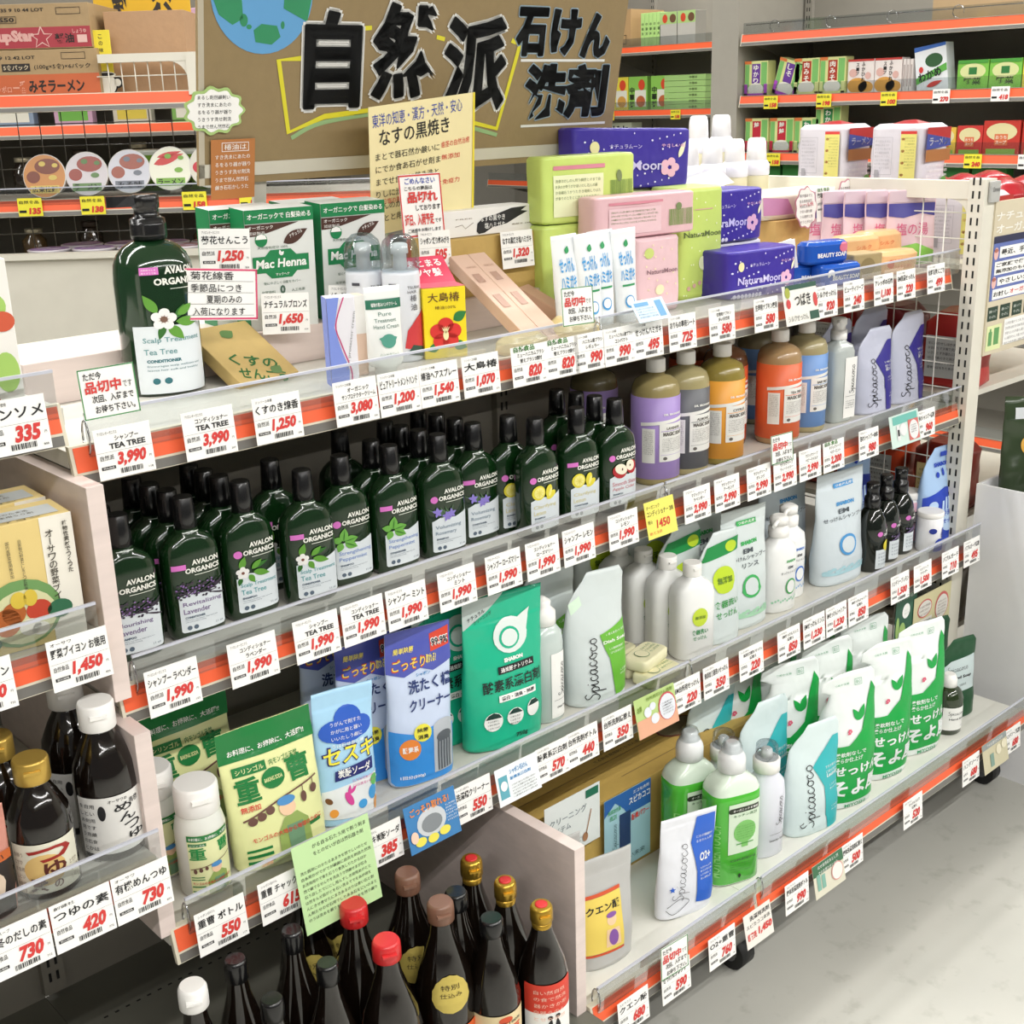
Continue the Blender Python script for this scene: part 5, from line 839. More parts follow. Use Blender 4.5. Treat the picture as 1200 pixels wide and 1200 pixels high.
# ================================================================== top shelf, left half
Z1 = .2622
tag_it(MB().box(.055, .275, Z1, .362, .388, .3165).build('riser_box', WOOD, bevel=.0012), 'pale wood-grain riser box at the left end of the top shelf behind the pump bottle', 'riser', 'wood-grain riser boxes on the top shelf')
tag_it(MB().box(.364, .262, Z1, .612, .388, .3125).build('riser_box', WOOD, bevel=.0012), 'pale wood-grain riser box under the green henna boxes', 'riser', 'wood-grain riser boxes on the top shelf')
tag_it(MB().box(.614, .262, Z1, .940, .388, .3125).build('riser_box', WOOD, bevel=.0012), 'pale wood-grain riser box under the brown toothpaste carton', 'riser', 'wood-grain riser boxes on the top shelf')
t = thing('pump_bottle', 'large dark green conditioner bottle with black pump, top shelf left', 'bottle', (.222, .245, Z1), -18)
s = Loft([(z, -r, r, r*.82, 0) for z, r in ((0, .044), (.004, .0485), (.012, .0495), (.140, .0495), (.160, .047), (.172, .042), (.181, .034), (.186, .025), (.188, .019), (.192, .018))], 2.2, L=.012); s.build('bottle_body', mat('#123018', .1, coat=.7), t, N=48)
b = MB().lathe([(.189, .0190), (.190, .0215), (.214, .0215), (.216, .017), (.217, .015), (.226, .015), (.227, .0165), (.240, .0170), (.243, .0150)], n=28); b.rings([[(-.004 + p[0]*1.0, p[1], p[2]) for p in r] for r in [[(x, y0*w_, z0 + .0) for y0, z0 in ((-.012, .229), (.012, .229), (.010, .242), (-.010, .242))] for x, w_ in ((.012, 1.), (-.016, .85), (-.034, .55), (-.042, .35))]], smooth=False)
b.build('pump', CAPBLK, t); MB().lathe([(.1925+.0035*k, .0219) for k in range(0, 6)]).build('pump_collar', CAPBLK, t)
paint(t, 'white_label', s, GL, [Rc(-.034, .004, .047, .088)], .0008); paint(t, 'brand_lettering', s, mat('#ecebe2', .5), [T('AVALON', .006, .150, .044, .159, .04), T('ORGANICS', -.006, .137, .045, .1455, .04), Rc(.010, .1318, .042, .1325)], .0010); paint(t, 'sticker', s, PINK, [Rc(-.020, .150, .0, .159)], .0011); paint(t, 'sticker_lettering', s, PAPER, scrib(-.018, -.002, .157, 2, .0022, 110), .0015)
paint(t, 'scent_lettering', s, mat('#6a9a9c'), [T('Scalp Treatment', -.024, .066, .040, .074, .01), T('Tea Tree', -.024, .053, .010, .060, .01)], .0012); paint(t, 'lettering', s, mat('#2f6f78'), [T('CONDITIONER', -.022, .043, .014, .047, .05), T('Encourages scalp wellness and', -.022, .037, .036, .040), T('leaves hair soft and healthy', -.022, .032, .034, .035), El(-.014, .020, .004, .004), El(-.002, .020, .004, .004)], .0012)
paint(t, 'leaf_print', s, LEAF, [Leaf(-.006, .104, .026, .0055, 120), Leaf(.012, .092, .030, .006, -5), Leaf(.004, .088, .024, .006, -50), Leaf(.014, .100, .024, .005, 30)], .0013); paint(t, 'dark_leaf_print', s, LEAF2, [Leaf(.0, .090, .020, .004, -110), Leaf(.012, .096, .020, .004, 55)], .0012); paint(t, 'petal_print', s, mat('#f3f1ee'), [El(.0+.008*cos(a), .096+.008*sin(a), .0055, .0055) for a in [2*pi*k/5+.2 for k in range(5)]], .0016); paint(t, 'flower_centre', s, mat('#7a5a4a'), [El(.0, .096, .0038, .0038)] + [Leaf(.0, .096, .006, .0004, a) for a in range(0, 360, 40)], .002)
# henna boxes
HG = mat('#17804a', .4)
def henna(lab, x, y, rz, full=True):
    t = thing('henna_box', lab, 'box', (x, y, .3128 if x > .36 else .3168), rz, 'green and white hair colour boxes', rx=3); B = Box(t, .100, .048, .162, mat('#dfe2de', .45)); L = lambda k: Surf(lambda x, z, e: (x, -.0242 - .0003*k - e, z))
    paint(t, 'green_top', L(0), HG, [Rc(-.050, .144, .050, .162)]); paint(t, 'side_green', B.left, HG, [Rc(-.024, .0, .024, .162)]); paint(t, 'brown_corner', L(0), mat('#4a2c22'), [Pg((-.050, .143), (.028, .143), (-.006, .134), (-.030, .128), (-.050, .127))])
    paint(t, 'band_lettering', L(1), PAPER, [T('オーガニックで 白髪染める', -.046, .149, .046, .157, .03), T('オーガニック', -.046, .136, -.010, .141, .02), T('認証製品', -.046, .1295, -.022, .1335, .0)])
    pl = [(-.042, .078), (-.024, .078), (-.016, .070), (.014, .070), (.022, .078), (.040, .078), (.040, .100), (.022, .100), (.014, .108), (-.016, .108), (-.024, .100), (-.042, .100)]
    paint(t, 'green_plaque', L(0), HG, [('p', pl)]); paint(t, 'plaque_lettering', L(1), PAPER, [T('Mac Henna', -.038, .084, .036, .096, .03, .1), T('マックヘナ', -.010, .073, .010, .077, .02), Leaf(-.001, .100, .008, .002, 100), Leaf(-.001, .100, .007, .002, 50)])
    paint(t, 'leaf_badge', L(0), mat('#4a2c22'), [Leaf(.004, .116, .040, .008, 25)]); paint(t, 'badge_lettering', L(1), PAPER, [T('ナチュラル', .014, .122, .034, .127, .02, 0, 20)]); paint(t, 'organic_seal', L(0), HG, [El(-.028, .122, .009, .009)]); paint(t, 'seal_centre', L(1), PAPER, [Pg((-.036, .123), (-.020, .123), (-.022, .128), (-.028, .130), (-.034, .128))])
    paint(t, 'lettering', L(0), mat('#4e6a5a'), [T('100%天然植物成分', -.030, .112, .012, .117, .0) if False else T('天然植物成分 100%', -.034, .1095, .010, .1135, .0), T('0', -.005, .048, .003, .060, .05), T('髪にやさしく白髪をカバー', -.028, .062, .026, .066, .0), T('化学染料', -.032, .050, -.012, .054, .0), T('人工色素', .012, .050, .032, .054, .0)])
henna('front henna box with green plaque, left one, price tag on its corner', .424, .292, -8); henna('front henna box with green plaque, right one beside the spray bottles', .545, .292, -8)
henna('henna box behind the left front one, green top edge showing', .402, .343, -8); henna('henna box behind the right front one, green top edge showing', .520, .345, -8)
tt = dict(rx=-6)
price_tag(.287, .402, .236, '1,250', ['菊花せんこう'], 'white price tag reading 1,250 for chrysanthemum incense, standing left of the henna boxes', w=.068, ry=4, rz=-10)
price_tag(.372, .310, .240, '1,650', ['ナチュラルブロンズ'], 'white price tag reading 1,650 in front of the left henna box', w=.068, ry=4, rz=-10)
price_tag(.480, .308, .240, '1,65', ['ナチュラルライトブラウン'], 'white price tag half hidden by the blue box, in front of the right henna box', w=.066, ry=6, rz=-10)
price_tag(.652, .368, .258, '505', ['シャボン 練り歯みがき'], 'white price tag reading 505 below the red-framed notice', w=.060, ry=2)
price_tag(.820, .350, .2655, '1,320', ['なすの黒焼き塩ハミガキ'], 'white price tag reading 1,320 stuck on the brown carton', w=.068, h=.057)
card(.236, .338, .348, .412, .200, PAPER, 'pink-framed handwritten notice beside the large pump bottle', [('pink_frame', mat('#d84a72'), [Frame(-.051, -.063, .051, -.0005, .0022)]), ('rule_lines', GREY, [Rc(-.044, -.016-.014*k, .046, -.0155-.014*k) for k in range(4)]), ('lettering', BLACK, [T('菊花線香', -.036, -.014, .020, -.004, .01), T('季節品につき', -.036, -.029, .030, -.019, .01), T('夏期のみの', -.016, -.043, .030, -.033, .01), T('入荷になります', -.034, -.058, .034, -.048, .01)])], 'handwritten_notice', 'notice', rx=-4, ry=6, rz=-10)
t = thing('incense_box', 'long kraft incense box with green brush lettering lying tilted beside the pump bottle', 'box', (.326, .236, .283), 8, rx=30); B = Box(t, .096, .118, .018, mat('#bfa468', .7, kind='kraft'))
paint(t, 'green_lettering', B.top, mat('#2f6a34'), [T('くすの', -.036, -.020, .030, .004, .04, 0, -24), T('せんこう', -.040, -.048, .026, -.026, .04, 0, -24)]); paint(t, 'leaf_print', Surf(lambda x, z, e: (x, z, .0186)), mat('#5f7f4a'), [Leaf(-.010, .034, .024, .009, 20), Leaf(.010, -.052, .022, .008, 30)])
t = thing('sunscreen_box', 'narrow periwinkle and white box with a magenta wave, before the henna boxes', 'box', (.393, .098, Z1), -22); B = Box(t, .036, .028, .112, mat('#e6e4ea', .45)); paint(t, 'side_print', B.left, mat('#7f92dc'), [Rc(-.014, .0, .014, .112)]); paint(t, 'periwinkle_field', B.front, mat('#7f92dc'), [Pg((-.018, 0), (.004, 0), (.006, .02), (-.004, .05), (-.010, .075), (-.002, .112), (-.018, .112))]); paint(t, 'magenta_wave', Surf(lambda x, z, e: (x, -.0146, z)), mat('#c43a7a'), [Str(spline([(.008, .0), (.008, .02), (-.002, .052), (-.008, .078), (.004, .112)]), .0016)]); paint(t, 'lettering', Surf(lambda x, z, e: (x, -.0146, z)), GREY, [T('Sun protector cream', .006, .020, .080, .0245, .0, 0, 80)])
t = thing('hand_cream_tube', 'white hand cream tube with green band standing on its cap before the right henna box', 'tube', (.463, .100, Z1), -14); s = Loft([(0, -.015, .015, .015), (.012, -.015, .015, .015), (.014, -.022, .022, .018), (.02, -.024, .024, .019), (.07, -.024, .024, .011), (.108, -.025, .025, .0015), (.116, -.025, .025, .001)], 2, L=.010); s.build('tube_body', mat('#eef0ec', .35), t)
paint(t, 'green_band', s, mat('#1f6b50'), [Rc(-.0245, .088, .0245, .100)], .0008); paint(t, 'band_lettering', s, PAPER, [T('植物の恵みハンドクリーム', -.018, .091, .018, .096, .02)], .0012); paint(t, 'lettering', s, mat('#50786a'), [T('Pure', -.010, .079, .008, .084), T('Treatment', -.016, .071, .014, .076), T('Hand Cream', -.017, .063, .017, .068), T('ハンドクリーム', -.012, .028, .012, .032)], .0008); paint(t, 'rose_print', s, mat('#4f9a86'), [El(0, .047, .009, .009), Leaf(.0, .047, .012, .004, 20), Leaf(0, .047, .012, .004, 160)], .0010)
t = thing('hand_cream_box', 'peach and white tall box between the blue box and the cream tube', 'box', (.437, .135, Z1), -14); B = Box(t, .032, .024, .105, mat('#e9cdb8', .5)); paint(t, 'white_top', B.front, PAPER, [Rc(-.016, .055, .016, .105)])
CL = mat('#dfe6ea', .05, kind='clear')
def spray(lab, x, y):
    t = thing('hair_spray_can', lab, 'can', (x, y, Z1), -20, 'hair spray cans with clear dome caps'); r = .026; s = Loft([(0, -.0245, .0245, .0245), (.003, -r, r, r), (.118, -r, r, r), (.124, -.0245, .0245, .0245)], 2, L=.010); s.build('can_body', mat('#dde0e6', .3, coat=.3), t)
    MB().lathe([(.123, .0255), (.124, .027), (.150, .0262), (.163, .0225), (.171, .014), (.173, .004)], n=28).build('dome_cap', CL, t); MB().lathe([(.124, .010), (.145, .009), (.146, .012), (.158, .0115), (.160, .007)]).build('nozzle', WHITE, t)
    paint(t, 'red_flower_print', s, mat('#c8383c'), [Pg((-.006, .020), (.0255, .014), (.0255, .072), (.010, .060), (-.002, .044))], .0009); paint(t, 'dark_leaf_print', s, mat('#2c4a3c'), [Pg((-.004, .012), (.0255, .004), (.0255, .018), (.004, .024))], .0012); paint(t, 'lettering', s, mat('#4a4a52'), [T('TSUBAKI', .0, .100, .020, .104), T('HAIR', .0, .094, .012, .098)] + [T(c, .003, .083-.012*k, .012, .092-.012*k, .0) for k, c in enumerate('椿油')] + [Rc(-.022, .104, -.012, .108)], .0010)
spray('front hair spray can with clear dome cap and red camellia print', .545, .165); spray('hair spray can behind left of the front one with clear dome cap', .520, .215)
t = thing('spray_bottle', 'small clear spray bottle with white trigger head at the back behind the henna boxes', 'bottle', (.640, .345, .3128), 0); MB().lathe([(0, .022), (.004, .024), (.090, .024), (.105, .016), (.112, .012)]).build('bottle_body', mat('#cfd6d8', .1, coat=.4), t); MB().lathe([(.111, .014), (.126, .013), (.128, .009), (.140, .010), (.146, .009)]).build('spray_head', WHITE, t)
t = thing('camellia_oil_box', 'yellow camellia oil box with red flower and pink top, top shelf middle', 'box', (.598, .150, Z1), -22); B = Box(t, .062, .050, .098, mat('#f0d820', .4)); L = lambda k: Surf(lambda x, z, e: (x, -.0252 - .0003*k - e, z))
paint(t, 'lettering', L(0), mat('#6b4a1c'), [T('大島椿', -.024, .078, .022, .091, .02), T('椿油100%', -.014, .068, .016, .073, .0)]); paint(t, 'leaf_print', L(0), mat('#2c7a3c'), [Leaf(.012, .052, .022, .007, 30), Leaf(.010, .020, .022, .007, -20), Leaf(-.010, .018, .018, .006, 200)]); paint(t, 'red_petals', L(1), mat('#d3302c'), [El(.0+.012*cos(a), .034+.012*sin(a), .0115, .0105) for a in [2*pi*k/5+.3 for k in range(5)]]); paint(t, 'flower_centre', L(2), mat('#efe4b0'), [El(.0, .032, .004, .007)] + [Leaf(0, .034, .011, .0008, a) for a in (60, 75, 90, 105, 120)]); paint(t, 'side_lettering', B.left, mat('#8a7a1c'), scrib(-.02, .02, .085, 9, .004, 111))
paint(t, 'pink_top', B.top, mat('#e25a72'), [Rc(-.031, -.025, .031, .025)]); 
t2 = thing('pink_leaflet', 'pink leaflet with white lettering leaning behind the yellow camellia box', 'leaflet', (.612, .176, .358), -14, rx=-52); MB().box(-.034, -.0004, 0, .034, .0004, .055).build('paper', mat('#de4864', .5), t2); paint(t2, 'white_lettering', flat(-.0006), PAPER, [T('まとまる', -.026, .034, .026, .048, .04), T('ツヤ髪', -.022, .014, .020, .030, .04)])
for i, (x, lab) in enumerate(((.722, 'left pale pink long carton sloping down from the riser'), (.757, 'right pale pink long carton sloping down from the riser'))):
    t = thing('toothbrush_carton', lab, 'box', (x, .165, .318), 0, 'long pale pink cartons', rx=32); B = Box(t, .034, .215, .018, mat('#d9b8a4', .6), z0=-.009)
    tp = Surf(lambda x, z, e: (x, z, .0092+e)); paint(t, 'print', tp, mat('#b08a78'), [Rc(-.008, -.02, .006, .010), Rc(-.010, .04, .004, .06), El(0, -.085, .006, .006)] + [T('HONEYCOMB', -.008, .074, .010, .078)])
t = thing('toothbrush_carton', 'short pale pink carton leaning beside the brown carton right end', 'box', (.862, .200, .290), 25, 'long pale pink cartons', rx=28); B = Box(t, .040, .110, .020, mat('#d2a98e', .6), z0=-.010)
for i, (x, y) in enumerate(((.685, .075), (.80, .085), (.84, .13))):
    t = thing('wrapped_bundle', 'yellowish clear-wrapped bundle lying %s' % ('under the pink cartons by the guard', 'on the shelf right of the pink cartons', 'behind the others under the leaning carton')[i], 'package', (x, y, Z1), 15, 'clear-wrapped bundles by the guard'); s = Loft([(0, -.038, .038, .028), (.006, -.042, .042, .032), (.018, -.040, .040, .029), (.026, -.028, .028, .020)], 3, .001, i); s.build('wrap', mat('#dcc890', .25, kind='film'), t)
t = thing('kraft_carton', 'brown kraft carton standing on the riser under the black-brush toothpaste box', 'box', (.824, .322, .3128), 0); B = Box(t, .200, .095, .090, mat('#c0a05c', .7, kind='kraft'))
t = thing('toothpaste_box', 'long white toothpaste box with a black brush stroke lying on the brown carton', 'box', (.815, .318, .4036), -2); B = Box(t, .205, .060, .040, mat('#eceae6', .45)); L = lambda k: Surf(lambda x, z, e: (x, -.0302 - .0003*k - e, z))
paint(t, 'black_brush_print', L(0), BLACK, [Pg((-.022, .006), (-.020, .018), (-.008, .026), (.020, .030), (.050, .037), (.082, .038), (.070, .032), (.084, .030), (.066, .024), (.040, .014), (.010, .010), (-.006, .003), (-.018, .002))]); paint(t, 'brush_lettering', L(1), PAPER, [T('なすの黒やき', -.014, .020, .036, .029, .01), T('塩ハミガキ', -.006, .009, .036, .018, .01)]); paint(t, 'lettering', L(0), mat('#7a6a5a'), [T('FREE', -.062, .026, -.030, .0275), Str([(-.064, .016), (-.05, .018), (-.044, .012), (-.028, .020)], .0008), T('歯磨き 100g', .050, .010, .092, .013)]); paint(t, 'side_print', B.left, mat('#b58a6a'), [Rc(-.012, .006, .008, .034)])
CRM = mat('#efe2ae', .6)
t = thing('handwritten_poster', 'cream handwritten poster about charred eggplant standing before the cardboard banner', 'poster', (.712, .318, .425), 0, ry=-5, rx=10); MB().box(-.100, -.0005, 0, .100, .0005, .185).build('paper', CRM, t); F0 = flat(-.0008)
paint(t, 'yellow_edge', F0, mat('#e9d63a'), [Rc(.096, 0, .100, .185)]); paint(t, 'blue_lettering', F0, mat('#2f49a8'), [T('東洋の知恵・漢方・天然・安心', -.094, .155, .075, .174, .0, 0, 2)]); paint(t, 'black_lettering', F0, BLACK, [T('なすの黒焼き', -.082, .128, .050, .152, .02, 0, 2)] + [('m', scrib(-.090, .034, .119 - .018*k, 1, .0105, 120+k)) for k in range(6)]); paint(t, 'red_lettering', F0, RED, [T('歯茎の自然治癒', .034, .111, .090, .120, .0, 0, 2), T('無添加', .034, .093, .070, .101, .0), T('免疫力', .036, .056, .070, .064, .0), T('天日塩の薬草効用', -.088, .044, -.02, .052, .0)])
card(.628, .706, .414, .504, .268, PAPER, 'red-framed printed sold-out notice in front of the cream poster', [('red_frame', RED, [Frame(-.039, -.089, .039, -.001, .0022)]), ('blue_lettering', mat('#2f49a8'), [T('ごめんなさい', -.028, -.014, .028, -.005, .03)]), ('lettering', BLACK, [T('こちらの商品は', -.030, -.023, .022, -.017, .03), T('しております', -.012, -.052, .034, -.044, .03), T('です', .022, -.071, .034, -.065, .02), T('ご迷惑をお掛けします', -.030, -.083, .032, -.077, .02)]), ('red_lettering', RED, [T('品切れ', -.026, -.041, .030, -.025, .08), T('近日、入荷予定', -.034, -.073, .020, -.056, .06)])], 'printed_notice', 'notice', rx=-4)
# ---- cardboard banner leaning forward
th = radians(10.9)
bn = thing('cardboard_banner', 'large cardboard banner with bold black hand-painted lettering and a globe, above the shelf', 'sign', (.361, .36, .503), 0, rx=10.9)
MB().box(0, .0, 0, .805, .006, .400).build('cardboard', mat('#8e7a55', .7, kind='kraft'), bn)
K = lambda k: Surf(lambda x, z, e: (x, -.0004 - .0004*k, z)); WO = mat('#dcdcd8', .6); BK = mat('#16181a', .5)
MB().box(.0, -.0012, .010, .805, -.0002, .028).build('tape', mat('#c9c4b4', .3), bn); MB().box(.0, -.0012, .0, .008, -.0002, .400).build('side_tape', mat('#b9b09c', .3), bn)
def outl(items, d): 
    out = []
    for it in items:
        _, s_, x0, z0, x1, z1, b_, sh, ro, ke = it
        for dx, dz in ((-d, 0), (d, 0), (0, -d), (0, d), (-d*.7, -d*.7), (d*.7, d*.7), (-d*.7, d*.7), (d*.7, -d*.7)): out.append(T(s_, x0+dx, z0+dz, x1+dx, z1+dz, b_, sh, ro))
    return out
big = [T('自', .164, .098, .258, .226, .05), T('然', .280, .108, .404, .240, .05), T('派', .414, .086, .540, .224, .05)]; sm_ = [T('石', .556, .169, .622, .241, .1), T('け', .632, .170, .698, .240, .1), T('ん', .702, .166, .770, .236, .1), T('洗', .586, .070, .680, .156, .1), T('剤', .678, .070, .778, .156, .1)]
paint(bn, 'white_outline', K(2), WO, outl(big, .0062)); paint(bn, 'black_lettering', K(3), BK, outl(big, .0018) + big); paint(bn, 'blue_outline', K(2), mat('#9fb4c0'), outl(sm_, .0028)); paint(bn, 'small_black_lettering', K(3), BK, outl(sm_, .0007) + sm_)
paint(bn, 'white_underlines', K(2), WO, [Rc(.571, .160, .764, .164), Rc(.585, .058, .784, .062)])
YL = mat('#d8cf2c', .5); paint(bn, 'yellow_line', K(1), YL, [Str([(.165, .165), (.122, .162), (.140, .066), (.200, .086), (.330, .096), (.430, .080), (.533, .058), (.566, .184), (.548, .192)], .0075), Str([(.262, .205), (.276, .206)], .006), Str([(.396, .195), (.412, .192)], .006)]); paint(bn, 'green_line', K(1), mat('#8fb07a', .5), [Str(spline([(.145, .058), (.200, .078), (.330, .088), (.430, .072), (.535, .048)]), .006)])
paint(bn, 'globe_print', K(1), mat('#5f9ed0', .5), [El(.096, .246, .078, .076, 0, 40)]); paint(bn, 'land_print', K(2), mat('#2c8a5c', .5), [Pg((.022, .236), (.030, .218), (.050, .206), (.066, .214), (.064, .236), (.050, .262), (.030, .262)), El(.067, .212, .006, .008), Pg((.085, .185), (.110, .182), (.124, .192), (.118, .206), (.094, .208), (.082, .200)), Pg((.128, .228), (.166, .212), (.172, .240), (.160, .268), (.130, .262)), El(.127, .207, .003, .005), El(.075, .204, .004, .003)])
for x in (.10, .70): MB().box(x-.01, .0065, -.24, x+.01, .0125, .36).build('support_strip', mat('#b8b4a8', .5), bn)
def scallop(cx, cz, rx, rz, n=11, a=.07): return ('p', [(cx + rx*(1+a*cos(n*2*pi*k/66))*cos(2*pi*k/66), cz + rz*(1+a*cos(n*2*pi*k/66))*sin(2*pi*k/66)) for k in range(66)])
def onboard(lab, cat, nm, x, z, dy=.004): return thing(nm, lab, cat, (.361 + x, .36 - sin(th)*z - dy*cos(th), .503 + cos(th)*z), 0, rx=10.9)
t = onboard('white cloud-shaped note with green rim on the left edge of the cardboard banner', 'note', 'cloud_note', .022, .098); b = MB(); V_, F_ = tri2d([scallop(0, 0, .044, .030)]); b.add([(x, 0, z) for x, z in V_] + [(x, .0008, z) for x, z in V_], list(F_) + [tuple(i+len(V_) for i in f) for f in F_]); b.build('paper', mat('#a9c77a', .6), t); paint(t, 'white_centre', flat(-.0002), PAPER, [scallop(0, 0, .040, .026)]); paint(t, 'lettering', flat(-.0006), BLACK, scrib(-.026, .026, .020, 5, .0055, 130))
t = onboard('orange kraft handwritten note hanging from the lower left of the banner', 'note', 'handwritten_note', .050, .022); MB().box(-.034, 0, -.042, .034, .0006, .038).build('paper', mat('#b5743c', .6), t); paint(t, 'white_lettering', flat(-.0002), PAPER, [T('椿油は', -.014, .024, .020, .032, .0)] + scrib(-.028, .028, .018, 5, .0060, 131) + [Frame(-.018, .022, .024, .034, .0008)])
# ================================================================== top shelf, right half
t, s = None, None
for i, x in enumerate((.848, .885, .926, .966)):
    t = thing('toothpaste_tube', 'white soap toothpaste tube with blue lettering, %s of the four' % ('leftmost', 'second', 'third', 'rightmost')[i], 'tube', (x, .145 - .012*(i % 2), Z1), -12, 'white toothpaste tubes', ry=-3)
    s = Loft([(0, -.016, .016, .015), (.012, -.017, .017, .016), (.02, -.019, .019, .015), (.09, -.0215, .0215, .009), (.138, -.0235, .0235, .0012), (.146, -.0235, .0235, .001)], 2, .0006, i, L=.010); s.build('tube_body', mat('#eef2f5', .3), t)
    paint(t, 'blue_lettering', s, mat('#4aa0dc'), [T('せっけん', -.014, .090, .012, .112, .06), T('ハミガキ', -.013, .066, .014, .086, .06), ('m', [El(-.001, .034, .009, .010)])], .0009); paint(t, 'ring_centre', s, mat('#eef2f5', .3), [El(-.001, .035, .0068, .0075)], .0014); paint(t, 'green_print', s, mat('#2f9a5c'), [Leaf(.0, .118, .012, .004, 75), Rc(-.012, .058, .012, .061)], .0009)
def pack(lab, x, y, z, w, d, h, c, rz=-6, rx=0, ry=0, kind='', cat='pack', group='soft napkin packs', nm='napkin_pack', draw=None):
    t = thing(nm, lab, cat, (x, y, z), rz, group, rx=rx, ry=ry); a = w/2; s = Loft([(0, -a*.96, a*.96, d*.47), (h*.04, -a, a, d*.5), (h*.96, -a, a, d*.5), (h, -a*.96, a*.96, d*.46)], 7, .0010, x*20, L=.016); s.build('pack_body', mat(c, .35, kind='film'), t, N=44)
    if draw: draw(t, s, w, h)
    return t
def nm_green(t, s, w, h):
    paint(t, 'lettering', s, mat('#5a6a3a'), [T('NaturaMoon', -w*.42, h*.56, w*.42, h*.61, .01)], .0009); paint(t, 'flower_print', s, mat('#d9b0a0'), [El(-w*.3+w*.12*k, h*.10+.004*(k % 3), .004, .004) for k in range(6)] + [Rc(-w*.2, h*.80, w*.2, h*.81)], .0009); paint(t, 'pale_print', s, mat('#eef6c8'), [El(0, h*.32, .010, .012)] + [El(-w*.4+w*.8*((k*37) % 17)/17, h*.04+h*.9*((k*53) % 23)/23, .0015, .0015) for k in range(26)], .0009)
def nm_pink(t, s, w, h):
    paint(t, 'lettering', s, mat('#8a6a74'), [T('NaturaMoon', -w*.30, h*.52, w*.40, h*.58, .01)], .0009); paint(t, 'lime_badge', s, mat('#c9d67a'), [El(-w*.25, h*.80, w*.10, h*.07)], .0009); paint(t, 'cream_dots', s, mat('#f4e6c0'), [El(-w*.4+w*.8*((k*37) % 17)/17, h*.04+h*.9*((k*53) % 23)/23, .0016, .0016) for k in range(22)] + [El(0, h*.30, w*.10, h*.07)], .0009)
def nm_purple(t, s, w, h):
    paint(t, 'lettering', s, mat('#cfc8f4'), [T('NaturaMoon', -w*.38, h*.30, w*.24, h*.46, .02), T('ナチュラムーン', -w*.22, h*.66, w*.05, h*.73, .02)], .0009); paint(t, 'snow_print', s, mat('#e9e6fb'), [El(-w*.45+w*.9*((k*37) % 29)/29, h*.04+h*.9*((k*53) % 31)/31, .0013+.0009*(k % 2), .0016) for k in range(40)] + [El(-w*.42+w*.05*k, h*.06, .004, .004) for k in range(8)], .0009); paint(t, 'pink_print', s, mat('#e9b6d4'), [El(w*.30+w*.05*cos(q), h*.34+h*.10*sin(q), w*.035, h*.07) for q in [2*pi*k/5 for k in range(5)]] + [T('やさしい紙', w*.22, h*.68, w*.44, h*.74, .02)], .0011); paint(t, 'cream_badge', s, mat('#f0e6b0'), [El(-w*.34, h*.68, w*.04, h*.10)], .0011); paint(t, 'moon_print', s, mat('#f4efd0'), [Leaf(w*.38, h*.5, w*.12, w*.02, 60)], .0011)
def nm_instr(c):
    def f(t, s, w, h): paint(t, 'pale_panel', s, mat('#f0f6c8' if c == 'g' else '#e9c6cc'), [Rc(-w*.40, h*.10, w*.12, h*.72)], .0009); paint(t, 'header_bar', s, mat('#d98a9a'), [Rc(-w*.40, h*.80, w*.14, h*.86)], .0009); paint(t, 'lettering', s, mat('#7a8a5a'), scrib(-w*.38, w*.10, h*.66, 4, h*.05, 140) + [El(w*.30, h*.66, w*.03, h*.09)], .0012); paint(t, 'bar_print', s, mat('#7a9a4a'), [bars(w*.20, w*.46, h*.20, h*.60, 3)], .0010)
    return f
pack('light green napkin pack lying on its side on top of the back row', .998, .262, .412, .196, .052, .104, '#cfe57a', draw=nm_instr('g')); pack('light green napkin pack standing under the sideways green one', .990, .262, Z1, .180, .052, .148, '#cfe57a', draw=nm_instr('g'))
pack('pink napkin pack lying across the pink one, paper band round it', 1.062, .198, .386, .215, .060, .066, '#e5bcc2', draw=nm_instr('p')); pack('pink napkin pack standing upright beside the green one', 1.075, .195, Z1, .100, .080, .122, '#e8c4ca', draw=nm_pink)
pack('tall light green napkin pack standing upright, front row', 1.237, .240, Z1, .108, .085, .190, '#c9df74', draw=nm_green)
pack('purple napkin pack lying in front beside the white paper', 1.318, .165, Z1, .175, .085, .082, '#3d2c9c', draw=nm_purple); pack('purple napkin pack stacked behind and above the front purple one', 1.340, .262, .348, .180, .090, .092, '#3d2c9c', draw=nm_purple); pack('torn-open white-ended pack under the upper purple pack', 1.355, .265, Z1, .165, .085, .085, '#e6e4f0'); pack('purple napkin pack on top at the back, beside the foam bottles', 1.160, .316, .452, .270, .054, .100, '#3f30a0', draw=nm_purple, ry=2); pack('pale pack under the rear purple pack', 1.190, .320, Z1, .200, .050, .188, '#d8e0b0')
t = thing('torn_paper', 'torn white paper flap sticking up from the upper purple pack', 'paper', (1.300, .275, .441), -10, ry=-8); MB().add([(-.05, -.03, 0), (.07, -.03, .0), (.055, -.005, .028), (.0, .01, .022), (-.04, 0, .006), (-.05, -.028, .0012), (.07, -.028, .0012), (.055, -.003, .0292)], [(0, 1, 2, 3, 4), (5, 7, 6), (0, 5, 6, 1), (1, 6, 7, 2)]).build('paper', PAPER, t)
def foamb(lab, x, y, z):
    t = thing('foam_pump_bottle', lab, 'bottle', (x, y, z), -10, 'white foam pump bottles'); MB().lathe([(0, .024), (.003, .027), (.052, .027), (.056, .025)]).build('bottle_body', mat('#d8d2b0', .3), t); MB().lathe([(.054, .0265), (.056, .028), (.076, .028), (.082, .024), (.086, .0205)]).build('collar', mat('#e4e4f0', .3), t); MB().lathe([(.084, .0195), (.085, .0215), (.120, .0195), (.128, .017), (.130, .013)]).build('clear_cap', mat('#eeeef0', .25), t)
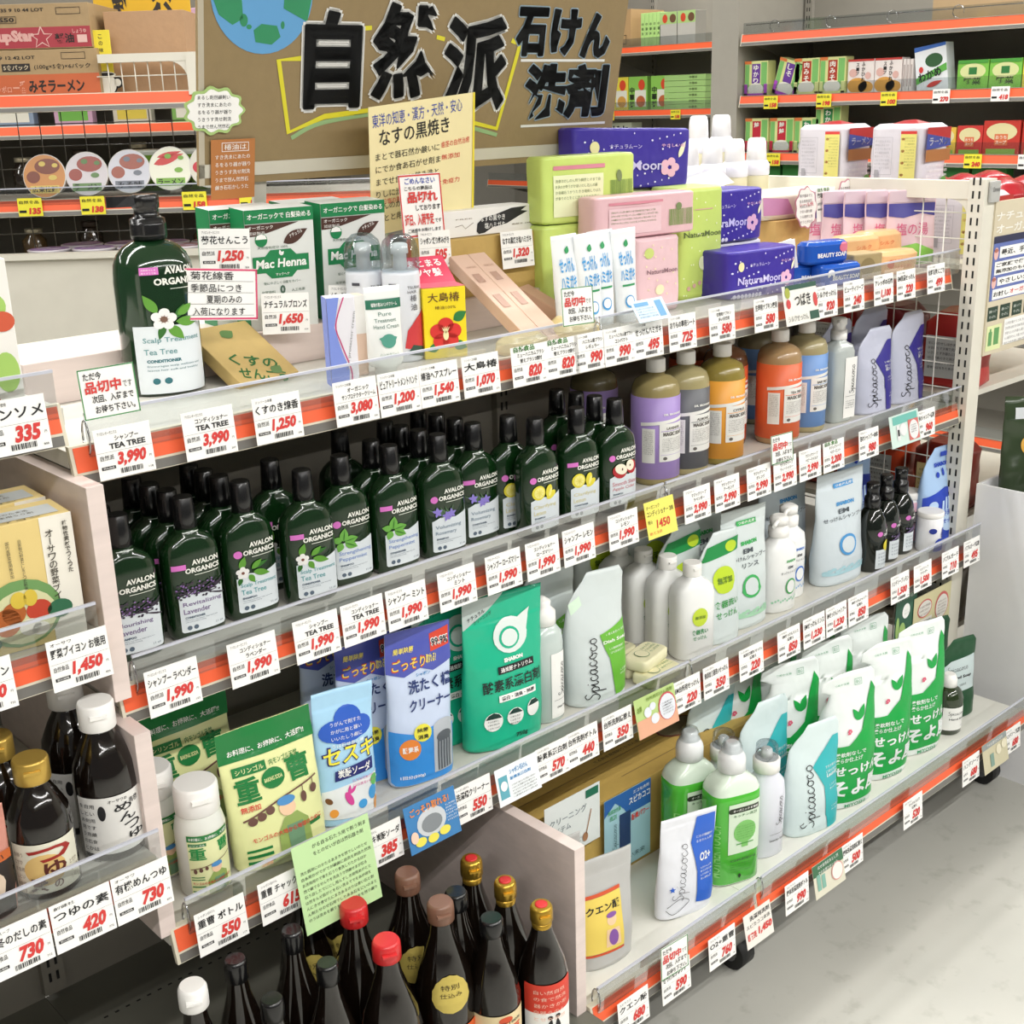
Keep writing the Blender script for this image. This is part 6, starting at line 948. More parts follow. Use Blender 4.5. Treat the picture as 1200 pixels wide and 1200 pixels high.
for i, (x, y, z) in enumerate(((1.500, .455, .3855), (1.575, .455, .3855), (1.648, .455, .3855), (1.722, .455, .3855))): foamb('white foam pump bottle with cream base, %s' % ('front row leftmost', 'front row second', 'front row third', 'front row rightmost')[i], x, y, z)
tag_it(MB().box(1.50, .500, .3855, 1.76, .60, .432).build('riser_box', mat('#dcd8ca', .5), bevel=.001), 'low cream riser box under the two highest foam bottles', 'riser')
for i, (x, y) in enumerate(((1.640, .545), (1.716, .545))): foamb('white foam pump bottle standing highest at the back, %s' % ('left', 'right')[i], x, y, .4325)
t = thing('kraft_carton', 'brown open carton behind the blue soaps with flaps and a tag on it', 'box', (1.715, .345, Z1), -4); B = Box(t, .245, .100, .098, mat('#bf9a5c', .7, kind='kraft')); 
t = thing('tissue_pack', 'pink and white flat soft pack lying on the brown carton', 'pack', (1.690, .350, .3610), -6); s = Loft([(0, -.11, .11, .040), (.008, -.12, .12, .045), (.045, -.118, .118, .043), (.055, -.10, .10, .035)], 5, .002, 3); s.build('pack_body', mat('#e6dccb', .35, kind='film'), t); paint(t, 'pink_print', s, mat('#c98ab0'), [Pg((-.11, .01), (-.03, .01), (-.05, .04), (-.11, .045))], .001)
price_tag(1.690, .352, .282, '990', ['竹塩 歯磨き粉'], 'white price tag reading 990 with green heading between two round pink notes', w=.066, h=.066, green=True, sect='自然派', top='')
for i, (x, z) in enumerate(((1.650, .384), (1.792, .390))):
    t = thing('heart_note', 'scalloped white note with pink rim and handwriting, %s of the 990 tag' % ('left', 'right')[i], 'note', (x, .276, z), 0, rx=-4); b = MB(); V_, F_ = tri2d([scallop(0, 0, .036, .040, 9, .06)]); b.add([(x_, 0, z_) for x_, z_ in V_] + [(x_, .0006, z_) for x_, z_ in V_], list(F_) + [tuple(q+len(V_) for q in f) for f in F_]).build('paper', mat('#cf8a9a', .6), t); paint(t, 'white_centre', flat(-.0002), PAPER, [scallop(0, 0, .0335, .0375, 9, .06)]); paint(t, 'lettering', flat(-.0006), mat('#4a3a40'), scrib(-.022, .022, .026, 3, .006, 150+i) + scrib(-.022, .022, -.004, 3, .006, 155+i)); paint(t, 'pink_lettering', flat(-.0006), mat('#d0506a'), [T('シール紙' if i == 0 else '食品由来', -.024, .002, .024, .010, .03)])
for i, (x, y, z, rz) in enumerate(((1.488, .125, .3025, -14), (1.505, .105, Z1, -10), (1.478, .150, Z1, -16))):
    t = thing('blue_soap_pack', 'shiny blue wrapped soap bar, %s' % ('lying on top of the other blue bars', 'front one standing behind the guard with white lettering', 'one under the top bar at the left')[i], 'soap', (x, y, z), rz, 'blue wrapped beauty soaps'); s = Loft([(0, -.045, .045, .018), (.005, -.050, .050, .022), (.034, -.050, .050, .022), (.040, -.045, .045, .016)], 4, .0012, i, L=.012); s.build('wrapper', mat('#1f55b4', .22, kind='film'), t); paint(t, 'white_lettering', s, PAPER, [T('BEAUTY SOAP', -.030, .012, .040, .020, .03)] + ([Leaf(-.034, .032, .016, .004, -60), Leaf(-.034, .032, .016, .004, -110)] if i == 1 else []), .0009); paint(t, 'pink_print', s, mat('#d8708a'), [El(.034, .028, .012, .009)], .0008) if i == 0 else None
t = thing('folded_paper', 'white folded paper card standing between the purple pack and the blue soaps', 'paper', (1.425, .150, Z1), -28, ry=-10); MB().box(-.022, -.001, 0, .022, .001, .085).box(-.022, .0, 0, .022, .0016, .0852, Matrix.Rotation(radians(24), 4, 'Z')).build('paper', PAPER, t)
t = thing('olive_soap', 'brown-green bare soap cube behind the guard', 'soap', (1.590, .112, Z1), -14); Box(t, .072, .050, .050, mat('#a89468', .6, kind='kraft'), bevel=.003, name='soap_block'); paint(t, 'round_stamp', Surf(lambda x, z, e: (x, -.0252-e, z)), mat('#8a7850'), [El(0, .026, .018, .016)])
for i, (x, y, z) in enumerate(((1.708, .112, Z1), (1.655, .165, Z1+.03), (1.735, .165, Z1+.032))):
    t = thing('peach_soap_pack', 'peach clear-wrapped soap, %s' % ('front one with red print', 'left one lying behind the soap cube', 'right one lying behind the front peach pack')[i], 'soap', (x, y, z), -12, 'peach wrapped soaps'); s = Loft([(0, -.048, .048, .022), (.006, -.054, .054, .026), (.036, -.054, .054, .026), (.044, -.044, .044, .018)], 3.5, .0016, i+5, L=.012); s.build('wrapper', mat('#e8b884', .28, kind='film'), t); paint(t, 'red_print', s, mat('#d8603c'), scrib(-.030, .030, .030, 2, .007, 160+i) + [El(-.030, .020, .008, .008)] if i == 0 else [T('シルク', -.02, .018, .02, .026)], .0009)
for i in range(6):
    t, s = pouch('pink and navy bath salt bag, %s of the upright row' % ('nearest', 'second', 'third', 'fourth', 'fifth', 'sixth')[i], (1.845 - .022*i - .03, .140 + .036*i, Z1), -32, .105, .150, .026, mat('#e9ccd4', .28, kind='film'), 'bath salt bags in a row', 'bag', 'bath_salt_bag', seed=i+60, top=.82)
    paint(t, 'navy_top', s, mat('#4a4696', .4), [Pg((-.050, .100), (-.02, .096), (.02, .104), (.050, .098), (.050, .124), (-.050, .124))], .0010); paint(t, 'clear_header', s, mat('#dcc8d4', .2), [Rc(-.050, .126, .050, .148)], .0010); paint(t, 'green_print', s, mat('#8fce5a'), [Pg((-.050, .004), (.050, .004), (.05, .030), (.01, .046), (-.05, .036))], .0010); paint(t, 'navy_corner', s, mat('#3c3c86'), [Pg((-.050, .004), (-.02, .004), (-.03, .022), (-.05, .030))], .0014); paint(t, 'pink_lettering', s, mat('#d8608a'), [T('塩の湯', -.034, .062, .034, .086, .0)], .0012)
# ================================================================== beyond the end frame
rk = thing('wire_rack', 'cream display rack beyond the wire mesh end holding instant noodle packs', 'rack', (2.2, .3, FLOOR))
def build_rack():
    for z in (.268, .0, -.27, -.53): MB().box(1.862, .03, z-.012, 2.42, .62, z).build('shelf_board', CREAM, rk)
    for x, y in ((1.87, .625), (2.41, .625), (2.41, .03)): MB().box(x-.012, y-.012, FLOOR, x+.012, y+.012, .268).build('post', CREAM, rk)
in_g(build_rack, rk)
def noodle(lab, x, y, z, ry=0):
    t = thing('noodle_pack', lab, 'pack', (x, y, z), 2, 'silver and red noodle multipacks'); w, d, h = .110, .128, .132
    s = Loft([(0, -w/2*.97, w/2*.97, d*.47), (.006, -w/2, w/2, d*.5), (h*.94, -w/2, w/2, d*.5), (h, -w/2*.9, w/2*.9, d*.42)], 6, .0022, x*9+z*20, L=.02); s.build('wrap', mat('#d7d3da', .3, kind='foil'), t, N=48)
    lf = Surf(lambda a, b, e: (-w/2 - .003 - e, -a, b)); fr = Surf(lambda a, b, e: (a, -d/2 - .003 - e, b))
    paint(t, 'yellow_panel', lf, mat('#ddd57a'), [Rc(.012, .010, .048, .112)]); paint(t, 'red_header', lf, mat('#cf3a34'), [Rc(.012, .112, .048, .118)] + [El(.018, .030+.024*k, .004, .003) for k in range(4)]); paint(t, 'grey_print', lf, mat('#a5a3aa'), [Frame(-.050, .030, -.006, .106, .0007), Rc(-.045, .02, -.036, .04)] + scrib(-.046, -.010, .100, 8, .0045, 170)); paint(t, 'lettering', lf, mat('#6f7f3a'), scrib(.022, .046, .106, 11, .0035, 171))
    paint(t, 'red_field', fr, mat('#b32a2a'), [Pg((-.050, .112), (.050, .100), (.050, .124), (-.050, .124))]); paint(t, 'blue_field', fr, mat('#3a4a9a'), [Pg((-.052, .080), (.052, .086), (.050, .100), (-.050, .112))]); paint(t, 'brown_print', fr, mat('#a8703c'), [Rc(-.052, .056, .052, .080)]); paint(t, 'noodle_lettering', fr, PAPER, [T('ラーメン', -.04, .088, .04, .104, .05)] + scrib(-.045, .045, .050, 3, .006, 172)); paint(t, 'green_print', fr, mat('#5aa04a'), [El(.030, .016, .012, .008)])
    for zz in (.001,): MB().add([(-w/2*.8, -d/2*.7, h-.006), (w/2*.9, -d/2*.7, h-.006), (w/2*.9, d/2*.7, h-.006), (-w/2*.8, d/2*.7, h-.006), (0, -d*.1, h+.008), (.02, d*.2, h+.006)], [(0, 1, 4), (1, 2, 5, 4), (2, 3, 5), (3, 0, 4, 5)]).build('red_fold', mat('#a3242a', .3, kind='foil'), t)
for i, (x, y, z, l) in enumerate(((1.985, .440, .402, 'top left one above the cream frame'), (1.985, .255, .402, 'top right one above the cream frame'), (1.985, .440, .268, 'lower one at the back, seen through the mesh'), (1.985, .255, .268, 'lower middle one seen through the mesh'), (1.985, .105, .268, 'lower one nearest the post, seen through the mesh'))):
    noodle('silver noodle multipack with yellow panel, ' + l, x, y, z)
for i in range(7):
    x, y = (2.11 + .12*(i % 3), .10 + .15*(i // 3)); t = thing('noodle_pack', 'dark red glossy noodle pack lying on the rack, %s' % ('nearest the sign', 'second from the sign', 'third from the sign', 'middle left', 'middle', 'middle right', 'rear left')[i], 'pack', (x, y, .268), 10*i, 'dark red packs on the rack'); s = Loft([(0, -.055, .055, .05), (.01, -.06, .06, .055), (.12, -.06, .06, .055), (.14, -.045, .045, .035), (.150, -.02, .03, .01)], 3, .004, i, L=.02); s.build('wrap', mat('#a3242c', .25, kind='foil'), t); paint(t, 'white_print', s, PAPER, [Pg((-.05, .08), (.05, .09), (.05, .10), (-.05, .095))], .001)
MR = random.Random(3)
for lv, (z, c1, c2, h) in enumerate(((.0, '#6f1a20', '#b8322e', .16), (-.27, '#c4461f', '#8a2a1c', .15), (-.53, '#7a6a3a', '#5a5038', .14))):
    for k in range(4):
        y = .095 + .145*k; t = thing('food_pack', '%s food pack seen through the wire mesh, %s row, %s from the post' % (('dark red', 'orange red', 'olive brown')[lv], ('upper', 'middle', 'lowest')[lv], ('first', 'second', 'third', 'fourth')[k]), 'pack', (1.960, y, z), 4, 'food packs on the rack behind the mesh')
        s = Loft([(0, -.05, .05, .055), (.008, -.06, .06, .064), (h*.85, -.055, .055, .06), (h, -.05, .05, .03)], 4, .003, lv*3+k, L=.02); s.build('wrap', mat(c1 if k % 2 else c2, .3, kind='foil'), t); lf = Surf(lambda a, b, e: (-.064 - e, -a, b)); paint(t, 'label_panel', lf, mat('#c9ccca' if (k+lv) % 2 == 0 else '#d9c48a'), [Rc(-.040, h*.15, .040, h*.7)]); paint(t, 'lettering', Surf(lambda a, b, e: (-.0648 - e, -a, b)), BLACK, scrib(-.034, .034, h*.62, 6, .006, 180+k+lv))
# ---- sign board fixed to the post
sb = thing('sign_board', 'cream information board with white headings and blue speech-bubble panel, fixed on the end post', 'sign', (1.842, -.0235, .092)); MB().box(0, 0, 0, .40, .004, .300).build('board', mat('#d3c8ae', .5), sb)
K2 = lambda k: Surf(lambda x, z, e: (x, -.0004 - .0004*k, z)); paint(sb, 'white_headings', K2(1), mat('#f1eee4'), [T('ナチュラルな暮らし', .006, .262, .34, .280, .05), T('オーガニックのススメ', .008, .238, .36, .256, .05)]); paint(sb, 'blue_panel', K2(1), mat('#5f70b0'), [Rc(.004, .108, .39, .232)]); paint(sb, 'navy_header', K2(2), mat('#25284a'), [Rc(.004, .220, .39, .2335)]); paint(sb, 'speech_bubbles', K2(2), PAPER, [Rc(.030, .190, .38, .212), Rc(.014, .158, .38, .184), Rc(.030, .136, .38, .152), Rc(.014, .110, .38, .130)]); paint(sb, 'face_prints', K2(2), mat('#e8b8b0'), [El(.016, .200, .009, .012), El(.016, .144, .009, .012)]); paint(sb, 'hair_prints', K2(3), mat('#b06a5a'), [Leaf(.007, .206, .018, .004, 0), Leaf(.007, .150, .018, .004, 0)])
paint(sb, 'lettering', K2(3), BLACK, [T('最近、手荒れが気になる', .036, .195, .30, .207, .04), T('ご家庭で使う石けんは', .020, .173, .25, .181, .04), T('無添加のものがおすすめ', .020, .161, .26, .169, .04), T('やさしいシャンプーは', .036, .139, .28, .149, .04), T('お試し', .018, .115, .08, .125, .04)]); paint(sb, 'red_lettering', K2(3), RED, [T('オーガニック', .085, .115, .2, .125, .04)]); paint(sb, 'green_tiles', K2(1), mat('#1f3a2c'), [Rc(.004+.050*k, .068, .044+.050*k, .096) for k in range(7)]); paint(sb, 'tile_lettering', K2(2), mat('#cfd6cc'), [T('石鹸シャンプー', .008+.050*k, .084, .040+.050*k, .090, .02) for k in range(7)] + [T('せっけん', .010+.050*k, .073, .036+.050*k, .079, .02) for k in range(7)])
paint(sb, 'pale_panel', K2(1), mat('#dfe6ae'), [Rc(.006, .008, .066, .058)]); paint(sb, 'bottle_prints', K2(2), mat('#5f9a5c'), [Rc(.014, .018, .028, .046), Rc(.036, .018, .056, .052), Rc(.018, .046, .024, .052)]); paint(sb, 'white_panel', K2(1), PAPER, [Rc(.076, .012, .36, .064)]); paint(sb, 'panel_lettering', K2(2), GREY, scrib(.082, .30, .058, 5, .006, 190))
wb = thing('white_bin', 'large white open bin standing on the floor against the end post', 'bin', (2.10, -.33, FLOOR)); b = MB(); 
for bx in ((-.258, -.30, 0, -.252, .295, .633), (.252, -.30, 0, .258, .295, .633), (-.252, -.30, 0, .252, -.294, .633), (-.252, .289, 0, .252, .295, .633), (-.252, -.294, 0, .252, .289, .01), (-.252, -.294, .40, .252, .289, .41)): b.box(*bx)
b.build('bin_body', mat('#e9e9ea', .45), wb)
for i, (x, y, rz) in enumerate(((1.945, -.110, -40), (1.945, -.260, -50), (2.10, -.12, -30), (2.10, -.27, -40))):
    t, s = pouch('dark green dried seaweed bag in the white bin, %s' % ('nearest the post with yellow dot', 'second one at the right edge', 'rear one behind the first', 'rear right one')[i], (x, y, FLOOR+.411), rz, .16, .40 - .02*(i % 2), .07, mat('#35432c', .22, kind='foil'), 'seaweed bags in the white bin', 'bag', 'seaweed_bag', wr=.004, seed=i*2+1, top=.88)
    paint(t, 'yellow_dot', s, mat('#d3a03a'), [El(-.03, .30, .014, .018)], .0015); paint(t, 'silver_streak', s, mat('#9aa0a8', .2, .3), [Leaf(-.005, .315, .12, .008, -72)], .0018); paint(t, 'header_card', s, mat('#cfd3d6', .3), [Rc(-.06, .355, .06, .378)], .001)
# ================================================================== background shelves on the right
BGP = mat('#9c988e', .55, kind='paint'); BGB = mat('#8b877c', .55, kind='paint')
def bg_unit(lab, O, rz, L, levels, zb, depth, back_h, m=BGP, mesh=False):
    g = thing('wall_shelf', lab, 'shelf unit', O, rz)
    for z in levels:
        b = MB().box(0, .004, z-.022, L, depth, z).build('shelf_board', m, g); rail(b, 0, L, z+.006, 0)
        MB().box(.01, -.003, z+.004, L-.01, -.0015, z+.045).build('clear_guard', CLEAR, b)
        for x in (.02, L*.5, L-.02): MB().prism_x([(.02, z-.022), (depth, z-.022), (depth, z-.12)], x-.002, x+.002).build('bracket', m, b)
    if not mesh: MB().box(0, depth, FLOOR, L, depth+.03, back_h).build('back_panel', m, g)
    for x in (.012, L*.5, L-.012):
        u = MB().box(x-.016, depth-.02, FLOOR, x+.016, depth-.001, back_h).build('upright', m, g); slots(u, x, depth-.0205, FLOOR+.9, back_h-.02, step=.03)
    return g
RG = bg_unit('grey wall shelving far right holding rice toppings and soup boxes', (3.5, 1.87, 0), -90, 2.2, (-.55, -.18, .185, .390, .595, .812), 0, .42, 1.6)
MG = bg_unit('grey wall shelving in the middle distance holding yellow and green boxes', (4.45, 4.4, 0), -90, 1.75, (-.5, -.1, .18, .545, .845), 0, .45, 1.7)
struct(MB().box(3.5, 1.885, FLOOR, 3.96, 2.01, CEIL).build('wall_column', mat('#a39f94', .6, kind='paint')))
def bgbox(nm, lab, cat, x, y, z, w, d, h, c, grp, prints=(), rz=-90, rx=0, ry=0):
    t = thing(nm, lab, cat, (x, y, z), rz, grp, rx=rx, ry=ry); B = Box(t, w, d, h, mat(c, .5))
    for k, (n_, c_, it) in enumerate(prints): paint(t, n_, Surf(lambda a, b, e, k=k: (a, -d/2 - .0004 - .0004*k, b)), mat(c_, .5), it)
    return t
ordn = ('leftmost', 'second', 'third', 'fourth', 'fifth', 'sixth', 'seventh', 'eighth', 'ninth')
def rice(i, y, z, lab, ctr, char, ry=0, grp='rice topping packs on the far right shelves', tray='#b04ac0'):
    h, w = .128, .105
    bgbox('rice_topping_pack', lab, 'pack', 3.56, y, z, w, .05, h, '#dfe39a', grp, [('green_side', '#7fbf6a', [Rc(w*.22, .02, w*.47, h*.96), Rc(-w*.48, .02, -w*.30, h*.9)]), ('name_panel', ctr, [Rc(-w*.18, h*.38, w*.18, h*.92)]), ('rice_print', '#e9e6dc', [El(0, h*.22, w*.34, h*.17)]), ('name_lettering', '#f4f1e8', [T(c, -w*.11, h*(.74-.18*k), w*.11, h*(.74-.18*k)+h*.15, .05) for k, c in enumerate(char)]), ('tray', tray, [Rc(-w*.5, 0, w*.5, h*.10), Rc(-w*.5, .0, -w*.36, h*.36), Rc(w*.36, 0, w*.5, h*.36)]), ('orange_tab', '#e07a3c', [Rc(-w*.5, h*.92, -w*.2, h)])], ry=ry)
rice(0, 1.825, .596, 'purple plum shiso rice topping pack at the left end of the middle shelf', '#6a3a9a', 'ゆかり'); rice(1, 1.700, .596, 'tilted purple rice topping pack beside the first', '#6a3a9a', 'しそ', ry=16)
rice(2, 1.600, .596, 'rice topping pack with brown and red meat name panel, left one', '#b03a24', '肉みそ', tray='#dfe39a'); rice(3, 1.490, .596, 'rice topping pack with brown and red meat name panel, right one', '#b03a24', '肉みそ', tray='#dfe39a')
rice(4, 1.815, .391, 'red-tray rice topping pack at the left end of the lower shelf', '#c4283a', '鮭', tray='#d8304a'); rice(5, 1.700, .391, 'red-tray salmon rice topping pack on the lower shelf', '#c4283a', '鮭鮭', tray='#d8304a'); rice(6, 1.590, .391, 'green-panel rice topping pack on the lower shelf beside the salmon one', '#2c8a4a', 'わかめ', tray='#dfe39a'); rice(7, 1.500, .430, 'green-panel rice topping pack above the noodle packs', '#2c8a4a', 'わか', tray='#dfe39a')
for i in range(2): bgbox('soup_box', 'white shark fin soup box with golden soup picture, %s' % ('left', 'right')[i], 'box', 3.56, 1.375 - .108*i, .596, .104, .05, .115, '#efe6e2', 'white soup boxes on the far right shelf', [('soup_print', '#dba04a', [El(-.012, .028, .04, .026), El(.022, .022, .03, .02)]), ('red_top', '#c43a34', [Rc(-.052, .108, .052, .115)]), ('pink_print', '#e0b4aa', [El(-.03, .07, .016, .014), El(.03, .06, .012, .012)]), ('lettering', '#2a2624', [T(c, .004, .092-.017*k, .018, .106-.017*k, .04) for k, c in enumerate('ふかひれ')] + [T(c, -.018, .090-.014*k, -.006, .102-.014*k, .04) for k, c in enumerate('スープ')])])
for i in range(3): bgbox('soup_box', 'edge-on white soup box in the stack beside the soup picture, %s' % ordn[i], 'box', 3.57, 1.205 - .013*i, .596, .011, .07, .108, '#e4dcd8', 'edge-on soup boxes in the stack', [('print', '#b5a8a4', [Rc(-.003, .02, .003, .09)])])
bgbox('seaweed_box', 'white seaweed soup box with green bowl picture leaning on the far right shelf', 'box', 3.56, 1.095, .596, .115, .05, .150, '#e9edf0', None, [('blue_top', '#3a68b8', [Pg((-.0575, .135), (.0575, .140), (.0575, .15), (-.0575, .15))]), ('bowl_print', '#2f5a34', [El(.012, .100, .032, .022)]), ('green_field', '#5fae4a', [Pg((-.057, .03), (.057, .062), (.057, .085), (-.057, .05))]), ('red_marks', '#d03a34', [El(-.036, .076, .008, .010), Leaf(-.02, .02, .06, .008, 10)]), ('lettering', '#12181a', [T('わかめ', -.045, .034, .040, .064, .06, 0, 10)])], ry=-8)
for i in range(3): bgbox('soup_pack', 'green vegetable soup pack on the far right shelf, %s' % ('left one of the pair', 'right one of the pair', 'yellow one cut by the picture edge')[i], 'pack', 3.56, .955 - .112*i, .596, .108, .05, .095, '#7fc44a' if i < 2 else '#e3cf4a', 'green soup packs far right', [('bowl_print', '#dbe0a0', [El(0, .060, .045, .024)]), ('label', '#2f7a3c', [Rc(-.014, .050, .014, .072)]), ('lettering', '#1f4a20', [T('野菜', -.03, .018, .03, .040, .06)]), ('top_fold', '#4a9a3a', [Rc(-.052, .084, .052, .095)])])
for i, (y, w, h, c) in enumerate(((1.03, .07, .09, '#e6c04a'), (.945, .09, .095, '#cf3a34'), (.835, .125, .110, '#c8382c'), (.715, .10, .105, '#c8382c'))): bgbox('soup_cup_box', 'red and yellow soup box with bowl picture on the lower far right shelf, %s' % ordn[i], 'box', 3.56, y, .391, w, .06, h, c, 'red soup boxes far right', [('bowl_print', '#e6dca8', [El(0, h*.68, w*.42, h*.25)]), ('green_rim', '#8fb850', [Rc(-w*.4, h*.04, w*.4, h*.20)]), ('orange_label', '#e0784a', [Rc(-w*.18, h*.30, w*.18, h*.62)]), ('lettering', '#f4efe0', [T('おうち', -w*.15, h*.48, w*.15, h*.58, .03), T('スープ', -w*.15, h*.34, w*.15, h*.44, .03)])])
for i in range(4): bgbox('green_pouch', 'shiny green seaweed pouch low on the far right shelf, %s' % ordn[i], 'pouch', 3.56, 1.76 - .13*i if i < 2 else 1.0 - .13*(i-2), .186, .12, .05, .16 + .01*i, '#2f7a34', 'green pouches low far right', [('pale_print', '#8fc06a', [Rc(-.05, .10, .05, .12)])])
t = bgbox('kraft_carton', 'brown carton on the topmost far right shelf', 'box', 3.66, .92, .813, .42, .2, .18, '#b59a74', None)
for i in range(5):
    hk = thing('display_hook', 'small chrome wire hook on the topmost far right shelf edge, %s' % ordn[i], 'hook', (3.495, 1.72 - .24*i, .818), 0, 'wire hooks on the top shelf'); MB().tube([(0, .02*sin(a_*pi/5), .022 - .02*cos(a_*pi/5)) for a_ in range(9)], .0015, 6).build('wire', CHROME, hk)
hk = thing('wire_rail', 'thin wire rail along the topmost far right shelf', 'rail', (3.50, 1.85, .850), 0); MB().tube([(0, 0, 0), (0, -1.7, 0)], .0018, 6).build('wire', CHROME, hk)
def bgtag(i, x, y, z, yel, rz, price, lab, grp, w=.062): 
    t = thing('price_tag', lab, 'price tag', (x, y, z), rz, grp); MB().box(-w/2, -.0004, -.045, w/2, .0004, 0).build('card', mat('#ece23c', .6) if yel else PAPER, t); paint(t, 'price_figures', flat(-.0008), RED, [T(price, -.004, -.040, .026, -.024, .06, .15)]); paint(t, 'lettering', flat(-.0008), BLACK, [T('自然食品', -.026, -.014, .024, -.006, .02), Rc(-.028, -.036, -.010, -.030)])
for i, (y, z, yel, p) in enumerate(((1.72, .598, 1, '158'), (1.49, .600, 1, '198'), (1.23, .600, 1, '100'), (1.035, .604, 0, '270'), (.83, .606, 0, '418'), (1.70, .395, 1, '158'), (.905, .398, 1, '240'), (.72, .398, 0, '290'))): bgtag(i, 3.488, y, z, yel, -90, p, '%s price tag on the far right shelving reading %s, %s from left' % ('yellow' if yel else 'white', p, ordn[i % 5]) + (', lower rail' if i > 4 else ''), 'price tags far right')
for i, y in enumerate((3.42, 2.98)): bgtag(i, 4.435, y, .548, 1, -90, '158', 'yellow price tag in the middle distance below the %s boxes' % ('yellow', 'green')[i], 'yellow tags in the middle distance')
for i, y in enumerate((3.55, 3.42, 3.29, 3.14)):
    yel = i < 2; bgbox('curry_box', '%s meal box with red spot in the middle distance, %s' % ('yellow' if yel else 'green', ('leftmost', 'second', 'third', 'fourth')[i]), 'box', 4.53, y, .546, .125, .05, .165, '#e8d84a' if yel else '#8fc858', 'meal boxes in the middle distance', [('white_field', '#e6e6d8', [Rc(-.02, .02, .055, .10)]), ('food_print', '#d8a04a' if yel else '#c0643a', [El(.02, .045, .030, .028)]), ('red_spot', '#d84a2c', [El(.026, .125, .022, .026)]), ('lettering', '#1c1c1c', [T(c, -.055, .085-.034*k, -.022, .115-.034*k, .05) for k, c in enumerate('親子丼' if yel else '中華丼')])])
for i in range(6): bgbox('curry_box', 'edge-on light green meal box in the middle distance stack, %s' % ordn[i], 'box', 4.56, 2.98, .546 + .0275*i, .26, .12, .026, '#a8cf80', 'edge-on green boxes in the middle distance', [('side_lettering', '#4a5a30', [T('中華丼', .03, .007, .08, .020, .03)])])
bgbox('kraft_carton', 'brown carton on the top shelf in the middle distance beside the banner', 'box', 4.60, 3.52, .846, .42, .25, .185, '#b8966a', None, [('box_print', '#5a4a34', [Frame(.05, .02, .18, .065, .004), T('丼', -.03, .07, .02, .11, .03)])])
for i in range(5): bgbox('curry_box', 'upright light green box with small lettering on the top shelf, %s' % ordn[i], 'box', 4.53, 3.245 - .026*i, .846, .024, .08, .16, '#b5dc88', 'upright green boxes on the top middle shelf', [('lettering', '#3a5a2a', [T(c, -.007, .10-.022*k, .007, .115-.022*k, .03) for k, c in enumerate('中華丼')])])
for i in range(2): bgbox('curry_box', 'grey-wrapped meal box on the top shelf in the middle distance, %s' % ('left', 'right')[i], 'box', 4.53, 3.08 - .115*i, .846, .11, .08, .155, '#b9b6ae', 'grey boxes on the top middle shelf', [('green_top', '#a8c880', [Rc(-.055, .10, .055, .155)]), ('red_spot', '#c8482c', [El(-.02, .125, .016, .02)]), ('food_print', '#6a4a34', [El(.03, .125, .02, .02)])])
bgbox('black_letter_box', 'pale box with brushed black lettering low in the middle distance', 'box', 4.53, 3.43, .40, .22, .08, .09, '#c9d0b8', None, [('lettering', '#141414', [T('すだち', -.10, .015, .09, .075, .06)])])
# ================================================================== background gondola on the left
LO = Vector((1.70322, 1.23519, 0)); LU = Vector((.74227, -.67011, 0)); LN = Vector((.67011, .74227, 0)); LR = -42.075
def lp(s, off=0, z=0): return tuple(LO + LU*s + LN*off + Vector((0, 0, z)))
lg = thing('aisle_shelf', 'cream wire-backed aisle shelf behind at the left holding noodle cartons and cup noodles', 'shelf unit', lp(-2.0), LR)
def LB(name, s0, s1, o0, o1, z0, z1, m, par=lg, **k): return MB().box(s0+2.0, o0, z0, s1+2.0, o1, z1).build(name, m, par, **k)
b = LB('shelf_board', -2.0, -.50, .01, .42, .612, .640, mat('#b5afa2', .5, kind='paint')); rail(b, 0, 1.5, .652, 0); b = LB('shelf_board', -2.0, -.30, .01, .36, .375, .395, mat('#b5afa2', .5, kind='paint')); rail(b, 0, 1.7, .398, 0); guard(b, .01, 1.7, .398, 0, .030)
LB('bin_front', -2.0, -.55, -.03, -.005, -.30, .252, CREAM); LB('bin_lip', -2.0, -.55, -.045, -.002, .252, .266, CREAM); LB('bin_floor', -2.0, -.55, .0, .40, .17, .19, CREAM); LB('base_frame', -2.0, -.55, .0, .40, FLOOR, -.30, CREAM); LB('side_panel', -.575, -.55, .0, .40, -.30, .24, CREAM)
m = MB(); x = 0.02
while x < 1.65: m.tube([(x, .405, .20), (x, .405, .612)], .0016, 5); x += .062
z = .22
while z < .61: m.tube([(0, .407, z), (1.65, .407, z)], .0016, 5); z += .060
m.build('wire_mesh', mat('#5b5850', .4), lg)['kind'] = 'stuff'
LB('end_rail', -.990, -.772, -.005, .02, .722, .742, CREAM); LB('end_post', -.772, -.748, -.008, .022, .642, .742, CREAM)
arc = MB(); pts = [(1.228, .722)] + [(1.228 - .045 + .045*sin(q*pi/12), .722 - .045 + .045*cos(q*pi/12)) for q in range(7)]; arc.add([(x, -.004, z) for x, z in pts] + [(x, .018, z) for x, z in pts], [tuple(range(len(pts)))[::-1], tuple(range(len(pts), 2*len(pts)))] + [(i, (i+1) % len(pts), len(pts)+(i+1) % len(pts), len(pts)+i) for i in range(len(pts))]).build('corner_gusset', CREAM, lg)
m = MB(); [m.tube([(1.03+.033*k, .006, .642), (1.03+.033*k, .006, .722)], .0016, 5) for k in range(6)]; [m.tube([(1.0, .008, z), (1.23, .008, z)], .0016, 5) for z in (.648, .690)]; m.build('end_wires', CREAM, lg)['kind'] = 'stuff'
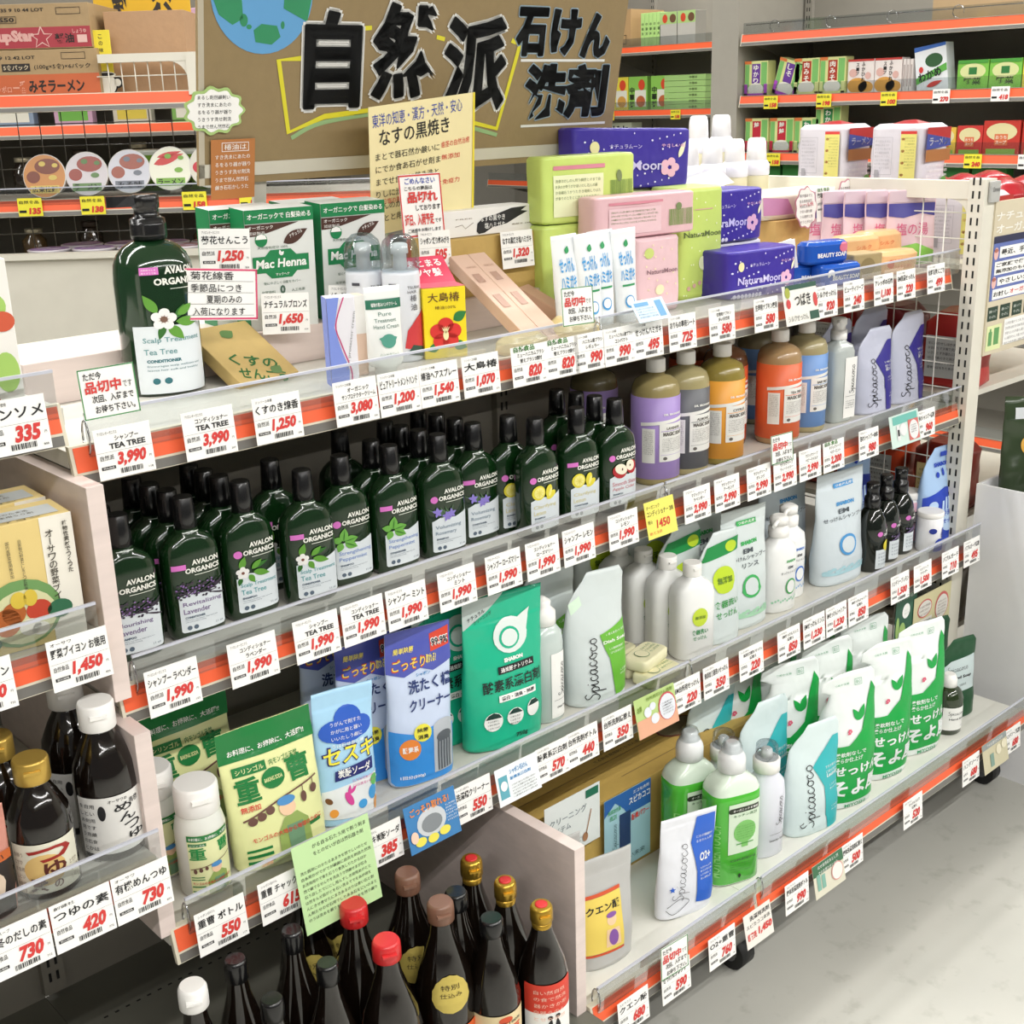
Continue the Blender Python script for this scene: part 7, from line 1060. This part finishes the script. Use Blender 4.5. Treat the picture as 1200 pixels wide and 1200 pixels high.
def lbox(nm, lab, cat, s_, off, z, w, d, h, c, prints=(), grp=None, kind=''):
    t = thing(nm, lab, cat, lp(s_, off + d/2, z), LR, grp); Box(t, w, d, h, mat(c, .6, kind=kind))
    for k, (n_, c_, it) in enumerate(prints): paint(t, n_, Surf(lambda a, b, e, k=k: (a, -d/2 - .0004 - .0004*k, b)), mat(c_, .5), it)
    return t
BRN = '#2a2420'
lbox('noodle_carton', 'kraft noodle carton with red band and star, top one of the two at upper left', 'box', -1.24, .02, .7605, .47, .26, .104, '#a98f68', [('red_band', '#a83a44', [Rc(-.234, .002, .234, .050)]), ('white_lettering', '#d9a8a0', [T('CupStar', -.02, .010, .095, .044, .06)]), ('star_print', '#e0b8b0', [Str([(.112 + (.028 if k % 2 == 0 else .012)*sin(2*pi*k/10), .025 + (.026 if k % 2 == 0 else .011)*cos(2*pi*k/10)) for k in range(11)], .0028), Rc(.200, .012, .224, .030), T('しょうゆ', .19, .034, .224, .044, .02)]), ('lettering', BRN, [T('醤油', .145, .012, .192, .034, .05), T('35 9 10 44 LOT', .02, .086, .125, .094, .02), Frame(-.05, .060, .055, .076, .0012), T('SS50', .0, .063, .05, .073, .03), Frame(.155, .078, .215, .094, .0012)])], kind='kraft')
lbox('noodle_carton', 'kraft noodle carton with orange band reading miso ramen, below the red-banded one', 'box', -1.24, .015, .6405, .49, .27, .118, '#a98f68', [('orange_band', '#c4643c', [Rc(-.244, .002, .244, .060)]), ('lettering', BRN, [T('みそラーメン', .065, .016, .205, .046, .07), T('(100g×5食)×6パック', .085, .070, .225, .084, .02), T('36 9 12 42 LOT', -.02, .096, .09, .104, .02), Frame(.155, .094, .215, .110, .0012)]), ('black_label', BRN, [Rc(.005, .068, .075, .086)]), ('label_lettering', '#d8c8a8', [T('5食パック', .009, .071, .071, .083, .03)]), ('pale_lettering', '#dda088', [T('サッポロ', -.03, .018, .022, .034, .03), T('一番', .026, .012, .060, .046, .03)])], kind='kraft')
lbox('kraft_carton', 'plain brown carton standing on the aisle shelf behind the cream wire end', 'box', -.885, .07, .6405, .200, .24, .204, '#b5906c', kind='kraft'); 
lbox('yellow_card', 'yellow card with a coffee cup drawing beside the noodle cartons', 'card', -1.000, .035, .6405, .070, .004, .160, '#e6d43a', [('lettering', BRN, [T(c, -.022, .140-.016*k, -.012, .150-.016*k, .03) for k, c in enumerate('あいう')] + [T(c, .006, .140-.016*k, .016, .150-.016*k, .03) for k, c in enumerate('この味')]), ('cup_outline', '#14120f', [El(.014, .034, .030, .030), El(.042, .036, .014, .014)]), ('cup_print', '#eeeade', [El(.014, .032, .025, .026), El(.014, .055, .026, .007), El(.042, .036, .009, .009)]), ('coffee_print', '#14120f', [El(.014, .056, .022, .004)])])
lbox('hanging_banner', 'yellow hanging banner with black tea lettering at the top left', 'sign', -.955, .335, .812, .26, .004, .16, '#e0b42a', [('lettering', BRN, [T('紅', -.080, .040, -.018, .130, .1), T('茶', .025, .040, .085, .130, .1)]), ('pale_strip', '#e6cf6a', [Rc(-.13, .0, .13, .012)])])
for x in (-.85, -1.06): LB('banner_post', x-.004, x+.004, .341, .349, .64, .98, CREAM)
CUPC = (('#c98a4a', '#7a3a24', '#d8c06a', '広東拉麺'), ('#d3cdd2', '#9a4a40', '#6a8a5a', 'ラーメン'), ('#cfd0da', '#a05a4a', '#7a7f8a', 'みそ味'), ('#e9ead8', '#c83a3a', '#7fae4a', 'ラーメン'), ('#d9d6c8', '#c02a3a', '#5a8a4a', '豚骨'))
for i, (s_, z) in enumerate(((-1.188, .453), (-1.078, .456), (-.967, .459), (-.860, .463), (-.755, .466))):
    c0, c1, c2, tx = CUPC[i]; t = thing('noodle_bowl', 'round instant noodle bowl standing on edge facing out, %s in the row at left' % ordn[i], 'bowl', lp(s_, .075, z), LR, 'noodle bowls in the row', rx=78); t.scale = (1.1, 1.1, 1); MB().lathe([(-.060, .036), (-.01, .049), (-.002, .051), (.0, .051), (.001, .050)], n=32).build('bowl_body', mat('#dedbd6', .35), t)
    tp = lambda k: Surf(lambda a, b, e: (a, b, .0014 + .0005*k)); paint(t, 'lid_print', tp(0), mat(c0, .3), [El(0, 0, .049, .049, 0, 32)]); paint(t, 'dark_print', tp(1), mat(c1, .3), [El(.008, .022, .030, .018), El(-.026, -.002, .016, .014)] if i != 3 else [Leaf(-.038, .010, .075, .010, 18), Leaf(-.03, .026, .06, .006, 12)]); paint(t, 'garnish_print', tp(2), mat(c2, .4), [El(.02, -.004, .010, .006), El(-.004, .028, .008, .006), El(.026, .024, .007, .005), Rc(-.034, -.040, .034, -.022)]); paint(t, 'lettering', tp(3), BLACK, [T(tx, -.030, -.038, .030, -.024, .04)])
for i in range(6):
    t = thing('green_noodle_cup', 'green and white noodle tub stacked behind the bowls, %s' % ('lower left', 'lower middle', 'lower right', 'upper left', 'upper middle', 'upper right')[i], 'tub', lp(-.945 + .125*(i % 3), .20, .3955 + .058*(i // 3)), LR, 'green noodle tubs'); Loft([(0, -.045, .045, .045), (.045, -.055, .055, .055), (.050, -.058, .058, .058), (.055, -.057, .057, .057)], 2).build('tub_body', mat('#d9ddd4', .35), t); s = Loft([(0, -.046, .046, .046), (.045, -.0555, .0555, .0555)], 2, L=.015); paint(t, 'green_band', s, mat('#6f9a2c'), [Rc(-.045, .008, .046, .042)], .001); paint(t, 'lettering', s, BLACK, [T('ラーメン', -.012, .016, .034, .032, .05)], .0016)
for i in range(9): 
    t = thing('purple_noodle_cup', 'noodle cup with purple patterned lid lying in the cream bin, %s' % (('front row ' if i < 5 else 'rear row ') + ordn[i % 5]), 'cup', lp(-1.20 + .118*(i % 5) + (.05 if i > 4 else 0), .07 if i < 5 else .185, .1905), LR, 'noodle cups in the bin'); MB().lathe([(0, .042), (.070, .052), (.074, .056), (.077, .056), (.078, .053)], n=28).build('cup_body', mat('#dcd6dc', .35), t); cc = '#a98abf' if i % 5 < 3 else '#b5838c'; paint(t, 'lid_print', Surf(lambda a, b, e: (a, b, .0785)), mat(cc, .4), [El(0, 0, .051, .051, 0, 28)]); paint(t, 'lid_pattern', Surf(lambda a, b, e: (a, b, .0790)), mat('#d6cce0', .4), [El(-.018, .01, .018, .014), El(.02, -.012, .016, .012)])
for i, (s_, p, z) in enumerate(((-1.205, '135', .404), (-1.045, '138', .404), (-.785, '158', .408), (-.64, '168', .408))): P_ = lp(s_, -.012, z); bgtag(i, P_[0], P_[1], P_[2], 1, LR, p, 'yellow price tag reading %s, %s on the rail under the noodle bowls' % (p, ordn[i]), 'yellow tags under the noodle bowls')
# farther aisle seen through the wire back
fg = thing('far_aisle_shelf', 'dim far aisle shelving with dark jars seen through the wire back', 'shelf unit', lp(-2.4, 1.1), LR)
for z in (.10, .34, .565, .80): b = MB().box(0, .01, z-.02, 1.95, .35, z).build('shelf_board', BGB, fg); rail(b, 0, 1.95, z+.006, 0)
MB().box(0, .36, FLOOR, 1.95, .39, 1.0).build('back_panel', mat('#6f6a5e', .6, kind='paint'), fg); MB().box(0, .0, FLOOR, 1.95, .35, .0).build('base_frame', BGB, fg)
for lv, z in enumerate((.10, .34, .565, .80)):
    for k in range(9):
        c = ('#241c16', '#2c2218', '#3a2a1c', '#4a3a24')[(k+lv) % 4] if lv in (0, 1) else ('#c9a0b8', '#d8d4cc', '#b04a4a', '#c8c0b0', '#8a9ab0', '#b89a6a', '#7fae5a')[(k*3+lv) % 7]
        h = .13 + .02*((k*7) % 3); t = thing('jar' if lv < 2 else 'packet', '%s on the %s shelf of the dim far aisle, %s from left' % ('dark sauce jar' if lv < 2 else 'coloured packet', ('lowest', 'second', 'third', 'top')[lv], ordn[k]), 'jar' if lv < 2 else 'packet', lp(-2.25 + .20*k, 1.1+.10, z), LR, ('dark jars' if lv < 2 else 'packets') + ' on far shelf %s' % ('one', 'two', 'three', 'four')[lv])
        if lv < 2: MB().lathe([(0, .040), (h*.7, .042), (h*.82, .026), (h*.9, .026)], n=14).build('jar_body', mat(c, .15, coat=.5), t); MB().lathe([(h*.88, .030), (h, .030)], n=14).build('lid', mat('#b0a890' if k % 2 else '#3a3028', .3, .5), t)
        else: Box(t, .13, .05, h, mat(c, .5), bevel=.003); paint(t, 'print_panel', Surf(lambda a, b, e: (a, -.0254, b)), mat(('#e6e2d4', '#6fae4a', '#d8c04a')[k % 3], .5), [Rc(-.05, .02, .05, h*.55)])
# goods on the far side of our gondola, seen under the banner
for i in range(7):
    t = thing('far_side_pack', 'small colourful snack pack behind the riser under the banner, %s' % ordn[i], 'pack', (.62 + .17*i if i < 6 else 1.02, .60, .2625), 5*i, 'packs on the far side of the top shelf'); s = Loft([(0, -.06, .06, .03), (.10, -.065, .065, .03), (.15, -.06, .06, .002)], 3, .003, i, L=.02); s.build('wrap', mat(('#e0cfc4', '#2f8a3a', '#c8643c', '#d8d0cc', '#b03a34', '#dcb060', '#e8dcd8')[i], .3, kind='foil'), t); paint(t, 'print', s, mat(('#d8643c', '#d8c86a', '#efe8dc', '#c84a3a', '#efe0c0', '#4a7a3a', '#c84a3a')[i]), [El(0, .09, .04, .025)], .001)
